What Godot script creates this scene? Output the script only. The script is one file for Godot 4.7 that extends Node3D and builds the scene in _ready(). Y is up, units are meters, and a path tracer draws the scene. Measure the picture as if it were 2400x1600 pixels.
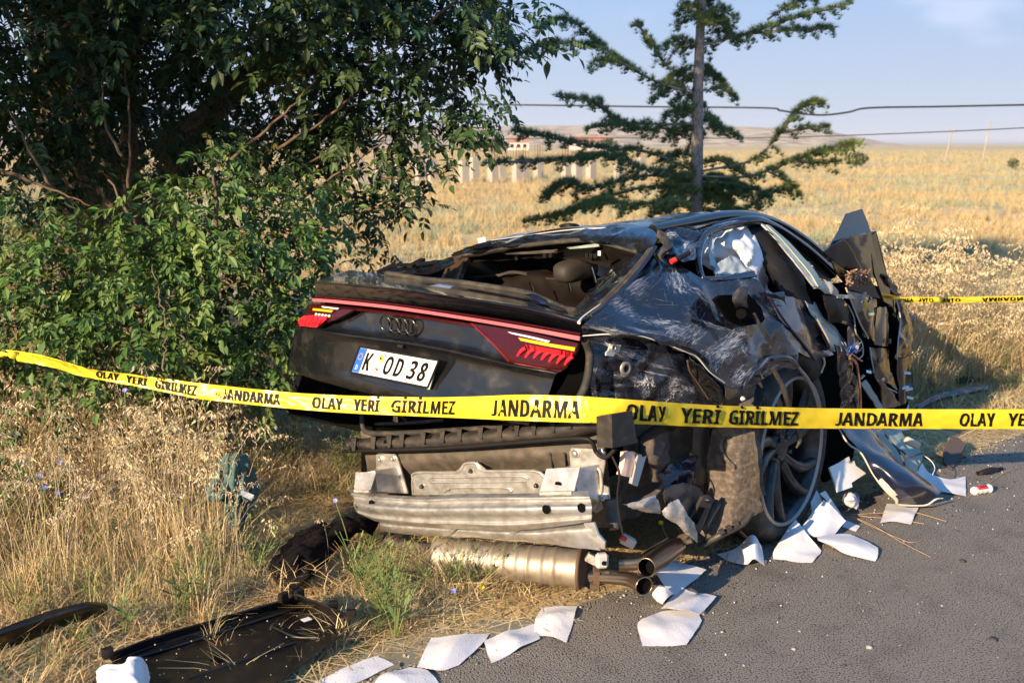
extends Node3D
# A wrecked dark car on the dry verge of a country road, behind warning tape.
# World: camera foot at the origin, x to the right, -z ahead, metres. Road edge runs ahead and to the right.

const F := 2336.0        # focal length in photo pixels (35 mm lens)
const EYE := 1.55
const PITCH := 0.1955
const EDGE := Vector3(-0.52, 0, -2.62)      # a point on the road edge
const ALONG := Vector3(0.782, 0, -0.623)    # direction of the road
const VERGE := Vector3(-0.623, 0, -0.782)   # from the road into the verge
var rng := RandomNumberGenerator.new()
var M := {}
var taken := {}
var lumpy := FastNoiseLite.new()
var dents := FastNoiseLite.new()
var car: Node3D


class Geo:
	var v := PackedVector3Array()
	var n := PackedVector3Array()
	var t := PackedVector2Array()
	var c := PackedColorArray()
	var ix := PackedInt32Array()
	var col := Color.WHITE

	func put(p: Vector3, nn: Vector3, uv := Vector2.ZERO) -> int:
		v.append(p); n.append(nn); t.append(uv); c.append(col)
		return v.size() - 1

	func quad(a: int, b: int, e: int, d: int) -> void:   # seen anticlockwise
		ix.append_array(PackedInt32Array([a, d, e, a, e, b]))

	func poly(pts: Array, out: Vector3) -> void:
		var nn := Vector3.ZERO
		for i in range(1, pts.size() - 1):
			nn += (pts[i] - pts[0]).cross(pts[i + 1] - pts[0])
		nn = nn.normalized()
		if nn.dot(out) < 0.0:
			pts = pts.duplicate(); pts.reverse(); nn = -nn
		var k := v.size()
		for p in pts:
			put(p, nn, Vector2(p.x + p.z, p.y))
		for i in range(1, pts.size() - 1):
			ix.append_array(PackedInt32Array([k, k + i + 1, k + i]))

	func box(at: Vector3, size: Vector3, b := Basis(), bev := 0.0) -> Geo:
		var h := size * 0.5
		if bev <= 0.0:
			bev = minf(h.x, minf(h.y, h.z)) * 0.12
		var pt := func(s: Vector3, axis: int) -> Vector3:
			var q := Vector3(s.x * (h.x - bev), s.y * (h.y - bev), s.z * (h.z - bev))
			q[axis] = s[axis] * h[axis]
			return at + b * q
		for axis in 3:
			for sg in [-1.0, 1.0]:
				var o := Vector3.ZERO
				o[axis] = sg
				var a1 := (axis + 1) % 3
				var a2 := (axis + 2) % 3
				var q := []
				for w in [[-1, -1], [1, -1], [1, 1], [-1, 1]]:
					var s := o
					s[a1] = w[0]; s[a2] = w[1]
					q.append(pt.call(s, axis))
				poly(q, b * o)
		for axis in 3:
			var a1 := (axis + 1) % 3
			var a2 := (axis + 2) % 3
			for w in [[-1, -1], [1, -1], [1, 1], [-1, 1]]:
				var s := Vector3.ZERO
				s[a1] = w[0]; s[a2] = w[1]
				var o := s
				var lo := s; lo[axis] = -1
				var hi := s; hi[axis] = 1
				poly([pt.call(lo, a1), pt.call(hi, a1), pt.call(hi, a2), pt.call(lo, a2)], b * o)
		for k in 8:
			var s := Vector3(1 if k & 1 else -1, 1 if k & 2 else -1, 1 if k & 4 else -1)
			poly([pt.call(s, 0), pt.call(s, 1), pt.call(s, 2)], b * s)
		return self

	func hexa(f: Array, g: Array) -> Geo:   # two quads, corner to corner
		var mid := Vector3.ZERO
		for p in f + g:
			mid += p / 8.0
		poly(f, (f[0] + f[2]) * 0.5 - mid); poly(g, (g[0] + g[2]) * 0.5 - mid)
		for i in 4:
			var j := (i + 1) % 4
			poly([f[i], f[j], g[j], g[i]], (f[i] + f[j] + g[i] + g[j]) * 0.25 - mid)
		return self

	func tube(pts: Array, r, sides := 8, cap := true, squash := 1.0) -> Geo:
		var up := Vector3(0.03, 1, 0.02)
		var k := v.size()
		var m := pts.size()
		var side := Vector3.ZERO
		for i in m:
			var d: Vector3 = (pts[mini(i + 1, m - 1)] - pts[maxi(i - 1, 0)]).normalized()
			if side == Vector3.ZERO:
				side = d.cross(up if absf(d.y) < 0.95 else Vector3(1, 0, 0.1)).normalized()
			side = (side - d * side.dot(d)).normalized()
			var top := side.cross(d)
			var rr: float = r[i] if r is Array else r
			for s in sides + 1:
				var a := TAU * s / sides
				var nn := side * cos(a) + top * sin(a) * squash
				put(pts[i] + nn * rr, nn.normalized(), Vector2(float(s) / sides, float(i) / maxf(m - 1, 1)))
		for i in m - 1:
			for s in sides:
				var a := k + i * (sides + 1) + s
				quad(a, a + sides + 1, a + sides + 2, a + 1)
		if cap:
			for e in [0, m - 1]:
				var q := []
				for s in sides:
					q.append(v[k + e * (sides + 1) + s])
				poly(q, (pts[0] - pts[1]) if e == 0 else (pts[m - 1] - pts[m - 2]))
		return self

	func lathe(prof: Array, segs: int, xf: Transform3D, sx := 1.0) -> Geo:   # profile (radius, along z)
		var k := v.size()
		var hand := xf.basis.determinant()
		for i in prof.size():
			var e: Vector2 = prof[mini(i + 1, prof.size() - 1)] - prof[maxi(i - 1, 0)]
			var pn := Vector2(e.y, -e.x).normalized()
			for s in segs + 1:
				var a := TAU * s / segs
				put(xf * Vector3(cos(a) * prof[i].x * sx, sin(a) * prof[i].x, prof[i].y), (xf.basis * Vector3(cos(a) * pn.x, sin(a) * pn.x, pn.y)).normalized(), Vector2(float(s) / segs, float(i) / prof.size()))
		for i in prof.size() - 1:
			for s in segs:
				var a := k + i * (segs + 1) + s
				if hand > 0.0: quad(a, a + 1, a + segs + 2, a + segs + 1)
				else: quad(a, a + segs + 1, a + segs + 2, a + 1)
		return self

	static func cr(a: Vector3, b: Vector3, e: Vector3, d: Vector3, x: float) -> Vector3:
		return 0.5 * ((2.0 * b) + (e - a) * x + (2.0 * a - 5.0 * b + 4.0 * e - d) * x * x + (3.0 * b - a - 3.0 * e + d) * x * x * x)

	static func along(p: Array, s: float) -> Vector3:
		var m := p.size() - 1
		var x := clampf(s, 0.0, 1.0) * m
		var i := mini(int(x), m - 1)
		var p0: Vector3 = p[i - 1] if i > 0 else p[0] * 2.0 - p[1]
		var p3: Vector3 = p[i + 2] if i + 2 <= m else p[m] * 2.0 - p[m - 1]
		return cr(p0, p[i], p[i + 1], p3, x - i)

	func sheet(rows: Array, nu: int, nv: int, th := 0.003, dent := 0.0, df := 5.0, jag := 0.0, noise: FastNoiseLite = null) -> Geo:
		var g := PackedVector3Array()
		for j in nv + 1:
			for i in nu + 1:
				var s := float(i) / nu
				var w := float(j) / nv
				if jag > 0.0:
					var z := noise.get_noise_2d(i * 31.0 + j * 3.0, j * 29.0 + 7.0)
					if i == 0: s += absf(z) * jag
					if i == nu: s -= absf(z) * jag
					if j == 0: w += absf(z) * jag
					if j == nv: w -= absf(z) * jag
				var colm := []
				for r in rows:
					colm.append(along(r, s))
				g.append(along(colm, w))
		var nr := grid_normals(g, nu, nv)
		if dent > 0.0:
			for k in g.size():
				var p := g[k] * df
				var z := absf(noise.get_noise_3d(p.x * 100.0, p.y * 100.0, p.z * 100.0)) - 0.3 + 0.25 * absf(noise.get_noise_3d(p.x * 230.0, p.y * 230.0, p.z * 230.0))
				g[k] += nr[k] * z * dent
			nr = grid_normals(g, nu, nv)
		var w1 := nu + 1
		for f in ([1.0, -1.0] if th > 0.0 else [1.0]):
			var k := v.size()
			for j in nv + 1:
				for i in w1:
					var q := j * w1 + i
					put(g[q] + nr[q] * th * 0.5 * f, nr[q] * f, Vector2(float(i) / nu, float(j) / nv))
			for j in nv:
				for i in nu:
					var a := k + j * w1 + i
					if f > 0.0: quad(a, a + 1, a + w1 + 1, a + w1)
					else: quad(a, a + w1, a + w1 + 1, a + 1)
		if th > 0.0:
			var rim := []
			for i in nu: rim.append([i, i + 1])
			for j in nv: rim.append([j * w1 + nu, (j + 1) * w1 + nu])
			for i in nu: rim.append([nv * w1 + nu - i, nv * w1 + nu - i - 1])
			for j in nv: rim.append([(nv - j) * w1, (nv - j - 1) * w1])
			for e in rim:
				var a: int = e[0]
				var b: int = e[1]
				var mid := g[w1 * (nv / 2) + nu / 2]
				poly([g[a] + nr[a] * th * 0.5, g[a] - nr[a] * th * 0.5, g[b] - nr[b] * th * 0.5, g[b] + nr[b] * th * 0.5], (g[a] + g[b]) * 0.5 - mid)
		return self

	static func grid_normals(g: PackedVector3Array, nu: int, nv: int) -> PackedVector3Array:
		var o := PackedVector3Array()
		var w1 := nu + 1
		for j in nv + 1:
			for i in w1:
				var a := g[j * w1 + mini(i + 1, nu)] - g[j * w1 + maxi(i - 1, 0)]
				var b := g[mini(j + 1, nv) * w1 + i] - g[maxi(j - 1, 0) * w1 + i]
				o.append(a.cross(b).normalized())
		return o

	func slab(pts: Array, th: float, toward := Vector3(0, 0, 1)) -> Geo:   # a flat plate of any outline
		var mid := Vector3.ZERO
		for p in pts: mid += p / pts.size()
		var nn := Vector3.ZERO
		for i in pts.size():
			nn += (pts[i] - mid).cross(pts[(i + 1) % pts.size()] - mid)
		nn = nn.normalized()
		if nn.dot(toward) < 0.0: nn = -nn
		var ux := nn.cross(Vector3(0.1, 1, 0.05)).normalized()
		var uy := nn.cross(ux)
		var flat := PackedVector2Array()
		for p in pts: flat.append(Vector2((p - mid).dot(ux), (p - mid).dot(uy)))
		var tri := Geometry2D.triangulate_polygon(flat)
		for f in [1.0, -1.0]:
			var k := v.size()
			for i in pts.size(): put(pts[i] + nn * th * 0.5 * f, nn * f, flat[i])
			for q in range(0, tri.size(), 3):
				var a := tri[q]
				var b := tri[q + 1]
				var e := tri[q + 2]
				var w := (pts[b] - pts[a]).cross(pts[e] - pts[a]) as Vector3
				if w.dot(nn * f) > 0.0: ix.append_array(PackedInt32Array([k + a, k + e, k + b]))
				else: ix.append_array(PackedInt32Array([k + a, k + b, k + e]))
		for i in pts.size():
			var a: Vector3 = pts[i]
			var b: Vector3 = pts[(i + 1) % pts.size()]
			var o := (b - a).cross(nn)
			if Geometry2D.is_point_in_polygon((flat[i] + flat[(i + 1) % pts.size()]) * 0.5 + Vector2(o.dot(ux), o.dot(uy)).normalized() * 0.0004, flat): o = -o
			poly([a + nn * th * 0.5, b + nn * th * 0.5, b - nn * th * 0.5, a - nn * th * 0.5], o)
		return self

	func ball(at: Vector3, r: Vector3, segs := 10) -> Geo:
		var prof := []
		for i in segs / 2 + 1:
			var a := PI * i / (segs / 2) - PI / 2
			prof.append(Vector2(cos(a) + 0.0001, sin(a)))
		return lathe(prof, segs, Transform3D(Basis.from_scale(r), at))

	func mesh(colours := false) -> ArrayMesh:
		var a := []
		a.resize(Mesh.ARRAY_MAX)
		a[Mesh.ARRAY_VERTEX] = v; a[Mesh.ARRAY_NORMAL] = n; a[Mesh.ARRAY_TEX_UV] = t; a[Mesh.ARRAY_INDEX] = ix
		if colours: a[Mesh.ARRAY_COLOR] = c
		var m := ArrayMesh.new()
		m.add_surface_from_arrays(Mesh.PRIMITIVE_TRIANGLES, a)
		return m


func ray(u: float, w: float) -> Vector3:
	var cx := (u - 1200.0) / F
	var cy := -(w - 800.0) / F
	return Vector3(cx, cy * cos(PITCH) - sin(PITCH), -cy * sin(PITCH) - cos(PITCH))


func D(u: float, w: float, d: float) -> Vector3:   # the point d metres ahead, measured off the photograph
	var r := ray(u, w)
	return Vector3(0, EYE, 0) + r * (d / -r.z)


func G(u: float, w: float, y := 0.0) -> Vector3:   # the point on the ground, or y above it
	var r := ray(u, w)
	return Vector3(0, EYE, 0) + r * ((y - EYE) / r.y)


const REAR := Vector3(-0.6428, 0, 0.766)
const CORNER := Vector3(0.25, 0, -3.15)


func R(u: float, w: float, out := 0.0) -> Vector3:   # on the plane of the car's rear, or out from it
	var r := ray(u, w)
	var o := Vector3(0, EYE, 0)
	return o + r * ((CORNER + REAR * out - o).dot(REAR) / r.dot(REAR))


const SIDE_U := [1300, 1367, 1550, 1700, 1855, 1950, 2050, 2130, 2300]
const SIDE_D := [3.05, 3.13, 3.35, 3.55, 3.81, 4.1, 4.5, 5.0, 6.0]


func S(u: float, w: float, out := 0.0) -> Vector3:   # on the car's right flank, which is bent at the rear wheel
	var k := 0
	while k < SIDE_U.size() - 2 and u > SIDE_U[k + 1]: k += 1
	var x: float = (u - SIDE_U[k]) / (SIDE_U[k + 1] - SIDE_U[k])
	return D(u, w, lerpf(SIDE_D[k], SIDE_D[k + 1], x) - out)


func rows_of(kind: Callable, table: Array) -> Array:   # [[u, v, out], ...] per row
	var o := []
	for row in table:
		var q := []
		for p in row: q.append(kind.call(p[0], p[1], p[2] if p.size() > 2 else 0.0))
		o.append(q)
	return o


func pts_of(kind: Callable, table: Array) -> Array:
	return rows_of(kind, [table])[0]


func smooth_path(p: Array, k: int) -> Array:
	var o := []
	for i in k + 1: o.append(Geo.along(p, float(i) / k))
	return o


func numbered(called: String) -> String:
	if not taken.has(called):
		taken[called] = 0
		return called
	taken[called] += 1
	return "%s_%03d" % [called, taken[called]]


func tag(o: Node, label := "", category := "", group := "", kind := "") -> Node:
	if label: o.set_meta("label", label)
	if category: o.set_meta("category", category)
	if group: o.set_meta("group", group)
	if kind: o.set_meta("kind", kind)
	return o


func thing(called: String, label: String, category: String, at := Vector3.ZERO, group := "") -> Node3D:
	var o := Node3D.new()
	o.name = numbered(called)
	o.position = at
	add_child(o)
	tag(o, label, category, group)
	return o


func obj(called: String, g, mat: Material, parent: Node = null, colours := false) -> MeshInstance3D:
	var o := MeshInstance3D.new()
	o.name = numbered(called) if parent == null else called
	o.mesh = g.mesh(colours) if g is Geo else g
	o.material_override = mat
	if parent == null: add_child(o)
	else:
		parent.add_child(o, true)
		if parent.is_inside_tree() and not parent.has_meta("own"): o.position = -(parent as Node3D).global_position
	return o


func many(called: String, mesh: Mesh, mat: Material, xf: Array, cols: Array, parent: Node = null) -> MultiMeshInstance3D:
	var mm := MultiMesh.new()
	mm.transform_format = MultiMesh.TRANSFORM_3D
	mm.use_colors = true
	mm.mesh = mesh
	mm.instance_count = xf.size()
	for i in xf.size():
		mm.set_instance_transform(i, xf[i])
		mm.set_instance_color(i, cols[i])
	var o := MultiMeshInstance3D.new()
	o.name = numbered(called) if parent == null else called
	o.multimesh = mm
	o.material_override = mat
	if parent:
		parent.add_child(o, true)
		o.position = -(parent as Node3D).global_position
	else: add_child(o)
	o.set_meta("kind", "stuff")
	return o


func lin(r: float, g: float, b: float) -> Color:
	return Color(r, g, b).linear_to_srgb()


func mat(called: String, c: Color, rough := 0.7, metal := 0.0) -> StandardMaterial3D:
	var m := StandardMaterial3D.new()
	m.resource_name = called
	m.albedo_color = c.linear_to_srgb()
	m.roughness = rough
	m.metallic = metal
	m.cull_mode = BaseMaterial3D.CULL_DISABLED
	M[called] = m
	return m


func tinted(called: String, rough := 0.7, glow := 0.0) -> StandardMaterial3D:   # colour from vertices or copies
	var m := mat(called, Color.WHITE, rough)
	m.vertex_color_use_as_albedo = true
	if glow > 0.0:
		m.backlight_enabled = true
		m.backlight = Color(glow, glow, glow)
	return m


func noise_tex(size: int, freq: float, kind: int, ramp: Array, sd: int, oct := 4, normal := 0.0) -> NoiseTexture2D:
	var nz := FastNoiseLite.new()
	nz.noise_type = kind as FastNoiseLite.NoiseType
	nz.seed = sd
	nz.frequency = freq
	nz.fractal_octaves = oct
	nz.cellular_return_type = FastNoiseLite.RETURN_DISTANCE
	if oct == 1: nz.fractal_type = FastNoiseLite.FRACTAL_NONE
	var t := NoiseTexture2D.new()
	t.width = size; t.height = size
	t.seamless = true
	t.noise = nz
	if normal > 0.0:
		t.as_normal_map = true
		t.bump_strength = normal
	elif ramp.size():
		var gr := Gradient.new()
		var offs := PackedFloat32Array()
		var cs := PackedColorArray()
		for r in ramp:
			offs.append(r[0]); cs.append((r[1] as Color).linear_to_srgb())
		gr.offsets = offs; gr.colors = cs
		t.color_ramp = gr
	return t


func world_mapped(m: StandardMaterial3D, per_metre: float) -> void:
	m.uv1_triplanar = true
	m.uv1_world_triplanar = true
	m.uv1_scale = Vector3.ONE * per_metre


func ground_y(x: float, z: float) -> float:
	var s := (Vector3(x, 0, z) - EDGE).dot(VERGE)
	var far := smoothstep(3.0, 9.0, s)
	return -0.012 - 0.07 * smoothstep(0.2, 1.5, s) * (1.0 - far) + lumpy.get_noise_2d(x * 40.0, z * 40.0) * 0.05 * smoothstep(0.15, 0.8, s)


func verge(x: float, z: float) -> float:   # metres off the road edge
	return (Vector3(x, 0, z) - EDGE).dot(VERGE)


func dry() -> Color:   # straw, linear
	var k := rng.randf()
	var a := Color(0.74, 0.57, 0.31).lerp(Color(0.52, 0.33, 0.13), k * k)
	return a * rng.randf_range(0.75, 1.2)


func spin(y: float, lean := 0.0, s := 1.0) -> Basis:
	return (Basis(Vector3.UP, y) * Basis(Vector3.RIGHT, lean)).scaled(Vector3.ONE * s)


func _ready() -> void:
	rng.seed = 77
	lumpy.seed = 5
	lumpy.frequency = 0.01
	lumpy.fractal_octaves = 3
	dents.seed = 8
	dents.frequency = 0.01
	dents.fractal_type = FastNoiseLite.FRACTAL_NONE
	# camera
	var cam := Camera3D.new()
	cam.name = "camera"
	cam.position = Vector3(0, EYE, 0)
	cam.rotation.x = -PITCH
	var att := CameraAttributesPhysical.new()
	att.frustum_focal_length = 35.0
	att.frustum_focus_distance = 3.75
	att.exposure_aperture = 5.0
	att.frustum_near = 0.05
	att.frustum_far = 6000.0
	cam.fov = rad_to_deg(2.0 * atan(800.0 / F))
	cam.near = 0.05
	cam.far = 6000.0
	cam.attributes = att
	add_child(cam)
	cam.current = true
	# sky, air
	var sky := ProceduralSkyMaterial.new()
	sky.sky_top_color = lin(0.055, 0.20, 0.45)
	sky.sky_horizon_color = lin(0.305, 0.325, 0.36)
	sky.sky_curve = 0.15
	sky.ground_horizon_color = lin(0.22, 0.19, 0.15)
	sky.ground_bottom_color = lin(0.12, 0.10, 0.07)
	sky.sun_angle_max = 40.0
	sky.sun_curve = 0.12
	sky.sky_cover = clouds()
	sky.sky_cover_modulate = Color(1, 1, 1, 1)
	var env := Environment.new()
	env.background_mode = Environment.BG_SKY
	env.sky = Sky.new()
	env.sky.sky_material = sky
	env.background_energy_multiplier = 1.08
	env.tonemap_mode = Environment.TONE_MAPPER_LINEAR
	env.tonemap_exposure = 2.1
	env.fog_enabled = true
	env.fog_light_color = lin(0.70, 0.66, 0.74)
	env.fog_density = 0.0001
	env.sdfgi_enabled = true
	env.ssao_enabled = true
	env.ssil_enabled = true
	var we := WorldEnvironment.new()
	we.name = "world"
	we.environment = env
	add_child(we)
	# low evening sun from behind the left shoulder
	var sun := DirectionalLight3D.new()
	sun.name = "sun"
	sun.light_color = Color(1.0, 0.895, 0.745)
	sun.light_energy = 1.6
	sun.light_angular_distance = 0.5
	sun.shadow_enabled = true
	add_child(sun)
	sun.look_at_from_position(Vector3.ZERO, Vector3(0.66, -0.36, -0.75))
	materials()
	setting()
	far_things()
	leafy_tree()
	cedar()
	wreck()
	warning_tapes()
	debris()
	grasses()


func clouds() -> ImageTexture:   # a few thin high wisps, drawn out along the horizon
	var nz := FastNoiseLite.new()
	nz.seed = 4
	nz.frequency = 1.0
	nz.fractal_octaves = 5
	var w := 1024
	var h := 512
	var im := Image.create(w, h, false, Image.FORMAT_RGBA8)
	for y in h / 2:
		var e := (0.5 - float(y) / h) * PI
		for x in w:
			var q := TAU * x / w
			var v := nz.get_noise_3d(cos(q) * 3.2, sin(q) * 3.2, e * 15.0 + 0.6 * q) + 0.35 * nz.get_noise_3d(cos(q) * 16.0, sin(q) * 16.0, e * 34.0)
			im.set_pixel(x, y, Color(0.62, 0.56, 0.57, smoothstep(0.10, 0.6, v) * 0.22 * smoothstep(0.01, 0.07, e)))
	return ImageTexture.create_from_image(im)


func materials() -> void:
	var m := mat("field_soil", Color.WHITE, 0.95)
	m.albedo_texture = noise_tex(1024, 0.012, FastNoiseLite.TYPE_SIMPLEX_SMOOTH, [[0.0, Color(0.28, 0.21, 0.11)], [0.42, Color(0.48, 0.35, 0.165)], [0.6, Color(0.58, 0.43, 0.21)], [0.8, Color(0.44, 0.37, 0.2)], [1.0, Color(0.64, 0.49, 0.25)]], 3, 6)
	world_mapped(m, 0.11)
	m.detail_enabled = true
	m.detail_blend_mode = BaseMaterial3D.BLEND_MODE_MUL
	m.detail_albedo = noise_tex(512, 0.05, FastNoiseLite.TYPE_SIMPLEX, [[0.0, Color(0.6, 0.57, 0.5)], [0.5, Color(1.0, 1.0, 0.97)], [1.0, Color(1.35, 1.28, 1.1)]], 9, 5)
	m.detail_uv_layer = BaseMaterial3D.DETAIL_UV_2
	m.uv2_triplanar = true
	m.uv2_world_triplanar = true
	m.uv2_scale = Vector3.ONE * 0.9
	m = mat("asphalt", Color.WHITE, 0.82)
	m.albedo_texture = noise_tex(1024, 0.17, FastNoiseLite.TYPE_CELLULAR, [[0.0, Color(0.33, 0.285, 0.235)], [0.3, Color(0.225, 0.194, 0.16)], [0.6, Color(0.115, 0.10, 0.085)], [1.0, Color(0.04, 0.036, 0.032)]], 11, 1)
	m.heightmap_enabled = true
	m.heightmap_texture = noise_tex(1024, 0.17, FastNoiseLite.TYPE_CELLULAR, [[0.0, Color(1, 1, 1)], [0.35, Color(0.6, 0.6, 0.6)], [1.0, Color(0, 0, 0)]], 11, 1)
	m.heightmap_scale = 0.35
	m.metallic_specular = 0.3
	world_mapped(m, 1.0)
	m.detail_enabled = true
	m.detail_blend_mode = BaseMaterial3D.BLEND_MODE_MUL
	m.detail_albedo = noise_tex(512, 0.02, FastNoiseLite.TYPE_SIMPLEX_SMOOTH, [[0.0, Color(0.72, 0.72, 0.72)], [0.4, Color(0.95, 0.95, 0.95)], [1.0, Color(1.22, 1.2, 1.16)]], 21, 5)
	m.detail_uv_layer = BaseMaterial3D.DETAIL_UV_2
	m.uv2_triplanar = true
	m.uv2_world_triplanar = true
	m.uv2_scale = Vector3.ONE * 0.37
	m = mat("hill_soil", Color.WHITE, 0.95)
	m.albedo_texture = noise_tex(512, 0.012, FastNoiseLite.TYPE_SIMPLEX_SMOOTH, [[0.0, Color(0.22, 0.165, 0.10)], [0.4, Color(0.31, 0.235, 0.145)], [0.55, Color(0.50, 0.38, 0.235)], [1.0, Color(0.56, 0.43, 0.28)]], 8, 4)
	tinted("leaf", 0.55, 0.5)
	tinted("needle", 0.6, 0.25)
	tinted("straw", 0.75, 0.5)
	tinted("painted", 0.6)
	m = mat("bark", Color.WHITE, 0.9)
	m.albedo_texture = noise_tex(256, 0.03, FastNoiseLite.TYPE_SIMPLEX, [[0.0, Color(0.06, 0.045, 0.033)], [1.0, Color(0.21, 0.15, 0.105)]], 2)
	m.uv1_scale = Vector3(2, 9, 1)
	m = mat("cedar_bark", Color.WHITE, 0.9)
	m.albedo_texture = noise_tex(256, 0.04, FastNoiseLite.TYPE_SIMPLEX, [[0.0, Color(0.17, 0.135, 0.115)], [1.0, Color(0.42, 0.36, 0.31)]], 6)
	m.uv1_scale = Vector3(1, 8, 1)
	mat("twig", Color(0.12, 0.075, 0.048), 0.85)
	mat("concrete", Color(0.37, 0.32, 0.27), 0.9)
	mat("rusty_bar", Color(0.16, 0.08, 0.05), 0.9)
	mat("render_wall", Color(0.6, 0.52, 0.47), 0.9)
	mat("red_tile", Color(0.42, 0.20, 0.13), 0.85)
	mat("grey_wood", Color(0.30, 0.265, 0.24), 0.9)
	mat("cable", Color(0.03, 0.03, 0.035), 0.6)
	# car
	m = mat("paint", Color.WHITE, 0.2)
	m.albedo_texture = noise_tex(512, 0.01, FastNoiseLite.TYPE_SIMPLEX, [[0.0, Color(0.0045, 0.005, 0.0075)], [0.5, Color(0.007, 0.0075, 0.010)], [0.75, Color(0.012, 0.011, 0.011)], [1.0, Color(0.05, 0.042, 0.034)]], 31, 6)
	m.roughness_texture = noise_tex(512, 0.01, FastNoiseLite.TYPE_SIMPLEX, [[0.0, Color(0.01, 0.01, 0.01)], [0.6, Color(0.04, 0.04, 0.04)], [1.0, Color(0.35, 0.35, 0.35)]], 31, 6)
	m.roughness = 1.0
	world_mapped(m, 1.3)
	m.clearcoat_enabled = true
	m.clearcoat = 0.7
	m.clearcoat_roughness = 0.05
	m = mat("gloss_black", Color(0.006, 0.006, 0.008), 0.08)
	m = M.paint.duplicate()
	M["tail_paint"] = m
	m.uv1_triplanar = false
	m.uv1_world_triplanar = false
	m.uv1_scale = Vector3.ONE
	var dusty := dust_maps()
	m.albedo_texture = dusty[0]
	m.roughness_texture = dusty[1]
	m = mat("dull_black", Color(0.012, 0.011, 0.011), 0.55)
	m.metallic_specular = 0.3
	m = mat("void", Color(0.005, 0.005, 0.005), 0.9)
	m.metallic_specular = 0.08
	m = mat("plastic", Color.WHITE, 0.5)
	m.albedo_texture = noise_tex(256, 0.02, FastNoiseLite.TYPE_SIMPLEX, [[0.0, Color(0.02, 0.018, 0.017)], [0.6, Color(0.04, 0.034, 0.029)], [1.0, Color(0.11, 0.085, 0.062)]], 41, 5)
	world_mapped(m, 3.0)
	m = mat("dirty_steel", Color.WHITE, 0.6)
	m.albedo_texture = noise_tex(512, 0.015, FastNoiseLite.TYPE_SIMPLEX, [[0.0, Color(0.035, 0.03, 0.026)], [0.5, Color(0.075, 0.06, 0.046)], [1.0, Color(0.15, 0.118, 0.085)]], 43, 5)
	world_mapped(m, 2.0)
	m = mat("liner", Color.WHITE, 0.9)
	m.albedo_texture = noise_tex(512, 0.02, FastNoiseLite.TYPE_SIMPLEX, [[0.0, Color(0.045, 0.034, 0.026)], [0.5, Color(0.10, 0.076, 0.056)], [0.8, Color(0.155, 0.122, 0.092)], [1.0, Color(0.30, 0.25, 0.2)]], 45, 6)
	m.heightmap_enabled = true
	m.heightmap_texture = noise_tex(512, 0.03, FastNoiseLite.TYPE_SIMPLEX, [], 46, 4)
	m.heightmap_scale = 0.2
	world_mapped(m, 3.0)
	m = mat("aluminium", Color.WHITE, 0.42, 0.8)
	m.albedo_texture = noise_tex(512, 0.015, FastNoiseLite.TYPE_SIMPLEX, [[0.0, Color(0.34, 0.31, 0.27)], [0.45, Color(0.56, 0.54, 0.51)], [1.0, Color(0.70, 0.69, 0.67)]], 47, 6)
	m.roughness_texture = noise_tex(512, 0.02, FastNoiseLite.TYPE_SIMPLEX, [[0.0, Color(0.07, 0.07, 0.07)], [1.0, Color(0.24, 0.24, 0.24)]], 48, 5)
	m.roughness = 1.0
	world_mapped(m, 2.5)
	m = mat("dirty_aluminium", Color.WHITE, 0.6, 0.5)
	m.albedo_texture = noise_tex(256, 0.03, FastNoiseLite.TYPE_SIMPLEX, [[0.0, Color(0.25, 0.20, 0.16)], [0.5, Color(0.48, 0.42, 0.35)], [1.0, Color(0.66, 0.62, 0.56)]], 49, 5)
	world_mapped(m, 4.0)
	m = mat("muffler_steel", Color.WHITE, 0.5, 0.7)
	m.albedo_texture = noise_tex(512, 0.012, FastNoiseLite.TYPE_SIMPLEX, [[0.0, Color(0.22, 0.165, 0.115)], [0.5, Color(0.38, 0.32, 0.25)], [1.0, Color(0.46, 0.41, 0.35)]], 51, 5)
	world_mapped(m, 2.0)
	mat("rust", Color(0.12, 0.07, 0.045), 0.75, 0.3)
	m = mat("pipe_steel", Color(0.42, 0.31, 0.21), 0.3, 1.0)
	mat("tip_steel", Color(0.26, 0.19, 0.14), 0.32, 1.0)
	mat("chrome", Color(0.75, 0.73, 0.70), 0.12, 1.0)
	mat("dark_chrome", Color(0.10, 0.095, 0.09), 0.22, 0.9)
	mat("primer", Color(0.25, 0.30, 0.27), 0.55)
	mat("pale_metal", Color(0.50, 0.44, 0.35), 0.6)
	m = mat("navy_paint", Color(0.008, 0.011, 0.028), 0.22)
	m.clearcoat_enabled = true
	m.clearcoat = 0.45
	m.clearcoat_roughness = 0.06
	mat("brown_trim", Color(0.05, 0.03, 0.019), 0.35)
	mat("roof_lining", Color(0.010, 0.008, 0.007), 0.8)
	M.roof_lining.metallic_specular = 0.2
	mat("bare_scrape", Color(0.50, 0.49, 0.48), 0.5)
	mat("wood_trim", Color(0.16, 0.09, 0.05), 0.45)
	m = mat("airbag", Color(0.72, 0.70, 0.70), 0.85)
	m.backlight_enabled = true
	m.backlight = Color(0.3, 0.3, 0.3)
	mat("seat_leather", Color(0.010, 0.007, 0.006), 0.7)
	M.seat_leather.metallic_specular = 0.25
	mat("seat_beige", Color(0.032, 0.025, 0.019), 0.7)
	m = mat("rubber", Color.WHITE, 0.75)
	m.albedo_texture = noise_tex(256, 0.02, FastNoiseLite.TYPE_SIMPLEX, [[0.0, Color(0.014, 0.013, 0.012)], [0.6, Color(0.035, 0.03, 0.024)], [1.0, Color(0.12, 0.10, 0.07)]], 53, 5)
	world_mapped(m, 3.0)
	m = mat("rim_black", Color.WHITE, 0.3)
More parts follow.
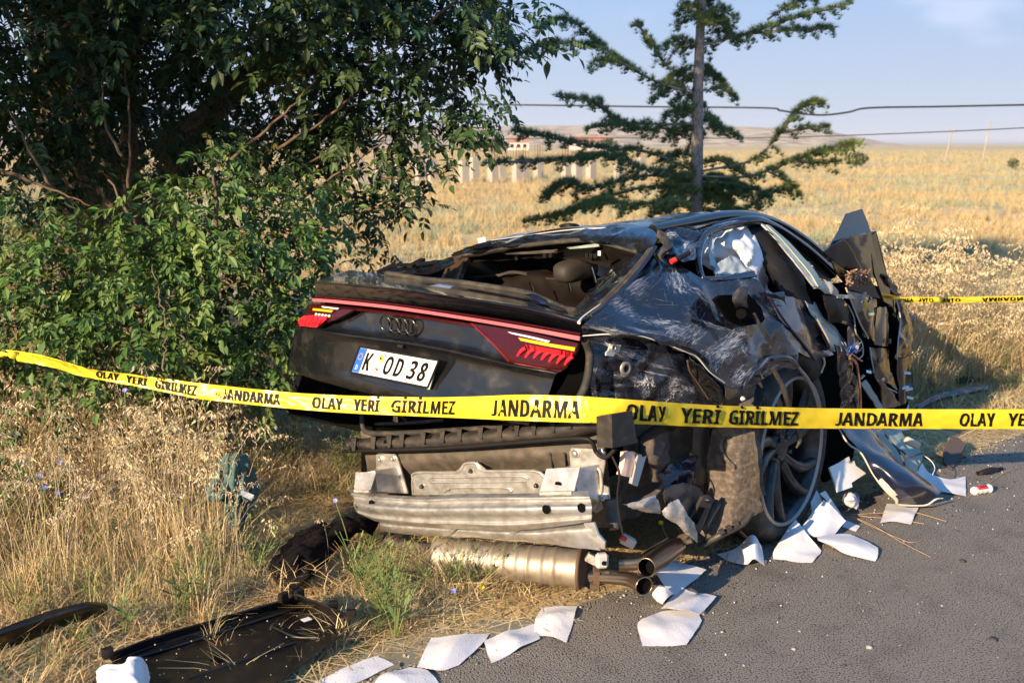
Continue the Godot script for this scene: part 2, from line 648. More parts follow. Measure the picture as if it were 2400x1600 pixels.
	m.albedo_texture = noise_tex(256, 0.02, FastNoiseLite.TYPE_SIMPLEX, [[0.0, Color(0.008, 0.008, 0.009)], [0.5, Color(0.014, 0.013, 0.013)], [1.0, Color(0.10, 0.085, 0.07)]], 57, 5)
	m.uv1_triplanar = true
	m.uv1_scale = Vector3.ONE * 3.0
	mat("scuffed_rim", Color(0.34, 0.31, 0.28), 0.5, 0.6)
	m = mat("red_lens", Color(0.32, 0.006, 0.012), 0.1)
	m = mat("dark_red_lens", Color(0.040, 0.003, 0.005), 0.05)
	mat("bright_red", Color(0.75, 0.02, 0.035), 0.2)
	mat("pink_strip", Color(0.42, 0.10, 0.11), 0.2)
	mat("amber", Color(0.95, 0.42, 0.01), 0.25)
	mat("clear_white", Color(0.8, 0.8, 0.82), 0.15)
	mat("white_plate", Color(0.78, 0.77, 0.74), 0.35)
	mat("plate_blue", Color(0.02, 0.12, 0.55), 0.4)
	mat("ink", Color(0.008, 0.008, 0.009), 0.5)
	M.ink.metallic_specular = 0.2
	mat("sticker_yellow", Color(0.8, 0.5, 0.03), 0.5)
	mat("sticker_grey", Color(0.5, 0.5, 0.48), 0.5)
	mat("sticker_green", Color(0.05, 0.3, 0.12), 0.5)
	mat("foam_pink", Color(0.72, 0.50, 0.42), 0.85)
	mat("grey_module", Color(0.42, 0.43, 0.42), 0.5)
	m = mat("shard_glass", Color(0.30, 0.33, 0.34), 0.5)
	mat("copper", Color(0.55, 0.25, 0.14), 0.5, 0.6)
	mat("red_bit", Color(0.6, 0.03, 0.02), 0.4)
	# loose things
	m = mat("tape", Color(0.74, 0.54, 0.022), 0.35)
	m.backlight_enabled = true
	m.backlight = Color(0.35, 0.35, 0.35)
	m = mat("paper", Color(0.62, 0.60, 0.61), 0.9)
	m.heightmap_enabled = true
	m.heightmap_texture = noise_tex(256, 0.12, FastNoiseLite.TYPE_CELLULAR, [], 61, 2)
	m.heightmap_scale = 0.09
	world_mapped(m, 5.0)
	m = mat("green_fleece", Color.WHITE, 0.95)
	m.albedo_texture = noise_tex(256, 0.06, FastNoiseLite.TYPE_SIMPLEX, [[0.0, Color(0.035, 0.078, 0.074)], [1.0, Color(0.10, 0.185, 0.165)]], 63, 4)
	world_mapped(m, 5.0)
	m.rim_enabled = true
	m.rim = 0.2
	m = mat("black_cloth", Color(0.010, 0.008, 0.008), 0.95)
	m.metallic_specular = 0.2
	m = mat("wet_plastic", Color.WHITE, 0.4)
	m.albedo_texture = noise_tex(256, 0.02, FastNoiseLite.TYPE_SIMPLEX, [[0.0, Color(0.004, 0.004, 0.004)], [0.6, Color(0.008, 0.006, 0.005)], [1.0, Color(0.022, 0.014, 0.009)]], 65, 5)
	world_mapped(m, 2.0)
	mat("board_brown", Color(0.07, 0.048, 0.04), 0.7)
	mat("can_red", Color(0.62, 0.03, 0.03), 0.35, 0.2)
	mat("can_white", Color(0.75, 0.72, 0.68), 0.35, 0.2)
	mat("pebble", Color(0.33, 0.29, 0.25), 0.9)
	m = M["paint"].duplicate()
	M["scratched"] = m
	m.uv1_triplanar = false
	m.uv1_scale = Vector3.ONE
	var both := scratch_maps()
	m.albedo_texture = both[0]
	m.roughness_texture = both[1]
	m.clearcoat = 0.35


func dust_maps() -> Array:   # clean gloss black with road dust towards the left end
	var w := 512
	var a := Image.create(w, w, false, Image.FORMAT_RGBA8)
	var r := Image.create(w, w, false, Image.FORMAT_RGBA8)
	var nz := FastNoiseLite.new()
	nz.seed = 19
	nz.frequency = 0.022
	nz.fractal_octaves = 6
	for y in w:
		for x in w:
			var d := nz.get_noise_2d(x * 2.0, y) * 0.5 + 0.5
			var e := nz.get_noise_2d(x * 9.0, y * 1.2 + 900.0) * 0.5 + 0.5
			var k := clampf(smoothstep(0.45, 0.9, d + 0.5 * (1.0 - float(x) / w) - 0.1) * (0.6 + 0.5 * e), 0.0, 1.0) * (0.02 + 0.42 * smoothstep(0.55, 0.0, float(x) / w))
			a.set_pixel(x, y, Color(0.005, 0.0055, 0.008).lerp(Color(0.15, 0.125, 0.10), k).linear_to_srgb())
			r.set_pixel(x, y, Color.WHITE * (0.09 + 0.5 * k))
	return [ImageTexture.create_from_image(a), ImageTexture.create_from_image(r)]


func scratch_maps() -> Array:   # scraped paint: bundles of fine pale streaks over navy black
	var w := 1024
	var a := Image.create(w, w, false, Image.FORMAT_RGBA8)
	var r := Image.create(w, w, false, Image.FORMAT_RGBA8)
	var base := Color(0.009, 0.011, 0.021).linear_to_srgb()
	a.fill(base)
	r.fill(Color(0.2, 0.2, 0.2))
	# dust
	var nz := FastNoiseLite.new()
	nz.seed = 12
	nz.frequency = 0.008
	nz.fractal_octaves = 6
	for y in range(0, w, 2):
		for x in range(0, w, 2):
			var d := smoothstep(0.15, 0.7, nz.get_noise_2d(x, y))
			if d > 0.0:
				var cc := base.lerp(Color(0.24, 0.22, 0.20), d * 0.3)
				a.fill_rect(Rect2i(x, y, 2, 2), cc)
				r.fill_rect(Rect2i(x, y, 2, 2), Color.WHITE * (0.2 + 0.4 * d))
	# scuffed patches: [x, y, direction, half length, half width, strength], ragged along the way the metal slid
	var fine := FastNoiseLite.new()
	fine.seed = 33
	fine.frequency = 1.0
	fine.fractal_octaves = 2
	var sets := [[0.66, 0.74, 1.95, 0.15, 0.075, 1.0], [0.70, 0.58, 1.8, 0.11, 0.05, 0.8], [0.47, 0.62, 1.7, 0.12, 0.085, 1.0], [0.50, 0.80, 1.6, 0.06, 0.05, 0.6], [0.36, 0.55, 0.3, 0.14, 0.045, 0.8], [0.30, 0.68, 0.2, 0.12, 0.03, 0.7],
		[0.26, 0.16, 0.9, 0.12, 0.06, 0.9], [0.47, 0.25, 0.55, 0.14, 0.04, 0.7], [0.10, 0.46, 2.2, 0.05, 0.16, 0.7], [0.05, 0.25, 2.2, 0.05, 0.14, 0.6], [0.16, 0.80, 0.1, 0.16, 0.05, 0.9], [0.62, 0.34, 0.2, 0.10, 0.03, 0.6], [0.80, 0.66, 1.2, 0.06, 0.05, 0.6], [0.78, 0.9, 2.0, 0.10, 0.05, 0.8], [0.9, 0.3, 0.5, 0.07, 0.03, 0.5], [0.58, 0.48, 0.35, 0.16, 0.02, 0.8], [0.42, 0.42, 0.5, 0.05, 0.04, 0.5], [0.86, 0.5, 1.6, 0.05, 0.04, 0.5]]
	for s in sets:
		var c := cos(s[2])
		var sn := sin(s[2])
		var reach := int(maxf(s[3], s[4]) * w * 1.3)
		var ox: float = s[0] * w
		var oy: float = s[1] * w
		for dy in range(-reach, reach):
			for dx in range(-reach, reach):
				var lx: float = (dx * c + dy * sn) / w
				var ly: float = (-dx * sn + dy * c) / w
				var edge: float = 1.0 - (lx / s[3]) ** 2 - (ly / s[4]) ** 2
				if edge < -0.6: continue
				var streak: float = fine.get_noise_2d(lx * 22.0 + s[0] * 90.0, ly * 330.0)
				var clump: float = fine.get_noise_2d(lx * 9.0 + 50.0, ly * 40.0 + s[1] * 70.0)
				var e: float = smoothstep(0.02, 0.42, streak + 0.5 * clump + 0.42 * edge - 0.22) * s[5]
				if e < 0.02: continue
				var x := posmod(int(ox) + dx, w)
				var y := posmod(int(oy) + dy, w)
				a.set_pixel(x, y, a.get_pixel(x, y).lerp(Color(0.80, 0.80, 0.81), e * 0.9))
				r.set_pixel(x, y, Color.WHITE * (0.2 + 0.4 * e))
	# single long scratches
	for k in 420:
		var p := Vector2(rng.randf(), rng.randf()) * w
		var dir: float = [0.3, 0.9, 1.8, 2.2][rng.randi() % 4] + rng.randfn(0.0, 0.2)
		var ln := int(rng.randf_range(0.02, 0.13) * w)
		var st := rng.randf_range(0.1, 0.7)
		for q in ln:
			p += Vector2(cos(dir), sin(dir))
			var x := posmod(int(p.x), w)
			var y := posmod(int(p.y), w)
			a.set_pixel(x, y, a.get_pixel(x, y).lerp(Color(0.8, 0.8, 0.81), st * minf(1.0, 3.0 * (1.0 - absf(2.0 * q / ln - 1.0)))))
	return [ImageTexture.create_from_image(a), ImageTexture.create_from_image(r)]


func setting() -> void:
	# the ground, one sheet out to the horizon
	var g := Geo.new()
	var rings := 150
	var segs := 220
	for i in rings + 1:
		var rr := 0.6 * pow(6000.0, float(i) / rings)
		for s in segs + 1:
			var a := TAU * s / segs
			var p := Vector3(cos(a) * rr, 0, sin(a) * rr - 2.5)
			p.y = ground_y(p.x, p.z)
			g.put(p, Vector3.UP, Vector2(p.x, p.z))
	for i in rings:
		for s in segs:
			var a := i * (segs + 1) + s
			g.quad(a, a + 1, a + segs + 2, a + segs + 1)
	for i in rings:
		for s in segs + 1:
			var k := i * (segs + 1) + s
			var x := g.v[k].x
			var z := g.v[k].z
			g.n[k] = Vector3(ground_y(x - 0.05, z) - ground_y(x + 0.05, z), 0.1, ground_y(x, z - 0.05) - ground_y(x, z + 0.05)).normalized()
	tag(obj("ground", g, M.field_soil), "dry straw coloured field and verge reaching the horizon", "ground", "", "structure")
	# the road, with a crumbling edge
	g = Geo.new()
	var lanes := [0.0, 0.04, 0.12, 0.3, 1.0, 3.0, 8.0]
	var steps := 900
	for i in steps + 1:
		var along := -12.0 + i * 0.06
		if i > 600: along = 24.0 + (i - 600) * 0.6
		for l in lanes.size():
			var off: float = -lanes[l]
			if l == 0: off += 0.05 * lumpy.get_noise_1d(along * 300.0) + 0.05 * lumpy.get_noise_1d(along * 1500.0)
			var p := EDGE + ALONG * along + VERGE * off
			p.y = [-0.02, 0.0, 0.001, 0.002, 0.003, 0.006, 0.0][l]
			g.put(p, Vector3.UP)
	for i in steps:
		for l in lanes.size() - 1:
			var a := i * lanes.size() + l
			g.quad(a, a + 1, a + lanes.size() + 1, a + lanes.size())
	tag(obj("road", g, M.asphalt), "rough grey asphalt road with a crumbling edge", "road", "", "structure")
	# hills
	g = Geo.new()
	var nz := FastNoiseLite.new()
	nz.seed = 14
	nz.frequency = 0.0016
	var cols := 160
	var rws := 14
	for j in rws + 1:
		for i in cols + 1:
			var a := lerpf(-0.75, 0.75, float(i) / cols)
			var dd := 900.0 + 1000.0 * j / rws
			var u := 1200.0 + F * a
			var hgt := 29.0 * smoothstep(2150.0, 1850.0, u) + 3.0
			hgt *= smoothstep(-0.1, 0.75, float(j) / rws) * (1.0 - 0.6 * smoothstep(0.78, 1.0, float(j) / rws))
			hgt += nz.get_noise_2d(a * 1200.0, dd) * 9.0 * smoothstep(0.0, 0.3, float(j) / rws) * smoothstep(2150.0, 1800.0, u)
			g.put(Vector3(a * dd, hgt - 4.0, -dd), Vector3.UP, Vector2(a * 6.0, j * 0.25))
	for j in rws:
		for i in cols:
			var a := j * (cols + 1) + i
			g.quad(a, a + 1, a + cols + 2, a + cols + 1)
	var nr := Geo.grid_normals(g.v, cols, rws)
	for k in g.n.size(): g.n[k] = nr[k] * signf(nr[k].y)
	tag(obj("hills", g, M.hill_soil), "low bare hills far beyond the field", "hills", "", "structure")


func far_things() -> void:
	# unfinished concrete pillars with bare bars
	var first: Node3D
	var spots := [[846, 40], [893, 43], [935, 40], [985, 44], [1013, 41], [1088, 41], [1112, 44], [1156, 41], [1174, 44.5], [1213, 41], [1229, 44], [1262, 47], [1327, 42], [1351, 41], [1384, 44], [1450, 43], [1500, 44]]
	var say := ["leftmost concrete pillar glimpsed through the leafy tree", "second concrete pillar seen through the tree leaves", "third concrete pillar seen through the tree leaves", "concrete pillar half hidden behind hanging leaves", "pale concrete pillar just right of the hanging leafy twig",
		"wide pale concrete pillar left of the two pillar pairs", "concrete pillar close behind the wide pale one", "front pillar of the pair left of the cedar branch tip", "rear pillar of the pair left of the cedar branch tip", "front pillar of the pair under the long cedar branch", "rear pillar of the pair under the long cedar branch",
		"farthest concrete pillar of the unfinished building", "concrete pillar between dark cedar branches, left of two", "concrete pillar in the middle of the cedar's left branches", "concrete pillar behind the cedar's drooping branch", "concrete pillar glimpsed left of the cedar trunk", "concrete pillar nearest to the cedar trunk"]
	for i in spots.size():
		var p := D(spots[i][0], 500, spots[i][1])
		p.y = 0.0
		var o: Node3D
		if first == null:
			o = thing("concrete_pillar", say[0], "pillar", Vector3.ZERO, "unfinished concrete pillars in the field")
			obj("shaft", Geo.new().box(Vector3(0, 0.45, 0), Vector3(0.34, 1.0, 0.34), Basis(), 0.012), M.concrete, o)
			for k in 6:
				var q := Vector3([-0.13, 0.0, 0.13][k % 3], 0.94, -0.13 if k < 3 else 0.13)
				obj("reinforcing_bar", Geo.new().tube([q, q + Vector3(rng.randf_range(-0.02, 0.02), rng.randf_range(0.42, 0.62), 0.01)], 0.011, 5), M.rusty_bar, o)
			first = o
		else:
			o = first.duplicate()
			o.name = numbered("concrete_pillar")
			add_child(o)
			o.set_meta("label", say[i])
		o.position = p
		o.rotation.y = 0.55 + rng.randf_range(-0.05, 0.05)
		o.scale = Vector3(1, rng.randf_range(0.92, 1.06), 1)
	# houses
	var hs := [[1215, 262.0, 5.4, 1.5, "small pale house with red roof left of the cedar branches"], [1386, 255.0, 10.5, 1.7, "long pale house with a wide red tiled roof behind the cedar"], [1150, 300.0, 7.0, 1.2, "low pale house behind the far row of trees"]]
	for h in hs:
		var p := D(h[0], 338, h[1])
		p.y = 0.0
		var o := thing("farm_house", h[4], "house", p, "farm houses at the foot of the hills")
		var w: float = h[2]
		obj("wall", Geo.new().box(p + Vector3(0, h[3] * 0.5 + 0.3, 0), Vector3(w, h[3] + 0.6, 6.0), Basis(), 0.02), M.render_wall, o)
		var y: float = h[3] + 0.6
		var rf := Geo.new()
		rf.poly([p + Vector3(-w * 0.53, y, 3.3), p + Vector3(w * 0.53, y, 3.3), p + Vector3(w * 0.5, y + 1.25, 0), p + Vector3(-w * 0.5, y + 1.25, 0)], Vector3(0, 1, 1))
		rf.poly([p + Vector3(-w * 0.53, y, -3.3), p + Vector3(w * 0.53, y, -3.3), p + Vector3(w * 0.5, y + 1.25, 0), p + Vector3(-w * 0.5, y + 1.25, 0)], Vector3(0, 1, -1))
		for s in [-1.0, 1.0]: rf.poly([p + Vector3(s * w * 0.5, y, 3), p + Vector3(s * w * 0.5, y, -3), p + Vector3(s * w * 0.5, y + 1.25, 0)], Vector3(s, 0, 0))
		rf.box(p + Vector3(0, y - 0.06, 0), Vector3(w * 1.04, 0.1, 6.4))
		var r := obj("roof", rf, M.red_tile, o)
		obj("chimney", Geo.new().box(p + Vector3(w * 0.2, y + 1.3, -0.4), Vector3(0.5, 0.9, 0.5)), M.red_tile, r)
		for k in 3:
			obj("window", Geo.new().box(p + Vector3(w * (-0.3 + 0.3 * k), y * 0.55, 3.0), Vector3(0.9, 0.9, 0.08)), M.dull_black, o)
	# distant trees and bushes
	var far := [[1095, 240.0, 4.0, 2.5, "farthest left tree of the dark row before the hills"], [1115, 245.0, 4.5, 2.8, "second tree of the dark row before the hills"], [1138, 240.0, 4.2, 2.4, "third tree of the dark row before the hills"], [1160, 248.0, 4.6, 2.6, "fourth tree of the dark row, beside the small house"], [1180, 242.0, 3.6, 2.2, "rightmost tree of the dark row, next to the small house"], [1425, 238.0, 4.5, 3.0, "round green tree at the end of the long red roof"],
		[2012, 66.0, 1.5, 1.15, "round dark bush on the field edge at the end of a cedar branch"], [2381, 62.0, 0.75, 0.75, "small bright green bush near the right edge of the field"]]
	for f in far:
		var p := D(f[0], 345, f[1])
		p.y = 0.0
		var o := thing("far_tree", f[4], "tree" if f[1] > 100.0 else "bush", p, "distant trees and bushes")
		obj("trunk", Geo.new().tube([p, p + Vector3(0, f[3] * 0.5, 0)], f[2] * 0.03, 6), M.bark, o)
		var g := Geo.new()
		for k in 420:
			var d := Vector3(rng.randfn(), rng.randfn(), rng.randfn()).normalized() * pow(rng.randf(), 0.35)
			var q: Vector3 = p + Vector3(d.x * f[2] * 0.5, f[3] * 0.56 + d.y * f[3] * 0.44, d.z * f[2] * 0.5)
			var s: float = f[2] * 0.07
			g.col = Color(0.045, 0.075, 0.02) * rng.randf_range(0.7, 1.5)
			var e := Vector3(rng.randfn(), rng.randfn(), rng.randfn()).normalized()
			var h := e.cross(Vector3(0.2, 1, 0.1)).normalized()
			g.poly([q - e * s, q + h * s * 0.6, q + e * s, q - h * s * 0.6], e.cross(h))
		obj("crown", g, M.leaf, o, true)
	# poles and cables
	for f in [[2219, 90.0, 2.25, true, "shorter leaning wooden pole with a crossarm"], [2308, 100.0, 3.35, false, "taller wooden pole standing right of the crossarm pole"]]:
		var p := D(f[0], 345, f[1])
		p.y = 0.0
		var o := thing("utility_pole", f[4], "pole", p, "wooden poles at the far end of the field")
		var top: Vector3 = p + Vector3(0.45, f[2] + 0.5, 0)
		obj("shaft", Geo.new().tube([p, top], [0.085, 0.06], 8), M.grey_wood, o)
		if f[3]: obj("crossarm", Geo.new().box(top + Vector3(0, -0.1, 0), Vector3(0.95, 0.1, 0.1)), M.grey_wood, o)
		else: obj("sleeve", Geo.new().tube([p.lerp(top, 0.45), p.lerp(top, 0.62)], 0.09, 8), M.concrete, o)
		for k in 2: obj("insulator", Geo.new().tube([top + Vector3(-0.3 + 0.6 * k, 0, 0) * (1.0 if f[3] else 0.3), top + Vector3(-0.3 + 0.6 * k, 0.22 if f[3] else 0.1, 0) * (1.0 if f[3] else 0.3)], 0.05, 6), M.concrete, o)
	var up := []
	for q in [[300, 242, 30], [1000, 244, 27], [1220, 245, 26], [1500, 249, 25.5], [1790, 252, 25], [1830, 258, 25], [1885, 266, 25], [1935, 268.5, 25], [1990, 262, 25], [2040, 252, 25], [2200, 249, 25], [2400, 245, 25], [2900, 236, 25]]:
		up.append(D(q[0], q[1], q[2]))
	tag(obj("overhead_cable", Geo.new().tube(smooth_path(up, 80), 0.024, 6), M.cable), "upper overhead cable with one loose sagging loop", "cable", "overhead cables crossing the field")
	up = []
	for q in [[300, 338, 40], [1240, 324, 34], [1700, 323, 33], [2000, 316, 32], [2400, 299, 31], [2900, 270, 30]]:
		up.append(D(q[0], q[1], q[2]))
	tag(obj("overhead_cable", Geo.new().tube(smooth_path(up, 60), 0.018, 6), M.cable), "lower thin overhead cable crossing both far poles", "cable", "overhead cables crossing the field")


func compound_leaf(pairs: int, leaflet: float) -> ArrayMesh:   # an ash-like leaf: a stalk along +z with paired leaflets
	var g := Geo.new()
	var ln := leaflet * (0.55 * pairs + 0.6)
	var bow := func(z: float) -> Vector3: return Vector3(0, -0.35 * z * z / ln, z)
	g.col = Color(0.8, 0.9, 0.6)
	g.tube([bow.call(0.0), bow.call(ln * 0.5), bow.call(ln)], 0.0011, 3, false)
	var one := func(at: Vector3, yaw: float, s: float, sd: float) -> void:
		var b := Basis(Vector3.UP, yaw) * Basis(Vector3.RIGHT, 0.35 + sd * 0.5) * Basis(Vector3.BACK, sd)
		var w := s * 0.235
		g.col = Color.WHITE * (0.85 + 0.3 * absf(sd))
		var mid := [Vector3(0, 0, 0), Vector3(0, -0.01 * s, 0.35 * s), Vector3(0, -0.06 * s, 0.7 * s), Vector3(0, -0.17 * s, s)]
		var wide := [0.0, 1.0, 0.72, 0.0]
		for h in [-1.0, 1.0]:
			var nn := (b * Vector3(h * -0.35, 1, 0.1)).normalized()
			var k := g.v.size()
			for i in 4: g.put(at + b * mid[i], nn)
			for i in [1, 2]: g.put(at + b * (mid[i] + Vector3(h * wide[i] * w, 0.3 * wide[i] * w, 0)), nn)
			var tri := [k, k + 1, k + 4, k + 1, k + 2, k + 5, k + 1, k + 5, k + 4, k + 2, k + 3, k + 5]
			if (g.v[k + 1] - g.v[k]).cross(g.v[k + 4] - g.v[k]).dot(nn) > 0.0:
				for q in range(0, 12, 3):
					var w3: int = tri[q + 1]
					tri[q + 1] = tri[q + 2]
					tri[q + 2] = w3
			g.ix.append_array(PackedInt32Array(tri))
	for i in pairs:
		var z := ln * (0.32 + 0.58 * i / pairs)
		for h in [-1.0, 1.0]: one.call(bow.call(z), h * 1.05, leaflet * rng.randf_range(0.8, 1.0), rng.randf_range(-0.4, 0.4))
	one.call(bow.call(ln), 0.0, leaflet * 1.1, 0.1)
	return g.mesh(true)


func fill_blobs(blobs: Array, per_m3: float, out: Array, gap: float, gap_size: float) -> void:
	# [centre, radii] ellipsoids filled with leaf places, with holes left by a noise
	for b in blobs:
		var r: Vector3 = b[1]
		var count := int(per_m3 * r.x * r.y * r.z * 4.2 * (b[2] if b.size() > 2 else 1.0))
		for i in count:
			var d := Vector3(rng.randfn(), rng.randfn(), rng.randfn()).normalized() * pow(rng.randf(), 0.42)
			var p: Vector3 = b[0] + d * r
			if lumpy.get_noise_3d(p.x * gap_size, p.y * gap_size, p.z * gap_size) < gap: continue
			if p.y < ground_y(p.x, p.z) + 0.03: continue
			var outw := Vector3(d.x, d.y * 0.4 - 0.1, d.z + 0.25).normalized()
			var yaw := atan2(outw.x, outw.z) + rng.randfn(0.0, 0.7)
			var bs := Basis(Vector3.UP, yaw) * Basis(Vector3.RIGHT, rng.randfn(0.25, 0.45)) * Basis(Vector3.BACK, rng.randfn(0.0, 0.4))
			out.append(Transform3D(bs.scaled(Vector3.ONE * rng.randf_range(0.6, 1.25)), p))


func clothe(tree: Node3D, places: Array, leaves: Array, tint: Color) -> void:
	var crown := Node3D.new()
	crown.name = "crown"
	tree.add_child(crown)
	var ranked := []
	var eye := Vector3(0, EYE, 0)
	for x in places:
		var q: Vector3 = (x.origin - eye).rotated(Vector3.RIGHT, PITCH)
		var inside := q.z < 0.0 and absf(q.x / q.z) < 0.5 and absf(q.y / q.z) < 0.33
		ranked.append([x.origin.distance_to(eye) + (0.0 if inside else 100.0), x])
	ranked.sort_custom(func(a, b): return a[0] < b[0])
	var shades := []
	for k in 4:
		var m: StandardMaterial3D = M.leaf.duplicate()
		var c: Color = tint * [0.8, 1.0, 1.2, 1.45][k]
		c.r *= [0.85, 1.0, 1.1, 1.35][k]
		m.albedo_color = c.linear_to_srgb()
		shades.append(m)
	for i in mini(300, ranked.size()):
		var o := MeshInstance3D.new()
		o.name = "leaf"
		o.mesh = leaves[i % leaves.size()]
		o.material_override = shades[rng.randi() % 4]
		crown.add_child(o, true)
		o.transform = Transform3D(Basis(), -crown.global_position) * (ranked[i][1] as Transform3D)
	var xf := []
	var cols := []
	for l in leaves:
		xf.append([])
		cols.append([])
	for i in range(300, ranked.size()):
		xf[i % leaves.size()].append(ranked[i][1])
		var k := rng.randf()
		var c: Color = tint * (0.75 + 0.7 * k * k)
		c.r *= rng.randf_range(0.85, 1.3)
		if rng.randf() < 0.02: c = Color(0.17, 0.14, 0.035)
		cols[i % leaves.size()].append(c)
	for l in leaves.size(): many("foliage", leaves[l], M.leaf, xf[l], cols[l], crown)


func limb(tree: Node3D, called: String, table: Array, r0: float, r1: float, m: Material, sides := 8, wob := 0.02) -> Array:
	var p := pts_of(D, table)
	var q := smooth_path(p, p.size() * 5)
	var rad := []
	for i in q.size():
		rad.append(lerpf(r0, r1, float(i) / (q.size() - 1)))
		q[i] += Vector3(lumpy.get_noise_1d(i * 60.0 + r0 * 9000.0), lumpy.get_noise_1d(i * 60.0 + 500.0), lumpy.get_noise_1d(i * 60.0 + 900.0)) * wob
	obj(called, Geo.new().tube(q, rad, sides), m, tree)
	return q


func leafy_tree() -> void:
	var leaves := [compound_leaf(3, 0.064), compound_leaf(2, 0.058), compound_leaf(4, 0.052)]
	var tree := thing("leafy_tree", "big dark leafy tree overhanging the wreck from the left", "tree", D(330, 900, 6.9) * Vector3(1, 0, 1))
	limb(tree, "trunk", [[300, 1010, 7.2], [220, 700, 7.2], [150, 330, 7.1], [120, 0, 7.0], [60, -700, 6.6]], 0.22, 0.16, M.bark, 12)
	limb(tree, "trunk", [[330, 1000, 7.1], [300, 600, 7.0], [200, 200, 6.8], [190, -100, 6.7], [260, -700, 6.4]], 0.12, 0.08, M.bark, 10)
	limb(tree, "limb", [[330, 900, 7.0], [400, 430, 6.6], [520, 240, 6.3], [700, 90, 6.1], [980, -60, 5.8]], 0.10, 0.05, M.bark)
	limb(tree, "limb", [[330, 820, 7.0], [300, 320, 6.3], [312, 90, 6.1], [360, -200, 6.0]], 0.06, 0.035, M.bark)
	limb(tree, "limb", [[380, 360, 6.6], [455, 290, 6.5], [600, 190, 6.4], [760, 150, 6.2]], 0.09, 0.05, M.bark)
	limb(tree, "limb", [[375, 190, 6.3], [430, 120, 6.2], [470, 60, 6.1]], 0.055, 0.04, M.bark)
	# limbs bare enough to catch the sun
	for t in [[[540, 375, 5.4], [660, 270, 5.3], [740, 185, 5.2]], [[650, 350, 5.5], [780, 265, 5.4], [850, 190, 5.4], [990, 60, 5.3]], [[690, 400, 5.6], [830, 330, 5.6], [960, 300, 5.6]], [[300, 440, 5.3], [302, 300, 5.3], [280, 60, 5.4]],
			[[285, 365, 5.2], [245, 290, 5.2], [236, 190, 5.2]], [[0, 398, 4.9], [110, 440, 4.9], [210, 482, 4.9]], [[860, 490, 5.6], [920, 485, 5.5], [1010, 488, 5.5]], [[890, 420, 5.6], [960, 415, 5.6], [1040, 405, 5.5]], [[320, 80, 5.6], [350, 105, 5.6], [380, 95, 5.6], [480, 110, 5.6]], [[640, 270, 5.4], [700, 275, 5.4], [760, 268, 5.4]], [[120, 440, 5.0], [60, 340, 5.0], [20, 260, 5.0]], [[1000, 60, 5.3], [1100, -30, 5.2], [1180, -100, 5.2]], [[700, 470, 5.5], [800, 400, 5.5], [900, 330, 5.5]]]:
		limb(tree, "branch", t, 0.010, 0.003, M.twig, 6, 0.014)
	var blobs := []
	for b in [[-500, 100, 5.8, .9, .9, .7, .6], [-350, 500, 5.6, .7, .6, .6, .6], [80, -80, 5.6, 1.0, .9, .9], [430, -130, 5.8, 1.0, .75, .9], [760, -60, 5.7, 0.9, .62, .9], [1010, 20, 5.6, 0.58, .5, .7], [1120, 110, 5.5, 0.30, .26, .5], [880, 140, 5.7, .62, .42, .7], [1010, 235, 5.6, .46, .32, .5], [1130, 235, 5.5, .16, .20, .3], [1200, 40, 5.4, .22, .18, .3, .7], [1060, 330, 5.6, .26, .20, .3, .8], [980, 400, 5.6, .26, .3, .35, .7], [1000, 480, 5.5, .15, .14, .2, 1.2],
			[560, 100, 6.6, .7, .45, .5, .45], [660, 260, 6.8, .55, .4, .5, .5], [600, 330, 5.9, .45, .3, .4, .8], [720, 380, 5.8, .4, .28, .35, .9], [840, 330, 5.7, .34, .26, .3, .9], [900, 250, 5.6, .32, .26, .3, .9], [640, 200, 6.0, .5, .34, .4, .6], [400, 300, 6.0, .5, .36, .4, .8], [300, 160, 6.9, .9, .7, .5, 1.0], [60, 200, 5.5, .55, .7, .6], [120, 380, 5.6, .55, .45, .5], [470, 270, 7.2, .55, .5, .4, .5], [800, 300, 6.0, .5, .32, .5, .7], [880, 420, 5.9, .34, .3, .4], [330, 30, 5.4, .5, .28, .4, .7], [690, 30, 5.2, .5, .25, .4], [400, 420, 7.6, .9, .7, .4], [150, 600, 7.8, 1.2, .9, .4], [850, 560, 6.6, .25, .3, .3, .8], [1290, 90, 5.3, .10, .16, .15, 1.2], [1265, 25, 5.3, .12, .12, .15, 1.2]]:
		blobs.append([D(b[0], b[1], b[2]), Vector3(b[3], b[4], b[5]), b[6] if b.size() > 6 else 1.0])
	# the rest of the crown, above and left of the picture
	for b in [[Vector3(-3.6, 4.0, -5.2), Vector3(1.5, 1.2, 1.3)], [Vector3(-2.2, 4.4, -4.9), Vector3(1.4, 1.1, 1.2)], [Vector3(-0.9, 4.2, -5.2), Vector3(1.1, .9, 1.0)], [Vector3(-3.7, 2.5, -4.4), Vector3(1.0, 1.0, .9)], [Vector3(-4.3, 3.2, -3.6), Vector3(1.0, .9, .9)], [Vector3(-2.4, 3.6, -3.8), Vector3(.8, .5, .6)],
		[Vector3(-4.3, 3.7, -3.0), Vector3(1.1, 1.0, .7)], [Vector3(-3.2, 3.9, -2.8), Vector3(1.0, .9, .7)], [Vector3(-5.2, 3.3, -3.0), Vector3(1.0, 1.1, .8)], [Vector3(-2.2, 3.9, -2.9), Vector3(.9, .7, .6)], [Vector3(-5.6, 4.2, -1.8), Vector3(1.3, 1.2, .9)]]:
		blobs.append([b[0], b[1], 0.5])
	var places := []
	fill_blobs(blobs, 800.0, places, -0.04, 230.0)
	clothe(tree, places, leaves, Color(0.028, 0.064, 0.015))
	# the younger growth in front, lit by the sun
	var bush := thing("leafy_shrub", "bright green leafy shrub filling the verge left of the tailgate", "shrub", G(420, 1130) * Vector3(1, 0, 1))
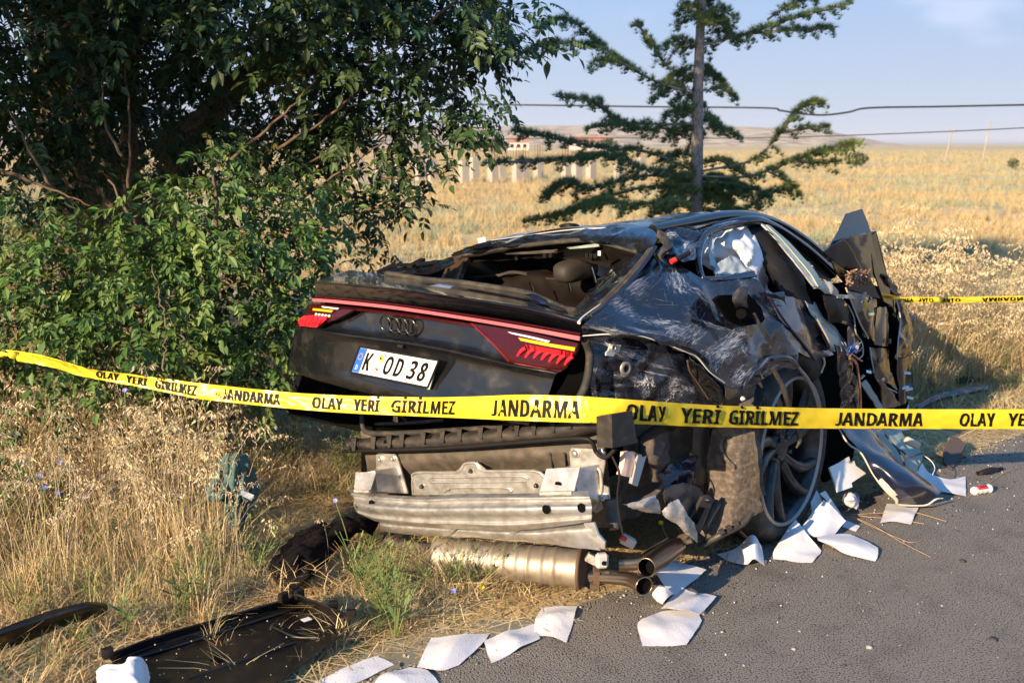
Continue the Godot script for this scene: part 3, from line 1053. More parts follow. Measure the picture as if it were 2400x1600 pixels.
	for t in [[[430, 1050, 4.6], [400, 800, 4.6], [330, 560, 4.7], [250, 420, 4.8]], [[480, 1040, 4.7], [500, 760, 4.6], [505, 500, 4.6], [490, 330, 4.7]], [[520, 1050, 4.7], [600, 800, 4.6], [640, 600, 4.7]], [[300, 1060, 4.6], [200, 760, 4.5], [100, 560, 4.6]], [[380, 960, 4.4], [300, 860, 4.3], [270, 700, 4.4]]]:
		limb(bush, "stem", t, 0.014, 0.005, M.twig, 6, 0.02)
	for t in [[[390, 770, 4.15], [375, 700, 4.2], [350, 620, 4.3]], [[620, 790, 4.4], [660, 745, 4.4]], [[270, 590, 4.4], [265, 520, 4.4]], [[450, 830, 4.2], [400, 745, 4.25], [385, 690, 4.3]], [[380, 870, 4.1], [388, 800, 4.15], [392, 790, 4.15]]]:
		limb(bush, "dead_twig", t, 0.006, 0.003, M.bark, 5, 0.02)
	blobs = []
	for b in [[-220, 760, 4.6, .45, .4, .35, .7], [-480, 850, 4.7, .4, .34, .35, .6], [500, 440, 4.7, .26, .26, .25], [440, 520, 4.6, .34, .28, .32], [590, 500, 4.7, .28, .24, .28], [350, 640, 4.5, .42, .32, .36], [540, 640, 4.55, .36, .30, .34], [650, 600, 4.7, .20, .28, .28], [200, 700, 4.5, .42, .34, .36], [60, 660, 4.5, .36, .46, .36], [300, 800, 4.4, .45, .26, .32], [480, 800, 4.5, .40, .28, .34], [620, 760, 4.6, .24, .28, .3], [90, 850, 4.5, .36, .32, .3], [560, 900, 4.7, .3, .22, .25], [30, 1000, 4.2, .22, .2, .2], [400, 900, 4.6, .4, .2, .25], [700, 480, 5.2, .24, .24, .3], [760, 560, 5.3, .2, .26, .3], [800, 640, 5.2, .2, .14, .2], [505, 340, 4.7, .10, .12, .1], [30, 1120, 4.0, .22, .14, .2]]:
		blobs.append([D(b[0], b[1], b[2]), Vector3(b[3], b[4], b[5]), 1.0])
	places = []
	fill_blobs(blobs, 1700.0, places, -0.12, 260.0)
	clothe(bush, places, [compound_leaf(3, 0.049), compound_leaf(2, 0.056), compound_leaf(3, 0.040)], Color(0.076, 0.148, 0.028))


func cedar() -> void:
	var tree := thing("cedar_tree", "young dark cedar with drooping branches behind the wreck roof", "tree", D(1632, 742, 9.0) * Vector3(1, 0, 1))
	var p := []
	for q in [[1630, 760, 9.0], [1632, 505, 9.0], [1634, 400, 9.0], [1637, 200, 9.0], [1645, 0, 9.0], [1650, -150, 9.0], [1652, -330, 9.0]]: p.append(D(q[0], q[1], q[2]))
	var rad := [0.066, 0.060, 0.055, 0.046, 0.036, 0.024, 0.01]
	obj("trunk", Geo.new().tube(p, rad, 12), M.cedar_bark, tree)
	var spur := Geo.new()   # a bundle of needles
	for k in 20:
		var d := Vector3(rng.randfn(), absf(rng.randfn()) * 1.1 + 0.25, rng.randfn()).normalized()
		var s := d.cross(Vector3(0.3, 0.5, 0.8)).normalized() * 0.0014
		var ln := rng.randf_range(0.026, 0.048)
		spur.col = Color.WHITE * rng.randf_range(0.8, 1.2)
		spur.poly([-s, s, d * ln], s.cross(d))
	var needles := spur.mesh(true)
	var xf := []
	var cols := []
	var dress := func(path: Array, dens: float, tint: Color) -> void:
		for i in path.size() - 1:
			var a: Vector3 = path[i]
			var b: Vector3 = path[i + 1]
			for k in int(maxf(1.0, a.distance_to(b) * dens)):
				var q := a.lerp(b, rng.randf()) + Vector3(rng.randfn(), rng.randfn(), rng.randfn()) * 0.012
				var bs := Basis(Vector3(rng.randfn(), rng.randfn(), rng.randfn()).normalized(), rng.randf_range(0, 0.9))
				xf.append(Transform3D(bs.scaled(Vector3.ONE * rng.randf_range(0.8, 1.5)), q))
				cols.append(tint * rng.randf_range(0.7, 1.35))
	var grow := func(path: Array, r0: float, length: float, tint: Color) -> void:
		obj("branch", Geo.new().tube(path, r0 * 0.75, 5), M.cedar_bark, tree)
		var total := 0.0
		for i in path.size() - 1: total += path[i].distance_to(path[i + 1])
		dress.call(path.slice(path.size() / 3), 66.0, tint)
		var twigs := int(total / 0.05)
		for k in twigs:
			var f := 0.14 + 0.86 * k / float(twigs)
			var at := Geo.along(path, f)
			var dir := (Geo.along(path, minf(f + 0.05, 1.0)) - Geo.along(path, f - 0.05)).normalized()
			var across: Vector3 = dir.cross(Vector3.UP).normalized() * (1.0 if k % 2 else -1.0)
			var ln := length * (0.35 + 0.65 * sin(PI * clampf(f * 0.95, 0.05, 1.0))) * rng.randf_range(0.5, 1.2)
			var e := (dir * rng.randf_range(0.5, 1.0) + across * rng.randf_range(0.3, 1.0) + Vector3(0, rng.randf_range(-0.6, 0.05), 0)).normalized()
			var q := [at, at + e * ln * 0.5 + Vector3(0, 0.01, 0), at + e * ln + Vector3(0, -0.06 * ln - 0.02, 0)]
			dress.call(q, 80.0, tint)
			if ln > 0.2:
				for h in 2:
					var a2 := Geo.along(q, 0.35 + 0.25 * h)
					var e2 := (e + across.cross(e) * rng.randf_range(-0.7, 0.7) + Vector3(0, rng.randf_range(-0.9, 0.1), 0)).normalized()
					dress.call([a2, a2 + e2 * ln * 0.35], 70.0, tint)
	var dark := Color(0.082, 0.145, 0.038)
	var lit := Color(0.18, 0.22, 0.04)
	var b := [
		[[1632, 220, 9.0], [1531, 187, 8.9], [1461, 145, 8.8], [1391, 89, 8.8], [1330, 42, 8.8], [1262, 66, 8.8]], [[1632, 185, 9.0], [1560, 150, 9.2], [1520, 85, 9.3], [1488, 54, 9.4]], [[1461, 145, 8.8], [1400, 105, 8.7], [1300, 100, 8.6], [1225, 118, 8.6]], [[1500, 165, 8.8], [1440, 140, 8.7], [1391, 140, 8.6]],
		[[1631, 290, 9.0], [1530, 290, 8.8], [1447, 281, 8.6], [1396, 239, 8.5], [1302, 224, 8.5]], [[1631, 323, 9.0], [1560, 300, 9.2], [1508, 304, 9.3], [1440, 290, 9.4], [1380, 300, 9.4]], [[1630, 402, 9.0], [1522, 355, 8.7], [1414, 346, 8.5], [1274, 318, 8.4], [1199, 304, 8.4]], [[1630, 407, 9.0], [1530, 400, 8.6], [1435, 365, 8.4], [1321, 374, 8.2], [1134, 381, 8.1]],
		[[1630, 412, 9.0], [1508, 412, 8.6], [1391, 440, 8.3], [1330, 425, 8.2], [1274, 458, 8.2]], [[1630, 430, 9.0], [1500, 440, 8.8], [1400, 470, 8.6], [1320, 500, 8.5], [1225, 519, 8.5]], [[1632, 480, 9.0], [1580, 470, 8.4], [1490, 480, 8.2], [1420, 472, 8.1], [1370, 480, 8.1]], [[1632, 470, 9.0], [1570, 490, 8.8], [1548, 497, 8.7]],
		[[1636, 108, 9.0], [1742, 80, 8.9], [1859, 42, 8.8], [1999, 5, 8.8]], [[1742, 80, 8.9], [1850, 70, 8.8], [1955, 65, 8.8]], [[1800, 45, 8.9], [1850, 10, 8.9], [1930, -15, 8.9]], [[1634, 402, 9.0], [1765, 374, 8.8], [1835, 304, 8.7], [1882, 248, 8.7], [1932, 240, 8.7]], [[1835, 310, 8.7], [1890, 300, 8.7], [1945, 296, 8.7]], [[1634, 412, 9.0], [1756, 412, 8.7], [1859, 374, 8.6], [1952, 346, 8.5], [2010, 332, 8.5]], [[1860, 378, 8.6], [1920, 380, 8.6], [1975, 376, 8.6]], [[1634, 486, 9.0], [1742, 491, 8.7], [1789, 458, 8.6], [1849, 440, 8.6]], [[1634, 425, 9.0], [1720, 430, 8.8], [1790, 450, 8.7]], [[1800, 400, 8.6], [1840, 420, 8.6], [1870, 440, 8.6]]]
	for i in b.size():
		var path := smooth_path(pts_of(D, b[i]), 14)
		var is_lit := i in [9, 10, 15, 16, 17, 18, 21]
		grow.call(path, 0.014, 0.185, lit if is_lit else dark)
	for k in 120:   # short inner branches all round the trunk
		var h := rng.randf()
		var at := Geo.along(p, lerpf(0.16, 0.84, h))
		var a := rng.randf() * TAU
		var ln := rng.randf_range(0.22, 0.55) * (1.0 - 0.25 * h)
		if sin(a) > 0.5 and k % 3: continue
		var e := Vector3(cos(a), 0.0, sin(a))
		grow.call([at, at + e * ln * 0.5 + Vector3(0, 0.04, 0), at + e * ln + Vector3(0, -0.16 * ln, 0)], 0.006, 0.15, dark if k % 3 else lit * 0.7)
	many("needles", needles, M.needle, xf, cols, tree)


func panel(called: String, kind: Callable, table: Array, m: Material, nu := 24, nv := 16, th := 0.003, dent := 0.0, df := 5.0, jag := 0.0, parent: Node = null) -> MeshInstance3D:
	return obj(called, Geo.new().sheet(rows_of(kind, table), nu, nv, th, dent, df, jag, dents), m, parent if parent else car)


func rod(called: String, kind: Callable, table: Array, r, m: Material, parent: Node = null, sides := 8, fine := 6) -> MeshInstance3D:
	var p := smooth_path(pts_of(kind, table), table.size() * fine)
	if r is Array:
		var q := []
		for i in p.size():
			var x: float = float(i) / (p.size() - 1) * (r.size() - 1)
			var k := mini(int(x), r.size() - 2)
			q.append(lerpf(r[k], r[k + 1], x - k))
		r = q
	return obj(called, Geo.new().tube(p, r, sides), m, parent if parent else car)


func plate_of(called: String, kind: Callable, table: Array, th: float, m: Material, parent: Node = null) -> MeshInstance3D:
	return obj(called, Geo.new().slab(pts_of(kind, table), th, Vector3(0.1, 0.1, 1)), m, parent if parent else car)


func bolt(kind: Callable, u: float, w: float, out: float, r: float, m: Material, parent: Node, facing := REAR) -> void:
	var at: Vector3 = kind.call(u, w, out)
	var b := Basis(facing.cross(Vector3.UP).normalized(), Vector3.UP, facing)
	var g := Geo.new().lathe([Vector2(r * 1.6, 0), Vector2(r * 1.6, 0.003), Vector2(r, 0.003), Vector2(r, 0.011), Vector2(r * 0.6, 0.013), Vector2(0.0005, 0.013)], 6, Transform3D(b, at))
	obj("bolt", g, m, parent)


func text_on(txt: String, place: Callable, wide := 1.0) -> Geo:   # flat lettering laid on any surface; place(x, y, z) with a capital 1 high
	var tm := TextMesh.new()
	var f := SystemFont.new()
	f.font_names = PackedStringArray(["Droid Sans"])
	f.font_weight = 700
	tm.font = f
	tm.font_size = 64
	tm.pixel_size = 1.0 / 46.0
	tm.depth = 0.03
	tm.curve_step = 2.0
	tm.text = txt
	tm.horizontal_alignment = HORIZONTAL_ALIGNMENT_LEFT
	tm.vertical_alignment = VERTICAL_ALIGNMENT_BOTTOM
	var a := tm.get_mesh_arrays()
	var vs: PackedVector3Array = a[Mesh.ARRAY_VERTEX]
	var ns: PackedVector3Array = a[Mesh.ARRAY_NORMAL]
	var lo := 1e9
	var base := 1e9
	for p in vs:
		lo = minf(lo, p.x)
	# the baseline: the foot of a plain E beside it
	base = _baseline(tm)
	var g := Geo.new()
	var hook := [0.0, 0.0]   # this font's J hangs below the line: lift it back up
	if txt.begins_with("J"):
		var one: TextMesh = tm.duplicate()
		one.text = "J"
		var jx := -1e9
		var jl := 1e9
		for p in (one.get_mesh_arrays()[Mesh.ARRAY_VERTEX] as PackedVector3Array):
			jx = maxf(jx, p.x)
			jl = minf(jl, p.x)
			hook[1] = maxf(hook[1], base - p.y)
		hook[0] = jx - jl + 0.004
	for i in vs.size():
		var yy: float = vs[i].y - base
		if vs[i].x - lo < hook[0]: yy = (yy + hook[1]) / (1.0 + hook[1])
		var p := Vector3((vs[i].x - lo) * wide, yy, vs[i].z + 0.015)
		var q: Vector3 = place.call(p.x, p.y, p.z)
		var e: Vector3 = ns[i] * 0.01
		var q2: Vector3 = place.call(p.x + e.x, p.y + e.y, p.z + e.z)
		g.put(q, (q2 - q).normalized())
	if a[Mesh.ARRAY_INDEX] != null: g.ix = a[Mesh.ARRAY_INDEX]
	else:
		for i in vs.size(): g.ix.append(i)
	return g


var base_y := 1e9


func _baseline(like: TextMesh) -> float:
	if base_y > 1e8:
		var t: TextMesh = like.duplicate()
		t.text = "E"
		for p in (t.get_mesh_arrays()[Mesh.ARRAY_VERTEX] as PackedVector3Array): base_y = minf(base_y, p.y)
	return base_y


func wreck() -> void:
	car = thing("wrecked_car", "crushed dark saloon with torn right flank, bared bumper beam and hanging tailgate", "car", Vector3(0.7, 0, -4.0))
	rear_end()
	tailgate()
	cabin()
	flank()
	wheel()
	torn_front()


func rear_end() -> void:
	var p: Material = M.plastic
	panel("back_panel", R, [[[845, 1010, -.05], [1000, 1025, -.05], [1200, 1020, -.05], [1415, 1000, -.05]], [[858, 1085, -.02], [1000, 1075, .0], [1200, 1070, .0], [1420, 1050, -.02]], [[862, 1130, -.06], [1000, 1130, -.06], [1200, 1125, -.06], [1425, 1110, -.05]], [[868, 1215, -.08], [1000, 1235, -.08], [1200, 1245, -.08], [1435, 1235, -.07]]], M.dirty_steel, 30, 14, .004, .006, 3.0)
	for u in [1290, 1322, 1340]: rod("pressed_rib", R, [[u, 1062, -.004], [u + 3, 1098, -.03]], .006, M.dirty_steel)
	# the black plastic bumper carrier
	var bc := panel("bumper_carrier", R, [[[806, 1030, -.10], [950, 1018, -.10], [1150, 1003, -.10], [1290, 985, -.09], [1392, 958, -.08]], [[806, 1034, .03], [950, 1026, .035], [1150, 1010, .04], [1290, 995, .04], [1400, 968, .04]], [[815, 1050, .045], [950, 1049, .05], [1150, 1036, .055], [1290, 1026, .055], [1405, 1000, .05]], [[820, 1056, -.02], [950, 1056, -.02], [1150, 1043, -.02], [1290, 1033, -.02], [1405, 1010, -.02]]], p, 40, 12, .004, .004, 9.0)
	for u in [822, 868, 905, 935, 985, 1030, 1070, 1120, 1165, 1205, 1245, 1290, 1330, 1368]:
		var v0: float = 1034 - (u - 806) * 0.09 - maxf(0, u - 1290) * 0.14
		obj("rib", Geo.new().hexa([R(u, v0 - 4, .045), R(u + 12, v0 - 5, .045), R(u + 9, v0 + 24, .07), R(u + 2, v0 + 24, .07)], [R(u, v0 - 6, -.05), R(u + 12, v0 - 7, -.05), R(u + 9, v0 + 24, -.0), R(u + 2, v0 + 24, -.0)]), p, bc)
	for u in [910, 1010, 1135, 1210]:
		var v0: float = 1046 - (u - 806) * 0.075
		obj("recess", Geo.new().lathe([Vector2(.017, .0), Vector2(.016, .012), Vector2(.0005, .012)], 14, Transform3D(Basis(REAR.cross(Vector3.UP).normalized(), Vector3.UP, REAR), R(u, v0, .042))), M.void, bc)
	obj("end_block", Geo.new().hexa([R(1334, 972, .06), R(1400, 945, .06), R(1405, 985, .06), R(1336, 1012, .06)], [R(1334, 968, -.06), R(1404, 938, -.06), R(1409, 980, -.06), R(1336, 1010, -.06)]), p, bc)
	rod("cable_harness", R, [[803, 1058, .05], [900, 1055, .06], [1000, 1052, .065], [1100, 1046, .065], [1200, 1038, .065], [1300, 1030, .065], [1370, 1028, .06], [1390, 1040, .05], [1398, 1060, .04], [1420, 1072, .04], [1445, 1050, .03]], .0075, M.dull_black)
	rod("trunk_seal", R, [[848, 965, -.03], [850, 1000, -.02], [864, 1014, -.01], [920, 1016, -.0], [1040, 1010, .0], [1150, 1002, .0], [1260, 985, -.0]], .011, M.rubber)
	rod("lock_cable", R, [[880, 994, -.1], [960, 991, -.1], [1040, 984, -.1]], .008, M.dirty_steel)
	obj("latch", Geo.new().box(R(940, 978, -.08), Vector3(.06, .03, .03), Basis(Vector3.UP, .7)), M.chrome, car)
	# corner box of the bumper carrier, in front of the tape
	var bx := obj("corner_box", Geo.new().hexa([R(1398, 976, .14), R(1434, 970, .17), R(1436, 1050, .16), R(1400, 1048, .14)], [R(1440, 966, -.02), R(1482, 962, .04), R(1494, 1038, .02), R(1440, 1046, -.02)]), p, car)
	obj("corner_box_side", Geo.new().hexa([S(1436, 974, .20), S(1482, 966, .12), S(1494, 1040, .12), S(1438, 1050, .20)], [S(1436, 974, .185), S(1482, 966, .105), S(1494, 1040, .105), S(1438, 1050, .185)]), M.dull_black, car)
	for q in [[1450, 984], [1472, 980], [1455, 1034], [1478, 1028], [1486, 1032]]:
		obj("clip", Geo.new().box(S(q[0], q[1], .18), Vector3(.014, .012, .025), Basis(Vector3.UP, 0.9)), p, bx)
	obj("clip", Geo.new().box(S(1459, 1008, .185), Vector3(.008, .10, .012), Basis(Vector3.UP, 0.9)), M.grey_module, bx)
	# crash boxes
	var al: Material = M.aluminium
	for side in 2:
		var fl := [[882, 1066, .0], [888, 1060, .0], [926, 1064, .0], [932, 1072, .0], [957, 1156, .0], [884, 1156, .0]] if side == 0 else [[1336, 1058, .01], [1342, 1049, .01], [1412, 1053, .01], [1418, 1060, .01], [1418, 1090, .01], [1411, 1134, .01], [1427, 1142, .01], [1430, 1170, .01], [1424, 1186, .01], [1400, 1202, .01], [1345, 1180, .01]]
		var cb := plate_of("crash_box", R, fl, .006, al)
		if side == 0:
			obj("box_section", Geo.new().hexa([R(878, 1104, .10), R(884, 1152, .12), R(838, 1152, .14), R(850, 1108, .12)], [R(930, 1094, .0), R(950, 1156, .0), R(880, 1157, .0), R(882, 1098, .0)]), al, cb)
			obj("face_plate", Geo.new().slab([R(834, 1107, .13), R(882, 1107, .125), R(868, 1151, .155), R(830, 1152, .16)], .006), al, cb)
			obj("weld", Geo.new().tube([R(831, 1151, .165), R(867, 1152, .16)], .007, 8), M.dirty_aluminium, cb)
			for q in [[891, 1076], [921, 1075]]: bolt(R, q[0], q[1], .004, .008, al, cb)
		else:
			obj("box_section", Geo.new().hexa([R(1350, 1099, .10), R(1352, 1152, .12), R(1290, 1152, .12), R(1300, 1102, .10)], [R(1406, 1088, .012), R(1414, 1178, .012), R(1340, 1176, .012), R(1340, 1090, .012)]), al, cb)
			obj("face_plate", Geo.new().slab([R(1282, 1099, .125), R(1361, 1095, .12), R(1347, 1151, .15), R(1266, 1154, .155)], .006), al, cb)
			obj("hole", Geo.new().lathe([Vector2(.0135, .0), Vector2(.0135, .002), Vector2(.0005, .002)], 18, Transform3D(Basis(REAR.cross(Vector3.UP).normalized(), Vector3(0, .9, .4).normalized(), (REAR + Vector3(0, .35, 0)).normalized()), R(1309, 1136, .146))), M.void, cb)
			obj("weld", Geo.new().tube([R(1268, 1157, .16), R(1342, 1155, .155)], .008, 8), M.dirty_aluminium, cb)
			rod("bead", R, [[1395, 1090, .016], [1408, 1110, .018], [1408, 1160, .018], [1390, 1195, .016]], .006, M.dirty_aluminium, cb)
			for q in [[1350, 1062], [1407, 1062], [1417, 1166]]: bolt(R, q[0], q[1], .014, .0105, al, cb)
	# heat shield with pressed beads
	var hs := plate_of("heat_shield", R, [[967, 1160, .02], [964, 1126, .02], [967, 1112, .02], [976, 1105, .02], [1068, 1104, .02], [1078, 1097, .02], [1086, 1085, .02], [1098, 1081, .02], [1118, 1083, .02], [1130, 1092, .02], [1140, 1101, .02], [1252, 1100, .02], [1268, 1105, .02], [1280, 1116, .02], [1276, 1160, .02]], .003, M.aluminium)
	for t in [[[968, 1158, .021], [967, 1126, .021], [976, 1108, .021], [1070, 1107, .021], [1088, 1088, .021], [1100, 1085, .021], [1116, 1086, .021], [1138, 1104, .021], [1250, 1104, .021], [1276, 1118, .021]], [[1010, 1118, .022], [1080, 1118, .022], [1150, 1116, .022], [1220, 1116, .022], [1240, 1122, .022]], [[1010, 1130, .022], [1130, 1129, .022], [1235, 1128, .022]], [[1040, 1152, .022], [1052, 1147, .022], [1060, 1143, .022], [1180, 1143, .022], [1200, 1152, .022]]]:
		rod("bead", R, t, .0055, M.aluminium, hs, 8, 4)
	for q in [[1104, 1104], [989, 1140], [1258, 1138]]: bolt(R, q[0], q[1], .022, .006, M.dark_chrome, hs)
	# the bare bumper beam
	var bm := panel("bumper_beam", R, [[[818, 1146, .13], [872, 1158, .15], [994, 1164, .16], [1085, 1158, .165], [1200, 1158, .165], [1379, 1152, .14]], [[822, 1158, .155], [880, 1166, .17], [994, 1172, .185], [1085, 1169, .19], [1200, 1168, .19], [1382, 1165, .165]],
		[[828, 1166, .15], [884, 1174, .165], [994, 1180, .175], [1085, 1178, .18], [1200, 1176, .18], [1385, 1174, .16]], [[829, 1176, .175], [884, 1186, .195], [994, 1192, .205], [1085, 1191, .21], [1200, 1190, .21], [1387, 1186, .185]], [[829, 1186, .175], [884, 1198, .195], [994, 1206, .205], [1085, 1206, .21], [1200, 1205, .21], [1387, 1199, .185]],
		[[832, 1196, .155], [884, 1208, .17], [994, 1217, .18], [1085, 1219, .185], [1200, 1220, .185], [1387, 1209, .165]], [[840, 1203, .16], [884, 1215, .175], [994, 1226, .185], [1085, 1229, .19], [1200, 1231, .19], [1387, 1216, .17]], [[852, 1209, .14], [890, 1222, .15], [994, 1234, .16], [1085, 1239, .165], [1230, 1241, .165], [1386, 1220, .14]]], al, 60, 42, .004, .004, 4.0)
	for q in [[872, 1181, .185, .016, 0.55], [838, 1184, .178, .010, 0.6], [1281, 1194, .208, .015, 0.8], [1364, 1190, .19, .015, 0.85]]:
		obj("hole", Geo.new().lathe([Vector2(q[3], .0), Vector2(q[3], .004), Vector2(.0005, .004)], 18, Transform3D(Basis(REAR.cross(Vector3.UP).normalized(), Vector3.UP, REAR), R(q[0], q[1], q[2]))), M.void, bm)
	panel("lower_bracket", R, [[[890, 1218, .10], [1050, 1232, .11], [1240, 1240, .11], [1386, 1222, .10]], [[892, 1230, .125], [1050, 1242, .13], [1240, 1250, .135], [1396, 1240, .13]], [[890, 1240, .115], [1040, 1253, .12], [1239, 1265, .125], [1400, 1268, .12]], [[892, 1246, .09], [1040, 1257, .1], [1239, 1270, .10], [1408, 1290, .10]]], al, 40, 12, .004, .006, 6.0)
	for u in [1055, 1205]: obj("gusset", Geo.new().slab([R(u, 1240, .14), R(u + 18, 1238, .14), R(u - 4, 1256, .135), R(u - 18, 1256, .13)], .004), al, car)
	plate_of("hanger_bracket", R, [[1370, 1225, .13], [1394, 1224, .13], [1404, 1252, .13], [1420, 1270, .12], [1419, 1286, .12], [1400, 1282, .12], [1384, 1262, .13]], .008, al)
	# muffler, a ribbed can
	var a := D(1010, 1300, 3.46)
	var b := D(1366, 1333, 3.30)
	var z := (b - a).normalized()
	var bs := Basis(Vector3.UP.cross(z).normalized(), z.cross(Vector3.UP.cross(z)).normalized(), z)
	var ln := a.distance_to(b)
	var prof := [Vector2(.001, 0), Vector2(.035, .001), Vector2(.056, .012), Vector2(.0635, .03)]
	for k in 90:
		var s := .04 + (ln - .075) * k / 89.0
		var w := fposmod(s * 22.0, 1.0)
		prof.append(Vector2(.065 + (.0028 if w > .3 and w < .62 and s > .06 and s < ln - .06 else 0.0), s))
	prof.append_array([Vector2(.067, ln - .012), Vector2(.069, ln - .010)])
	var mf := obj("muffler", Geo.new().lathe(prof, 40, Transform3D(bs, a), 1.1), M.muffler_steel, car)
	obj("end_cap", Geo.new().lathe([Vector2(.0702, ln - .012), Vector2(.0725, ln - .009), Vector2(.0725, ln - .004), Vector2(.0705, ln - .0), Vector2(.066, ln + .002), Vector2(.05, ln + .004), Vector2(.001, ln + .006)], 40, Transform3D(bs, a), 1.1), M.rust, mf)
	rod("inlet_pipe", D, [[900, 1262, 3.75], [950, 1280, 3.72], [1012, 1290, 3.62]], .024, M.dirty_steel, null, 12)
	rod("inlet_pipe", D, [[880, 1300, 3.75], [950, 1312, 3.7], [1015, 1318, 3.62]], .022, M.dirty_steel, null, 12)
	# tail pipes
	for t in [[[[1388, 1352, 3.14], [1440, 1354, 3.08], [1478, 1358, 3.03], [1498, 1366, 2.99], [1510, 1374, 2.96]], [.022, .0225, .0245, .029, .031], M.pipe_steel], [[[1592, 1278, 3.3], [1572, 1290, 3.22], [1545, 1310, 3.12], [1516, 1330, 3.02]], [.026, .034, .036, .031], M.tip_steel]]:
		var ctl := pts_of(D, t[0])
		var way := smooth_path(ctl, 24)
		var rad := []
		for i in 25:
			var x: float = i / 24.0 * (t[1].size() - 1)
			rad.append(lerpf(t[1][mini(int(x), t[1].size() - 2)], t[1][mini(int(x), t[1].size() - 2) + 1], x - mini(int(x), t[1].size() - 2)))
		var tip := obj("exhaust_tip", Geo.new().tube(way, rad, 28, false), t[2], car)
		for i in 25: rad[i] = rad[i] - .0015
		obj("bore", Geo.new().tube(way.slice(0, 22), rad.slice(0, 22), 20), M.void, tip)
		var lip := []
		var dd: Vector3 = (way[24] - way[23]).normalized()
		var sx := dd.cross(Vector3.UP).normalized()
		for i in 25: lip.append(way[24] + (sx * cos(TAU * i / 24) + sx.cross(dd) * sin(TAU * i / 24)) * rad[24])
		obj("rolled_lip", Geo.new().tube(lip, .0022, 6, false), t[2], tip)
	rod("exhaust_elbow", D, [[1450, 1322, 3.2], [1500, 1318, 3.2], [1530, 1300, 3.22], [1570, 1276, 3.32]], .024, M.pipe_steel, null, 18)
	obj("pipe_clamp", Geo.new().box(D(1398, 1354, 3.12), Vector3(.02, .06, .05)), M.rust, car)
	obj("pipe_clamp", Geo.new().box(D(1394, 1374, 3.1), Vector3(.03, .016, .02)), M.rust, car)
	var dm := obj("rubber_mount", Geo.new().box(D(1411, 1314, 3.12), Vector3(.042, .052, .03), Basis(Vector3.UP, .2), .008), M.grey_module, car)
	obj("mount_hole", Geo.new().lathe([Vector2(.008, 0), Vector2(.008, .003), Vector2(.0005, .003)], 12, Transform3D(Basis(), D(1416, 1320, 3.1))), M.void, dm)
	obj("bracket", Geo.new().box(D(1388, 1310, 3.16), Vector3(.04, .03, .02), Basis(Vector3.BACK, -.5)), M.dirty_aluminium, car)
	# hoses, foam and module at the corner
	rod("mesh_hose", R, [[1428, 1170, .0], [1436, 1205, .0], [1440, 1240, .02]], [.026, .028, .016], M.dirty_steel, null, 14)
	rod("cable", R, [[1436, 1070, .05], [1452, 1110, .06], [1448, 1160, .06], [1452, 1210, .06], [1460, 1250, .06]], .004, M.dull_black)
	panel("foam_pad", S, [[[1462, 1060, .14], [1476, 1057, .13], [1492, 1062, .12]], [[1458, 1090, .14], [1470, 1090, .14], [1484, 1092, .12]], [[1450, 1112, .14], [1466, 1116, .14], [1478, 1118, .12]]], M.foam_pink, 6, 6, .02, .004)
	obj("control_module", Geo.new().hexa([S(1497, 1064, .17), S(1516, 1068, .15), S(1495, 1140, .15), S(1482, 1134, .17)], [S(1489, 1062, .12), S(1508, 1066, .1), S(1487, 1138, .1), S(1474, 1132, .12)]), M.grey_module, car)
	obj("plug", Geo.new().tube([S(1506, 1046, .15), S(1505, 1068, .15)], .012, 8), M.dull_black, car)
	rod("cable_harness", S, [[1505, 1048, .15], [1502, 1030, .14], [1515, 1020, .12], [1540, 1004, .08], [1560, 996, .05], [1575, 1000, .02]], [.006, .009, .013, .014, .015, .016], M.dull_black, null, 10)
	panel("torn_flap", S, [[[1458, 1182, .15], [1500, 1172, .16], [1540, 1156, .15]], [[1480, 1192, .16], [1510, 1186, .18], [1546, 1176, .17]], [[1500, 1196, .15], [1520, 1200, .16], [1550, 1206, .15]]], M.dirty_aluminium, 12, 10, .003, .012, 8.0, .08)
	panel("torn_flap", S, [[[1551, 1198, .17], [1566, 1180, .17], [1588, 1166, .16]], [[1558, 1212, .19], [1584, 1204, .2], [1608, 1198, .19]], [[1590, 1232, .19], [1610, 1234, .2], [1632, 1236, .18]], [[1606, 1250, .18], [1622, 1262, .18], [1636, 1274, .16]]], M.dirty_aluminium, 14, 14, .003, .010, 8.0, .06)
	panel("side_bracket", S, [[[1552, 1142, .1], [1600, 1130, .1], [1640, 1142, .08]], [[1560, 1180, .12], [1610, 1180, .13], [1660, 1172, .1]], [[1600, 1240, .12], [1630, 1250, .13], [1680, 1200, .1]]], p, 14, 14, .006, .008, 7.0, .05)
	var arm := plate_of("bracket_arm", S, [[1646, 1164, .16], [1660, 1160, .16], [1670, 1170, .16], [1640, 1246, .16], [1622, 1250, .16], [1612, 1228, .16]], .014, p)
	plate_of("slot", S, [[1640, 1188, .175], [1652, 1190, .175], [1634, 1228, .175], [1620, 1224, .175]], .006, M.void, arm)
	bolt(S, 1659, 1172, .17, .007, M.dark_chrome, arm, Vector3(.3, .2, .93).normalized())
	rod("rubber_stop", S, [[1684, 1176, .13], [1660, 1220, .14], [1648, 1240, .14]], .016, M.rubber, null, 12)
	panel("inner_metal", S, [[[1450, 1000, -.1], [1540, 990, -.1], [1660, 985, -.1]], [[1460, 1090, -.1], [1560, 1080, -.14], [1660, 1090, -.12]], [[1440, 1220, -.1], [1560, 1200, -.15], [1650, 1230, -.12]]], M.dirty_steel, 24, 20, .004, .05, 5.0)
	panel("inner_metal", S, [[[1560, 1090, .02], [1600, 1078, .02], [1650, 1060, .0]], [[1560, 1110, .05], [1610, 1105, .06], [1652, 1110, .02]], [[1555, 1142, .04], [1600, 1140, .05], [1648, 1134, .02]]], M.navy_paint, 14, 12, .003, .03, 7.0, .06)
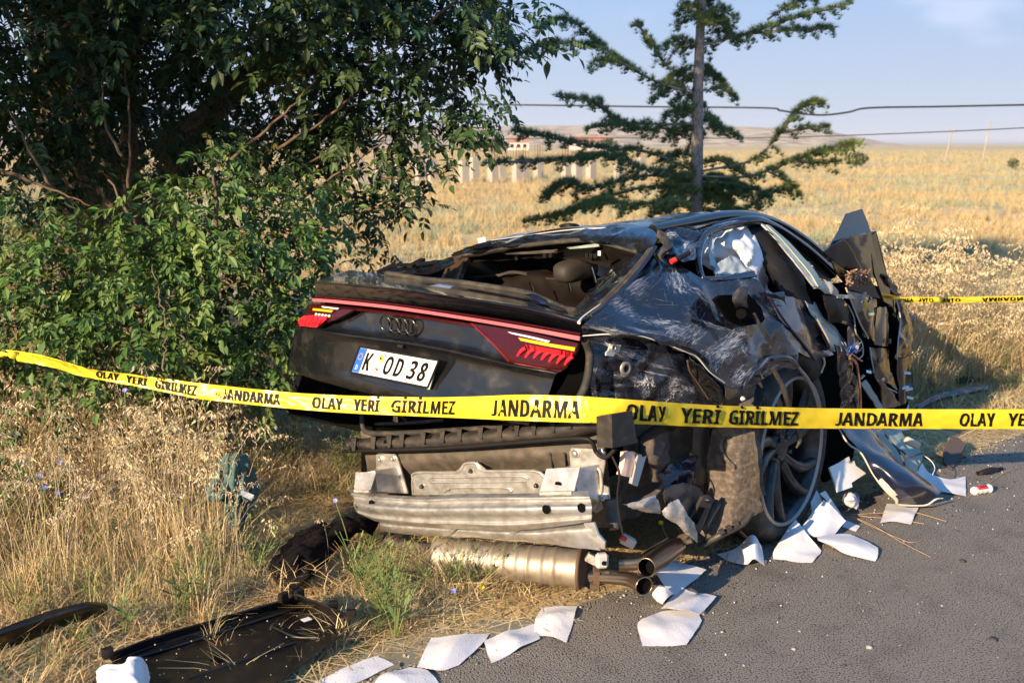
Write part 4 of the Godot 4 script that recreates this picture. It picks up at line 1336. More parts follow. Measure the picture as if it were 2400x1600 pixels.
	panel("inner_metal", S, [[[1628, 985, .0], [1650, 985, .02], [1668, 985, .0]], [[1622, 1060, .0], [1645, 1060, .02], [1664, 1060, .01]], [[1618, 1138, .0], [1640, 1136, .02], [1656, 1130, .01]]], M.brown_trim, 10, 16, .003, .01)
	panel("inner_metal", S, [[[1510, 1040, .02], [1540, 1020, .03], [1575, 1010, .0]], [[1520, 1080, .03], [1545, 1080, .05], [1570, 1060, .0]], [[1530, 1130, .02], [1545, 1130, .03], [1560, 1120, .0]]], M.dirty_steel, 10, 12, .003, .03, 7.0)
	rod("bracket_arm", S, [[1545, 1112, .06], [1556, 1124, .08], [1552, 1140, .08], [1530, 1160, .07], [1480, 1180, .06]], [.012, .012, .01, .01, .008], M.dirty_steel)
	obj("connector", Geo.new().box(S(1472, 1268, .12), Vector3(.05, .03, .03), Basis(Vector3.BACK, -.5)), M.pale_metal, car)
	obj("connector", Geo.new().box(S(1462, 1262, .14), Vector3(.02, .012, .015), Basis(Vector3.BACK, -.5)), M.red_bit, car)
	obj("tray", Geo.new().box(S(1590, 1268, .1), Vector3(.09, .012, .07), Basis(Vector3.BACK, .3)), M.liner, car)


func tailgate() -> void:
	var paint: Material = M.paint
	var tg := panel("tailgate", R, [[[722, 712, -.03], [770, 718, .01], [952, 742, .04], [1190, 779, .04], [1360, 806, .01]], [[698, 756, -.02], [762, 766, .03], [1000, 796, .055], [1193, 842, .06], [1322, 862, .03]], [[694, 764, -.01], [760, 777, .055], [1000, 811, .09], [1193, 853, .095], [1306, 875, .065]],
		[[690, 778, -.01], [755, 792, .045], [990, 828, .072], [1185, 866, .078], [1300, 885, .05]], [[682, 830, -.01], [745, 850, .05], [920, 880, .085], [1150, 915, .095], [1283, 930, .065]], [[679, 862, -.01], [735, 884, .05], [884, 921, .092], [1100, 966, .115], [1242, 990, .095]], [[686, 867, -.06], [738, 889, -.0], [886, 927, .03], [1102, 971, .05], [1240, 993, .03]]], paint, 60, 40, .006, .004, 2.5)
	# the deck with its lip, and the broken edge of the window
	var deck := panel("spoiler_deck", R, [[[819, 634, -.42], [925, 648, -.40], [1047, 660, -.36], [1241, 692, -.30], [1335, 724, -.20]], [[775, 648, -.2], [925, 660, -.2], [1060, 680, -.18], [1240, 712, -.12], [1352, 742, -.06]], [[742, 659, .03], [925, 675, .06], [1105, 701, .06], [1238, 722, .055], [1363, 752, .02]],
		[[739, 663, .045], [925, 680, .075], [1105, 706, .075], [1238, 728, .07], [1363, 757, .035]], [[738, 688, .0], [925, 705, .035], [1105, 728, .035], [1238, 750, .03], [1361, 779, .0]], [[742, 694, -.05], [925, 711, -.02], [1105, 735, -.02], [1238, 757, -.02], [1359, 785, -.04]]], M.tail_paint, 60, 40, .006)
	rod("scraped_edge", R, [[880, 672, .07], [1000, 686, .075], [1105, 703, .076], [1238, 725, .07], [1340, 748, .04], [1357, 754, .03]], [.0008, .0026, .0022, .0016, .003, .005], M.bare_scrape, deck, 6)
	rod("rubber_strip", R, [[905, 640, -.38], [1000, 655, -.35], [1080, 662, -.34], [1223, 684, -.30], [1270, 700, -.26], [1318, 722, -.2], [1345, 728, -.14]], .012, M.rubber, deck, 7)
	panel("window_remnant", R, [[[895, 628, -.46], [960, 622, -.48], [1010, 612, -.5], [1062, 602, -.52]], [[905, 640, -.4], [970, 642, -.4], [1030, 634, -.42], [1064, 615, -.45]]], paint, 14, 6, .006, .012, 8.0)
	for q in [[905, 628], [950, 620], [975, 616], [1000, 616]]:
		obj("wiper_bit", Geo.new().box(R(q[0], q[1], -.45), Vector3(.09, .012, .03), Basis(Vector3.UP, rng.randf()) * Basis(Vector3.BACK, rng.randf_range(-.3, .4))), M.dull_black, deck)
	panel("corner_glint", R, [[[1232, 690, -.26], [1252, 690, -.25], [1270, 700, -.22]], [[1270, 712, -.16], [1290, 716, -.15], [1308, 722, -.14]], [[1330, 745, -.06], [1338, 745, -.06], [1345, 743, -.07]]], M.navy_paint, 8, 12, .003, .006)
	# light bar
	var lb := panel("light_bar", R, [[[734, 699, .05], [800, 704, .065], [952, 721, .085], [1190, 758, .085], [1361, 788, .05]], [[734, 706, .052], [800, 711.5, .068], [952, 728.5, .088], [1190, 766, .088], [1360, 798, .052]]], M.pink_strip, 40, 3, .012)
	rod("dark_edge", R, [[738, 696, .04], [800, 700, .055], [952, 717, .075], [1190, 753, .075], [1361, 783, .04]], .005, M.dark_red_lens, lb, 6)
	panel("lens_band", R, [[[730, 711, .03], [800, 718, .05], [952, 735, .07], [1190, 772, .07], [1358, 805, .035]], [[728, 716, .028], [800, 723, .048], [952, 741, .068], [1190, 780, .07], [1356, 815, .034]]], M.dark_red_lens, 40, 3, .01)
	# right lamp
	var rl := panel("tail_light", R, [[[1105, 757, .07], [1160, 766, .075], [1240, 780, .07], [1358, 804, .045]], [[1150, 795, .085], [1190, 806, .085], [1260, 820, .08], [1350, 832, .05]], [[1180, 832, .09], [1215, 842, .092], [1270, 852, .085], [1330, 858, .055]], [[1193, 846, .09], [1220, 851, .092], [1270, 860, .085], [1311, 868, .06]]], M.dark_red_lens, 30, 20, .02)
	panel("indicator", R, [[[1216, 791, .094], [1280, 803, .088], [1349, 814, .062]], [[1222, 798, .095], [1280, 810, .089], [1347, 822, .063]]], M.amber, 16, 2, .008, 0, 5, 0, rl)
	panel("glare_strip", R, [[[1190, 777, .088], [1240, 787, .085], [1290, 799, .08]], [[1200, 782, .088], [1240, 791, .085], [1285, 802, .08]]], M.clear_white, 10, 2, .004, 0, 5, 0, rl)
	panel("red_reflector", R, [[[1232, 806, .093], [1290, 816, .087], [1345, 826, .062]], [[1238, 820, .094], [1290, 829, .088], [1340, 838, .063]]], M.red_lens, 14, 4, .006, 0, 5, 0, rl)
	for k in 14: rod("reflector_rib", R, [[1236 + k * 8, 807 + k * 1.45, .099 - k * .0018], [1240 + k * 7.6, 820 + k * 1.35, .100 - k * .0018]], .0016, M.bright_red if k % 2 else M.dark_red_lens, rl, 5, 2)
	for k in 7:
		var u := 1226.0 + k * 18.5
		var v := 814.0 + k * 3.4
		rod("light_claw", R, [[u + 6, v + 1, .098 - k * .004], [u - 4, v + 8, .102 - k * .004], [u - 13, v + 20, .10 - k * .004]], [.0065, .007, .004], M.bright_red, rl, 8, 3)
	panel("lower_strip", R, [[[1197, 846, .096], [1240, 854, .094], [1318, 866, .062]], [[1205, 851, .096], [1250, 860, .094], [1312, 871, .06]]], M.pink_strip, 14, 2, .004, 0, 5, 0, rl)
	rod("diagonal_edge", R, [[1105, 758, .08], [1150, 800, .095], [1193, 846, .10]], .002, M.red_lens, rl, 6)
	# left lamp
	var ll := panel("tail_light", R, [[[732, 716, .03], [760, 719, .045], [832, 727, .065]], [[716, 742, .03], [750, 745, .055], [790, 748, .065]], [[700, 752, .01], [730, 755, .045], [765, 757, .06]], [[700, 764, .005], [725, 766, .045], [745, 768, .06]]], M.dark_red_lens, 20, 14, .015)
	panel("indicator", R, [[[734, 722, .055], [755, 724, .062], [781, 727, .07]], [[733, 727, .055], [755, 729, .062], [777, 732, .07]]], M.amber, 10, 2, .006, 0, 5, 0, ll)
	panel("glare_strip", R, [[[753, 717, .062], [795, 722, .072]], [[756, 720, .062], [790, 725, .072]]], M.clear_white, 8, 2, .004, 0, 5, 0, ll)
	for k in 5: obj("clear_lamp", Geo.new().ball(R(741 + k * 7.6, 736.5 + k * 1.0, .064 + k * .002), Vector3(.0075, .0065, .006), 8), M.clear_white, ll)
	panel("red_lens", R, [[[712, 740, .04], [735, 739, .062], [768, 741, .074]], [[700, 750, .03], [728, 750, .065], [760, 752, .078]], [[702, 763, .025], [722, 765, .06], [742, 767, .07]]], M.bright_red, 16, 10, .006, 0, 5, 0, ll)
	for k in 4: rod("lens_rib", R, [[722 + k * 12, 741, .07], [716 + k * 12, 752, .082], [713 + k * 10, 762, .08]], .0018, M.red_lens, ll, 5, 3)
	# four rings
	var emblem := thing_part("emblem")
	for k in 4:
		var c := R(904 + k * 19.4, 758.5 + k * 2.7, .066)
		var b := Basis(REAR.cross(Vector3.UP).normalized() * -1.0, Vector3.UP, REAR).rotated(REAR.cross(Vector3.UP).normalized(), -.12)
		var p := []
		for i in 33: p.append(c + b * Vector3(cos(TAU * i / 32) * .030, sin(TAU * i / 32) * .030, 0))
		obj("ring", Geo.new().tube(p, .0042, 8, false), M.dark_chrome, emblem)
	# licence plate
	var tl := R(845, 814, .118)
	var tr := R(1027, 846, .118)
	var bl := R(824.5, 870, .118)
	var pl := obj("license_plate", Geo.new().slab([tl, tr, R(1006.5, 912.5, .118), bl], .004, REAR), M.white_plate, car)
	var at := func(x: float, y: float, zz: float) -> Vector3: return tl + (tr - tl) * x + (bl - tl) * y + REAR * (.002 + zz)
	var fr := []
	for q in [[-.01, -.04], [1.01, -.04], [1.01, 1.04], [-.01, 1.04], [-.01, -.04]]: fr.append(at.call(q[0], q[1], .001))
	for i in 4: obj("frame_strip", Geo.new().tube([fr[i], fr[i + 1]], .0045, 6), M.dull_black, pl)
	obj("blue_band", Geo.new().slab([at.call(.005, .015, .0015), at.call(.098, .015, .0015), at.call(.098, .985, .0015), at.call(.005, .985, .0015)], .002, REAR), M.plate_blue, pl)
	for i in 12:
		var ang := TAU * i / 12
		obj("star", Geo.new().ball(at.call(.052 + cos(ang) * .026, .34 + sin(ang) * .125, .003), Vector3.ONE * .0022, 6), M.sticker_yellow, pl)
	var put := func(txt: String, x0: float, y0: float, hgt: float, wide: float, m: Material) -> void:
		var g := text_on(txt, func(x: float, y: float, zz: float) -> Vector3: return at.call(x0 + x * hgt * .212, y0 - y * hgt, .001 + zz * .05), wide)
		obj("plate_character", g, m, pl)
	put.call("D", .034, .88, .2, .9, M.white_plate)
	put.call("K", .120, .86, .72, .80, M.ink)
	put.call("O", .392, .86, .72, .74, M.ink)
	put.call("D", .535, .86, .72, .78, M.ink)
	put.call("3", .705, .86, .72, .88, M.ink)
	put.call("8", .835, .86, .72, .88, M.ink)
	for d in [[.318, .27, .013, M.sticker_yellow, .0022], [.318, .27, .005, M.ink, .0028], [.312, .72, .0165, M.sticker_grey, .0022], [.308, .70, .006, M.sticker_green, .0028], [.322, .73, .005, M.red_bit, .0029]]:
		obj("sticker", Geo.new().lathe([Vector2(d[2], 0), Vector2(d[2], .001), Vector2(.0003, .001)], 20, Transform3D(Basis((tr - tl).normalized(), Vector3.UP, REAR), at.call(d[0], d[1], d[4] - .001))), d[3], pl)
	obj("reversing_camera", Geo.new().box(R(941, 810, .085), Vector3(.028, .012, .02), Basis(Vector3.UP, -.7)), M.dark_chrome, car)


func thing_part(called: String) -> Node3D:
	var o := Node3D.new()
	o.name = called
	car.add_child(o, true)
	o.position = -car.position
	return o


func cabin() -> void:
	var paint: Material = M.paint
	var dark: Material = M.dull_black
	# roof and what frames the missing rear window
	panel("roof", D, [[[1064, 600, 4.45], [1150, 566, 4.25], [1318, 543, 4.0], [1461, 532, 3.75], [1530, 539, 3.62]], [[1120, 586, 4.9], [1240, 551, 4.7], [1390, 534, 4.45], [1530, 518, 4.15], [1600, 541, 3.88]], [[1240, 575, 5.4], [1350, 547, 5.1], [1480, 523, 4.8], [1620, 506, 4.5], [1690, 525, 4.1]], [[1400, 575, 5.9], [1500, 545, 5.6], [1610, 515, 5.2], [1720, 498, 4.8], [1775, 515, 4.35]], [[1560, 600, 6.3], [1650, 570, 6.0], [1730, 535, 5.6], [1805, 512, 5.1], [1838, 530, 4.6]]], paint, 50, 40, .01, .02, 2.2)
	panel("hatch_top", D, [[[1060, 600, 4.44], [1151, 565, 4.22], [1318, 542, 3.97], [1461, 531, 3.72], [1526, 540, 3.56], [1545, 558, 3.50]], [[1080, 598, 4.36], [1160, 577, 4.12], [1318, 558, 3.88], [1440, 552, 3.64], [1500, 562, 3.50], [1535, 575, 3.44]], [[1085, 602, 4.34], [1199, 580, 4.06], [1330, 566, 3.86], [1413, 567, 3.64], [1480, 585, 3.52], [1524, 592, 3.42]]], paint, 40, 10, .012, .014, 4.0)
	rod("scraped_edge", D, [[1151, 563, 4.2], [1318, 540, 3.95], [1420, 534, 3.78], [1480, 536, 3.66], [1522, 540, 3.55]], [.001, .002, .003, .0025, .0015], M.bare_scrape)
	rod("glass_seal", D, [[1075, 603, 4.35], [1130, 590, 4.22], [1199, 578, 4.06], [1366, 562, 3.78], [1420, 570, 3.66], [1497, 590, 3.5]], .010, M.rubber)
	panel("headlining", D, [[[1080, 606, 4.32], [1199, 583, 4.06], [1366, 568, 3.80], [1497, 596, 3.52]], [[1082, 609, 4.4], [1220, 598, 4.16], [1340, 598, 3.96], [1440, 612, 3.72]], [[1080, 612, 4.36], [1247, 604, 4.14], [1350, 609, 3.94], [1432, 628, 3.74]]], M.roof_lining, 24, 8, .008, .012, 7.0)
	for q in [[1180, 1310, 588, 4.05, M.seat_beige], [1328, 1410, 574, 3.8, M.primer]]:
		panel("torn_lining", D, [[[q[0], q[2] + 6, q[3]], [(q[0] + q[1]) / 2.0, q[2], q[3] - .05], [q[1], q[2] - 5, q[3] - .12]], [[q[0] + 5, q[2] + 9, q[3]], [(q[0] + q[1]) / 2.0, q[2] + 7, q[3] - .05], [q[1], q[2] + 3, q[3] - .12]]], q[4], 12, 4, .002, .008, 9.0, .1)
	for u in [1210, 1276, 1290, 1375, 1385, 1395]: obj("clip", Geo.new().box(D(u, 612 - (u - 1210) * .08 + maxf(0, u - 1300) * .1 - 8, 3.95 - (u - 1290) * .0016), Vector3(.012, .018, .012)), dark, car)
	obj("white_clip", Geo.new().box(D(1405, 593, 3.7), Vector3(.011, .018, .008)), M.clear_white, car)
	# right window channel: three long folds
	panel("window_channel", D, [[[1437, 622, 3.66], [1490, 595, 3.52], [1528, 586, 3.42]], [[1400, 660, 3.55], [1460, 640, 3.42], [1505, 620, 3.36]], [[1370, 700, 3.44], [1420, 690, 3.33], [1458, 672, 3.28]], [[1340, 726, 3.38], [1375, 735, 3.24], [1413, 706, 3.22]], [[1338, 742, 3.34], [1350, 752, 3.17], [1385, 745, 3.15]]], paint, 18, 26, .008, .022, 6.0)
	for k in 3: rod("rubber_strip", D, [[1524 + k * 7, 584 - k * 3, 3.42 - k * .012], [1498 + k * 8, 618 - k * 2, 3.36 - k * .012], [1452 + k * 9, 668, 3.28 - k * .012], [1406 + k * 8, 714, 3.20 - k * .012], [1380 + k * 5, 738, 3.16 - k * .01]], .008 - k * .001, M.rubber if k < 2 else M.navy_paint)
	rod("scraped_edge", D, [[1408, 712, 3.18], [1385, 728, 3.16], [1365, 744, 3.13], [1357, 756, 3.10]], [.001, .002, .003, .006], M.bare_scrape)
	panel("pillar_tear", D, [[[1540, 545, 3.5], [1555, 575, 3.45], [1535, 600, 3.40]], [[1560, 550, 3.5], [1575, 580, 3.45], [1550, 600, 3.38]]], M.rubber, 8, 6, .02, .02, 9.0)
	var fin := obj("roof_aerial", Geo.new().ball(D(1335, 529, 4.7), Vector3(.05, .014, .03), 12), dark, car)
	fin.set_meta("label", "small black roof aerial")
	panel("left_pillar", D, [[[1062, 602, 4.45], [1085, 598, 4.35], [1100, 606, 4.3]], [[1040, 640, 4.5], [1062, 640, 4.4], [1080, 650, 4.3]], [[1030, 664, 4.5], [1050, 664, 4.4], [1075, 672, 4.25]]], M.brown_trim, 8, 10, .02, .02)
	obj("paper_tag", Geo.new().box(D(1129, 562, 4.18), Vector3(.032, .02, .002), Basis(Vector3.BACK, .2)), M.clear_white, car)
	panel("roof_flap", D, [[[1084, 581, 4.3], [1115, 575, 4.2], [1150, 566, 4.12]], [[1090, 583, 4.26], [1125, 580, 4.16], [1155, 572, 4.1]]], paint, 10, 4, .004, .01)
	# dark interior: floor, far side, bulkhead
	var fl := [Vector3(-1.0, .38, -4.3), Vector3(.25, .42, -3.25), Vector3(1.55, .4, -4.5), Vector3(.6, .4, -6.0)]
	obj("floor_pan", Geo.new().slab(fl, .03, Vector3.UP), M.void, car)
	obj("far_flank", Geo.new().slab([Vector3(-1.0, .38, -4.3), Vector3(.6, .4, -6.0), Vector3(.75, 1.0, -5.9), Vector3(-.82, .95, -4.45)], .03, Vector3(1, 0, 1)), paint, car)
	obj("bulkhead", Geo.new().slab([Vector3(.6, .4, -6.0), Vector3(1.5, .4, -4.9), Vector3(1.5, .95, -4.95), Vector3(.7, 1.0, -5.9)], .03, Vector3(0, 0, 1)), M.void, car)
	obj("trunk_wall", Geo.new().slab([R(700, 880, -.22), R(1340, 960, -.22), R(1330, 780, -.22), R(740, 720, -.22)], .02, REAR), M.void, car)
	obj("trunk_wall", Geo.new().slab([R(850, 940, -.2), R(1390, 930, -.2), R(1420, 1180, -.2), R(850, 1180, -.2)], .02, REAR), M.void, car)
	# seats
	var seat := panel("rear_seat", D, [[[1110, 660, 4.55], [1180, 645, 4.5], [1260, 636, 4.35], [1340, 646, 4.2], [1420, 650, 4.1]], [[1110, 672, 4.45], [1180, 665, 4.4], [1260, 655, 4.25], [1340, 662, 4.1], [1420, 668, 4.0]], [[1110, 720, 4.45], [1180, 720, 4.4], [1260, 720, 4.3], [1340, 720, 4.15], [1420, 720, 4.05]]], M.seat_leather, 30, 14, .02, .02, 5.0)
	rod("piping", D, [[1280, 652, 4.19], [1340, 657, 4.11], [1420, 664, 4.01]], .004, M.brown_trim, seat, 6, 3)
	panel("seat_trim", D, [[[1100, 648, 4.45], [1165, 642, 4.42], [1200, 634, 4.36], [1236, 638, 4.3]], [[1100, 652, 4.45], [1165, 648, 4.42], [1200, 640, 4.36], [1238, 644, 4.3]]], M.seat_beige, 16, 3, .012)
	var hr := obj("headrest", Geo.new().ball(Vector3.ZERO, Vector3.ONE, 20), M.seat_beige, car)
	var hg := Geo.new().ball(Vector3.ZERO, Vector3.ONE, 22)
	var hb := Basis(Vector3.UP, .75) * Basis(Vector3.BACK, .12)
	for i in hg.v.size():
		var q := hg.v[i]
		var w := Vector3(signf(q.x) * pow(absf(q.x), .45) * .10, signf(q.y) * pow(absf(q.y), .5) * .042, signf(q.z) * pow(absf(q.z), .5) * .05)
		hg.v[i] = D(1350, 631, 3.95) + hb * w
		hg.n[i] = hb * Vector3(q.x / .115, q.y / .05, q.z / .055).normalized()
	hr.mesh = hg.mesh()
	for t in [[[1328, 640], [1337, 682]], [[1386, 626], [1396, 662]]]: obj("headrest_post", Geo.new().tube([D(t[0][0], t[0][1], 3.93), D(t[1][0], t[1][1], 3.93)], .005, 8), M.chrome, hr)
	obj("headrest_post", Geo.new().tube([D(1242, 660, 4.05), D(1250, 682, 4.05)], .005, 8), M.chrome, car)
	panel("airbag_corner", D, [[[1388, 616, 4.2], [1440, 622, 4.1]], [[1396, 636, 4.15], [1430, 640, 4.05]], [[1404, 655, 4.1], [1418, 656, 4.05]]], M.airbag, 6, 8, .004, .02)
	# deployed curtain airbags
	panel("airbag", D, [[[1648, 550, 3.95], [1700, 536, 3.98], [1745, 528, 4.02], [1772, 540, 4.06]], [[1645, 585, 3.86], [1700, 578, 3.84], [1752, 575, 3.88], [1790, 590, 4.0]], [[1650, 625, 3.86], [1712, 616, 3.9], [1758, 622, 3.86], [1800, 640, 4.0]], [[1700, 645, 4.02], [1735, 648, 3.86], [1770, 655, 3.9], [1805, 670, 4.1]], [[1730, 660, 4.05], [1760, 668, 4.05], [1780, 676, 4.04], [1812, 690, 4.12]]], M.airbag, 26, 28, .005, .035, 7.0)
	panel("airbag", D, [[[1825, 560, 4.7], [1845, 557, 4.65], [1862, 572, 4.6]], [[1850, 590, 4.6], [1885, 585, 4.6], [1915, 605, 4.6]], [[1885, 625, 4.5], [1920, 615, 4.55], [1962, 624, 4.6]], [[1905, 655, 4.45], [1930, 650, 4.5], [1950, 658, 4.5]]], M.airbag, 24, 24, .005, .035, 7.0)


func flank() -> void:
	var paint: Material = M.paint
	var sc: Material = M.scratched
	# roof rail, window frame and pillars
	rod("roof_rail", D, [[1530, 537, 3.6], [1600, 524, 3.75], [1690, 508, 3.95], [1760, 507, 4.12], [1820, 522, 4.3], [1896, 568, 4.5], [1981, 643, 4.75]], [.018, .022, .024, .022, .02, .02, .018], paint, null, 12)
	rod("roof_rail", D, [[1660, 545, 3.8], [1690, 530, 3.86], [1753, 518, 3.98], [1800, 526, 4.12], [1880, 580, 4.35], [1950, 640, 4.55]], [.018, .02, .022, .022, .03, .03], M.gloss_black, null, 10)
	panel("rear_pillar", D, [[[1532, 545, 3.58], [1600, 536, 3.70], [1660, 530, 3.82]], [[1550, 560, 3.52], [1610, 560, 3.62], [1650, 548, 3.74]], [[1560, 580, 3.48], [1610, 580, 3.52], [1642, 570, 3.68]], [[1570, 610, 3.45], [1608, 612, 3.46], [1636, 605, 3.62]]], sc, 20, 18, .004, .05, 5.0)
	panel("pillar_flap", D, [[[1612, 575, 3.50], [1635, 562, 3.58], [1648, 566, 3.62]], [[1590, 600, 3.42], [1606, 594, 3.42], [1628, 590, 3.52]], [[1572, 614, 3.40], [1586, 610, 3.40], [1604, 606, 3.48]]], sc, 10, 12, .004, .02, 6.0, .08)
	rod("red_tipped_bar", D, [[1616, 592, 3.40], [1590, 606, 3.37], [1578, 611, 3.36]], .009, M.dull_black)
	obj("red_tip", Geo.new().tube([D(1584, 608, 3.362), D(1573, 613, 3.355)], .0095, 10), M.red_bit, car)
	rod("window_frame", D, [[1788, 525, 4.05], [1753, 519, 3.96], [1700, 528, 3.84], [1662, 542, 3.74], [1645, 568, 3.66], [1638, 610, 3.56], [1645, 645, 3.50], [1660, 654, 3.50], [1720, 648, 3.60], [1767, 638, 3.68]], [.007, .010, .013, .014, .013, .012, .011, .010, .010, .008], sc, null, 8)
	panel("sill_trim", D, [[[1650, 650, 3.52], [1710, 648, 3.58], [1766, 636, 3.68]], [[1660, 660, 3.50], [1710, 656, 3.56], [1776, 648, 3.66]]], paint, 12, 4, .006)
	panel("broken_window", D, [[[1674, 622, 3.62], [1692, 608, 3.64], [1716, 597, 3.68], [1740, 612, 3.72]], [[1674, 640, 3.58], [1700, 632, 3.62], [1730, 626, 3.66], [1762, 630, 3.70]], [[1680, 646, 3.56], [1705, 643, 3.60], [1735, 638, 3.64], [1766, 634, 3.68]]], M.shard_glass, 26, 14, .003, .012, 14.0, .10)
	panel("broken_window", D, [[[1664, 556, 3.72], [1672, 552, 3.74]], [[1662, 590, 3.66], [1676, 596, 3.67]], [[1664, 625, 3.60], [1684, 634, 3.60]]], M.shard_glass, 8, 18, .003, .010, 14.0, .15)
	panel("door_pillar", D, [[[1748, 530, 4.02], [1770, 526, 4.05], [1792, 528, 4.08]], [[1776, 580, 3.98], [1810, 580, 4.0], [1840, 582, 4.06]], [[1806, 640, 3.95], [1842, 640, 3.96], [1874, 640, 4.04]], [[1840, 700, 3.92], [1870, 700, 3.94], [1896, 695, 4.02]], [[1890, 790, 3.92], [1910, 790, 3.95], [1926, 780, 4.02]]], M.dull_black, 12, 26, .02, .015, 5.0)
	for k in 9: obj("vent_slot", Geo.new().box(D(1806 + k * 8.6, 545 + k * 15.5, 3.99), Vector3(.03, .004, .012), Basis(Vector3.BACK, -.6)), M.void, car)
	panel("pillar_strip", D, [[[1786, 524, 4.02], [1798, 527, 4.05]], [[1838, 582, 3.99], [1856, 586, 4.03]], [[1878, 632, 3.96], [1897, 634, 4.0]], [[1908, 672, 3.94], [1920, 671, 3.98]]], M.aluminium, 6, 24, .006, .006)
	panel("pillar_strip", D, [[[1798, 526, 4.03], [1806, 528, 4.05]], [[1856, 586, 4.01], [1866, 584, 4.04]], [[1897, 634, 3.98], [1910, 632, 4.02]], [[1918, 672, 3.96], [1928, 670, 4.0]]], M.primer, 6, 24, .006, .006)
	# the scraped quarter panel
	panel("quarter_panel", S, [[[1552, 588, -.14], [1600, 612, -.08], [1648, 656, .02], [1710, 658, .02], [1768, 650, -.0], [1795, 680, .02]], [[1470, 668, -.0], [1545, 672, .03], [1630, 692, .08], [1700, 710, .08], [1770, 715, .07], [1822, 742, .06]], [[1415, 722, .04], [1500, 736, .09], [1600, 755, .14], [1690, 768, .14], [1775, 778, .12], [1845, 790, .09]],
		[[1367, 762, .04], [1450, 773, .12], [1560, 794, .17], [1660, 830, .19], [1750, 842, .17], [1868, 822, .12]], [[1366, 786, .02], [1500, 789, .13], [1612, 826, .18], [1700, 896, .2], [1746, 905, .19], [1866, 852, .14]]], sc, 64, 48, .004, .042, 2.4)
	rod("torn_edge", S, [[1366, 787, .03], [1430, 783, .10], [1500, 787, .14], [1560, 806, .165], [1612, 826, .185], [1636, 838, .19], [1665, 872, .2], [1700, 897, .205]], [.002, .003, .002, .003, .0015, .003, .002, .0015], M.bare_scrape)
	rod("arch_lip", S, [[1742, 912, .18], [1752, 890, .18], [1776, 862, .18], [1812, 840, .17], [1850, 840, .16], [1872, 858, .15]], [.006, .010, .012, .012, .010, .006], sc, null, 10)
	panel("arch_lip", S, [[[1744, 908, .185], [1772, 868, .185], [1812, 846, .17], [1868, 850, .15]], [[1756, 914, .16], [1786, 892, .16], [1822, 862, .15], [1868, 866, .13]]], sc, 20, 6, .004, .006)
	panel("arch_bracket", S, [[[1700, 905, .17], [1740, 908, .17], [1775, 905, .15]], [[1702, 925, .15], [1740, 926, .16], [1770, 918, .14]], [[1690, 950, .10], [1735, 952, .12], [1762, 945, .10]]], M.dirty_steel, 14, 8, .004, .012, 6.0)
	bolt(S, 1741, 934, .18, .006, M.grey_module, car, Vector3(.4, .1, .9).normalized())
	for q in [[1777, 881], [1809, 843]]: bolt(S, q[0], q[1], .19, .004, M.void, car, Vector3(.5, .1, .85).normalized())
	# fuel filler: a dark opening with its hanging flap
	var ff := plate_of("filler_opening", S, [[1672, 702, .16], [1686, 692, .16], [1720, 690, .16], [1752, 688, .155], [1782, 720, .15], [1791, 748, .15], [1782, 757, .15], [1740, 764, .155], [1720, 758, .16], [1700, 742, .165]], .012, M.void)
	obj("filler_neck", Geo.new().tube([S(1745, 745, .19), S(1738, 735, .24)], .018, 16), M.void, ff)
	panel("filler_flap", S, [[[1718, 690, .22], [1735, 674, .23], [1758, 672, .22]], [[1718, 704, .24], [1732, 694, .26], [1750, 690, .24]], [[1726, 722, .22], [1740, 716, .24], [1752, 722, .22]]], M.plastic, 12, 10, .006, .015, 8.0)
	rod("filler_strap", S, [[1768, 735, .24], [1786, 770, .25], [1800, 790, .24], [1808, 812, .23], [1798, 820, .23], [1782, 808, .23]], [.006, .007, .009, .006, .006, .004], M.plastic)
	panel("filler_rim", S, [[[1754, 694, .16], [1764, 704, .16]], [[1776, 722, .15], [1786, 735, .15]], [[1786, 748, .15], [1794, 752, .15]]], M.grey_module, 4, 10, .006)
	# what lies bare below the tear
	panel("rear_corner", S, [[[1372, 794, -.06], [1450, 790, -.0], [1540, 806, .03], [1625, 842, .06]], [[1382, 850, -.05], [1460, 850, .01], [1560, 860, .04], [1670, 888, .09]], [[1382, 900, -.05], [1470, 900, .0], [1570, 905, .05], [1690, 920, .1]], [[1380, 955, -.08], [1470, 960, -.03], [1580, 975, .0], [1690, 1000, .05]]], sc, 36, 24, .004, .04, 4.0)
	var gm := obj("grommet", Geo.new().lathe([Vector2(.025, .0), Vector2(.024, .006), Vector2(.014, .008), Vector2(.013, .002)], 20, Transform3D(Basis(Vector3(.78, 0, -.62), Vector3.UP, Vector3(.62, 0, .78)), S(1466, 863, .03))), M.scuffed_rim, car)
	obj("square_hole", Geo.new().box(S(1466, 863, .038), Vector3(.012, .012, .004), Basis(Vector3.UP, .67)), M.void, gm)
	var cl := plate_of("clip_bracket", S, [[1426, 820, .06], [1430, 806, .06], [1455, 808, .05], [1450, 826, .06], [1440, 826, .06], [1437, 835, .06], [1420, 833, .06], [1420, 826, .06]], .006, M.grey_module)
	obj("ring", Geo.new().lathe([Vector2(.012, 0), Vector2(.012, .01), Vector2(.006, .01), Vector2(.006, 0)], 14, Transform3D(Basis(Vector3(.78, 0, -.62), Vector3.UP, Vector3(.62, 0, .78)), S(1435, 814, .065))), M.scuffed_rim, cl)
	rod("door_seal", S, [[1372, 800, .0], [1382, 830, .0], [1380, 870, .0], [1372, 905, .0], [1355, 940, .0]], .014, M.rubber)
	panel("gap_cover", S, [[[1340, 800, -.1], [1376, 800, -.05]], [[1330, 880, -.1], [1380, 880, -.05]], [[1270, 970, -.1], [1376, 970, -.06]]], M.void, 4, 8, .004)
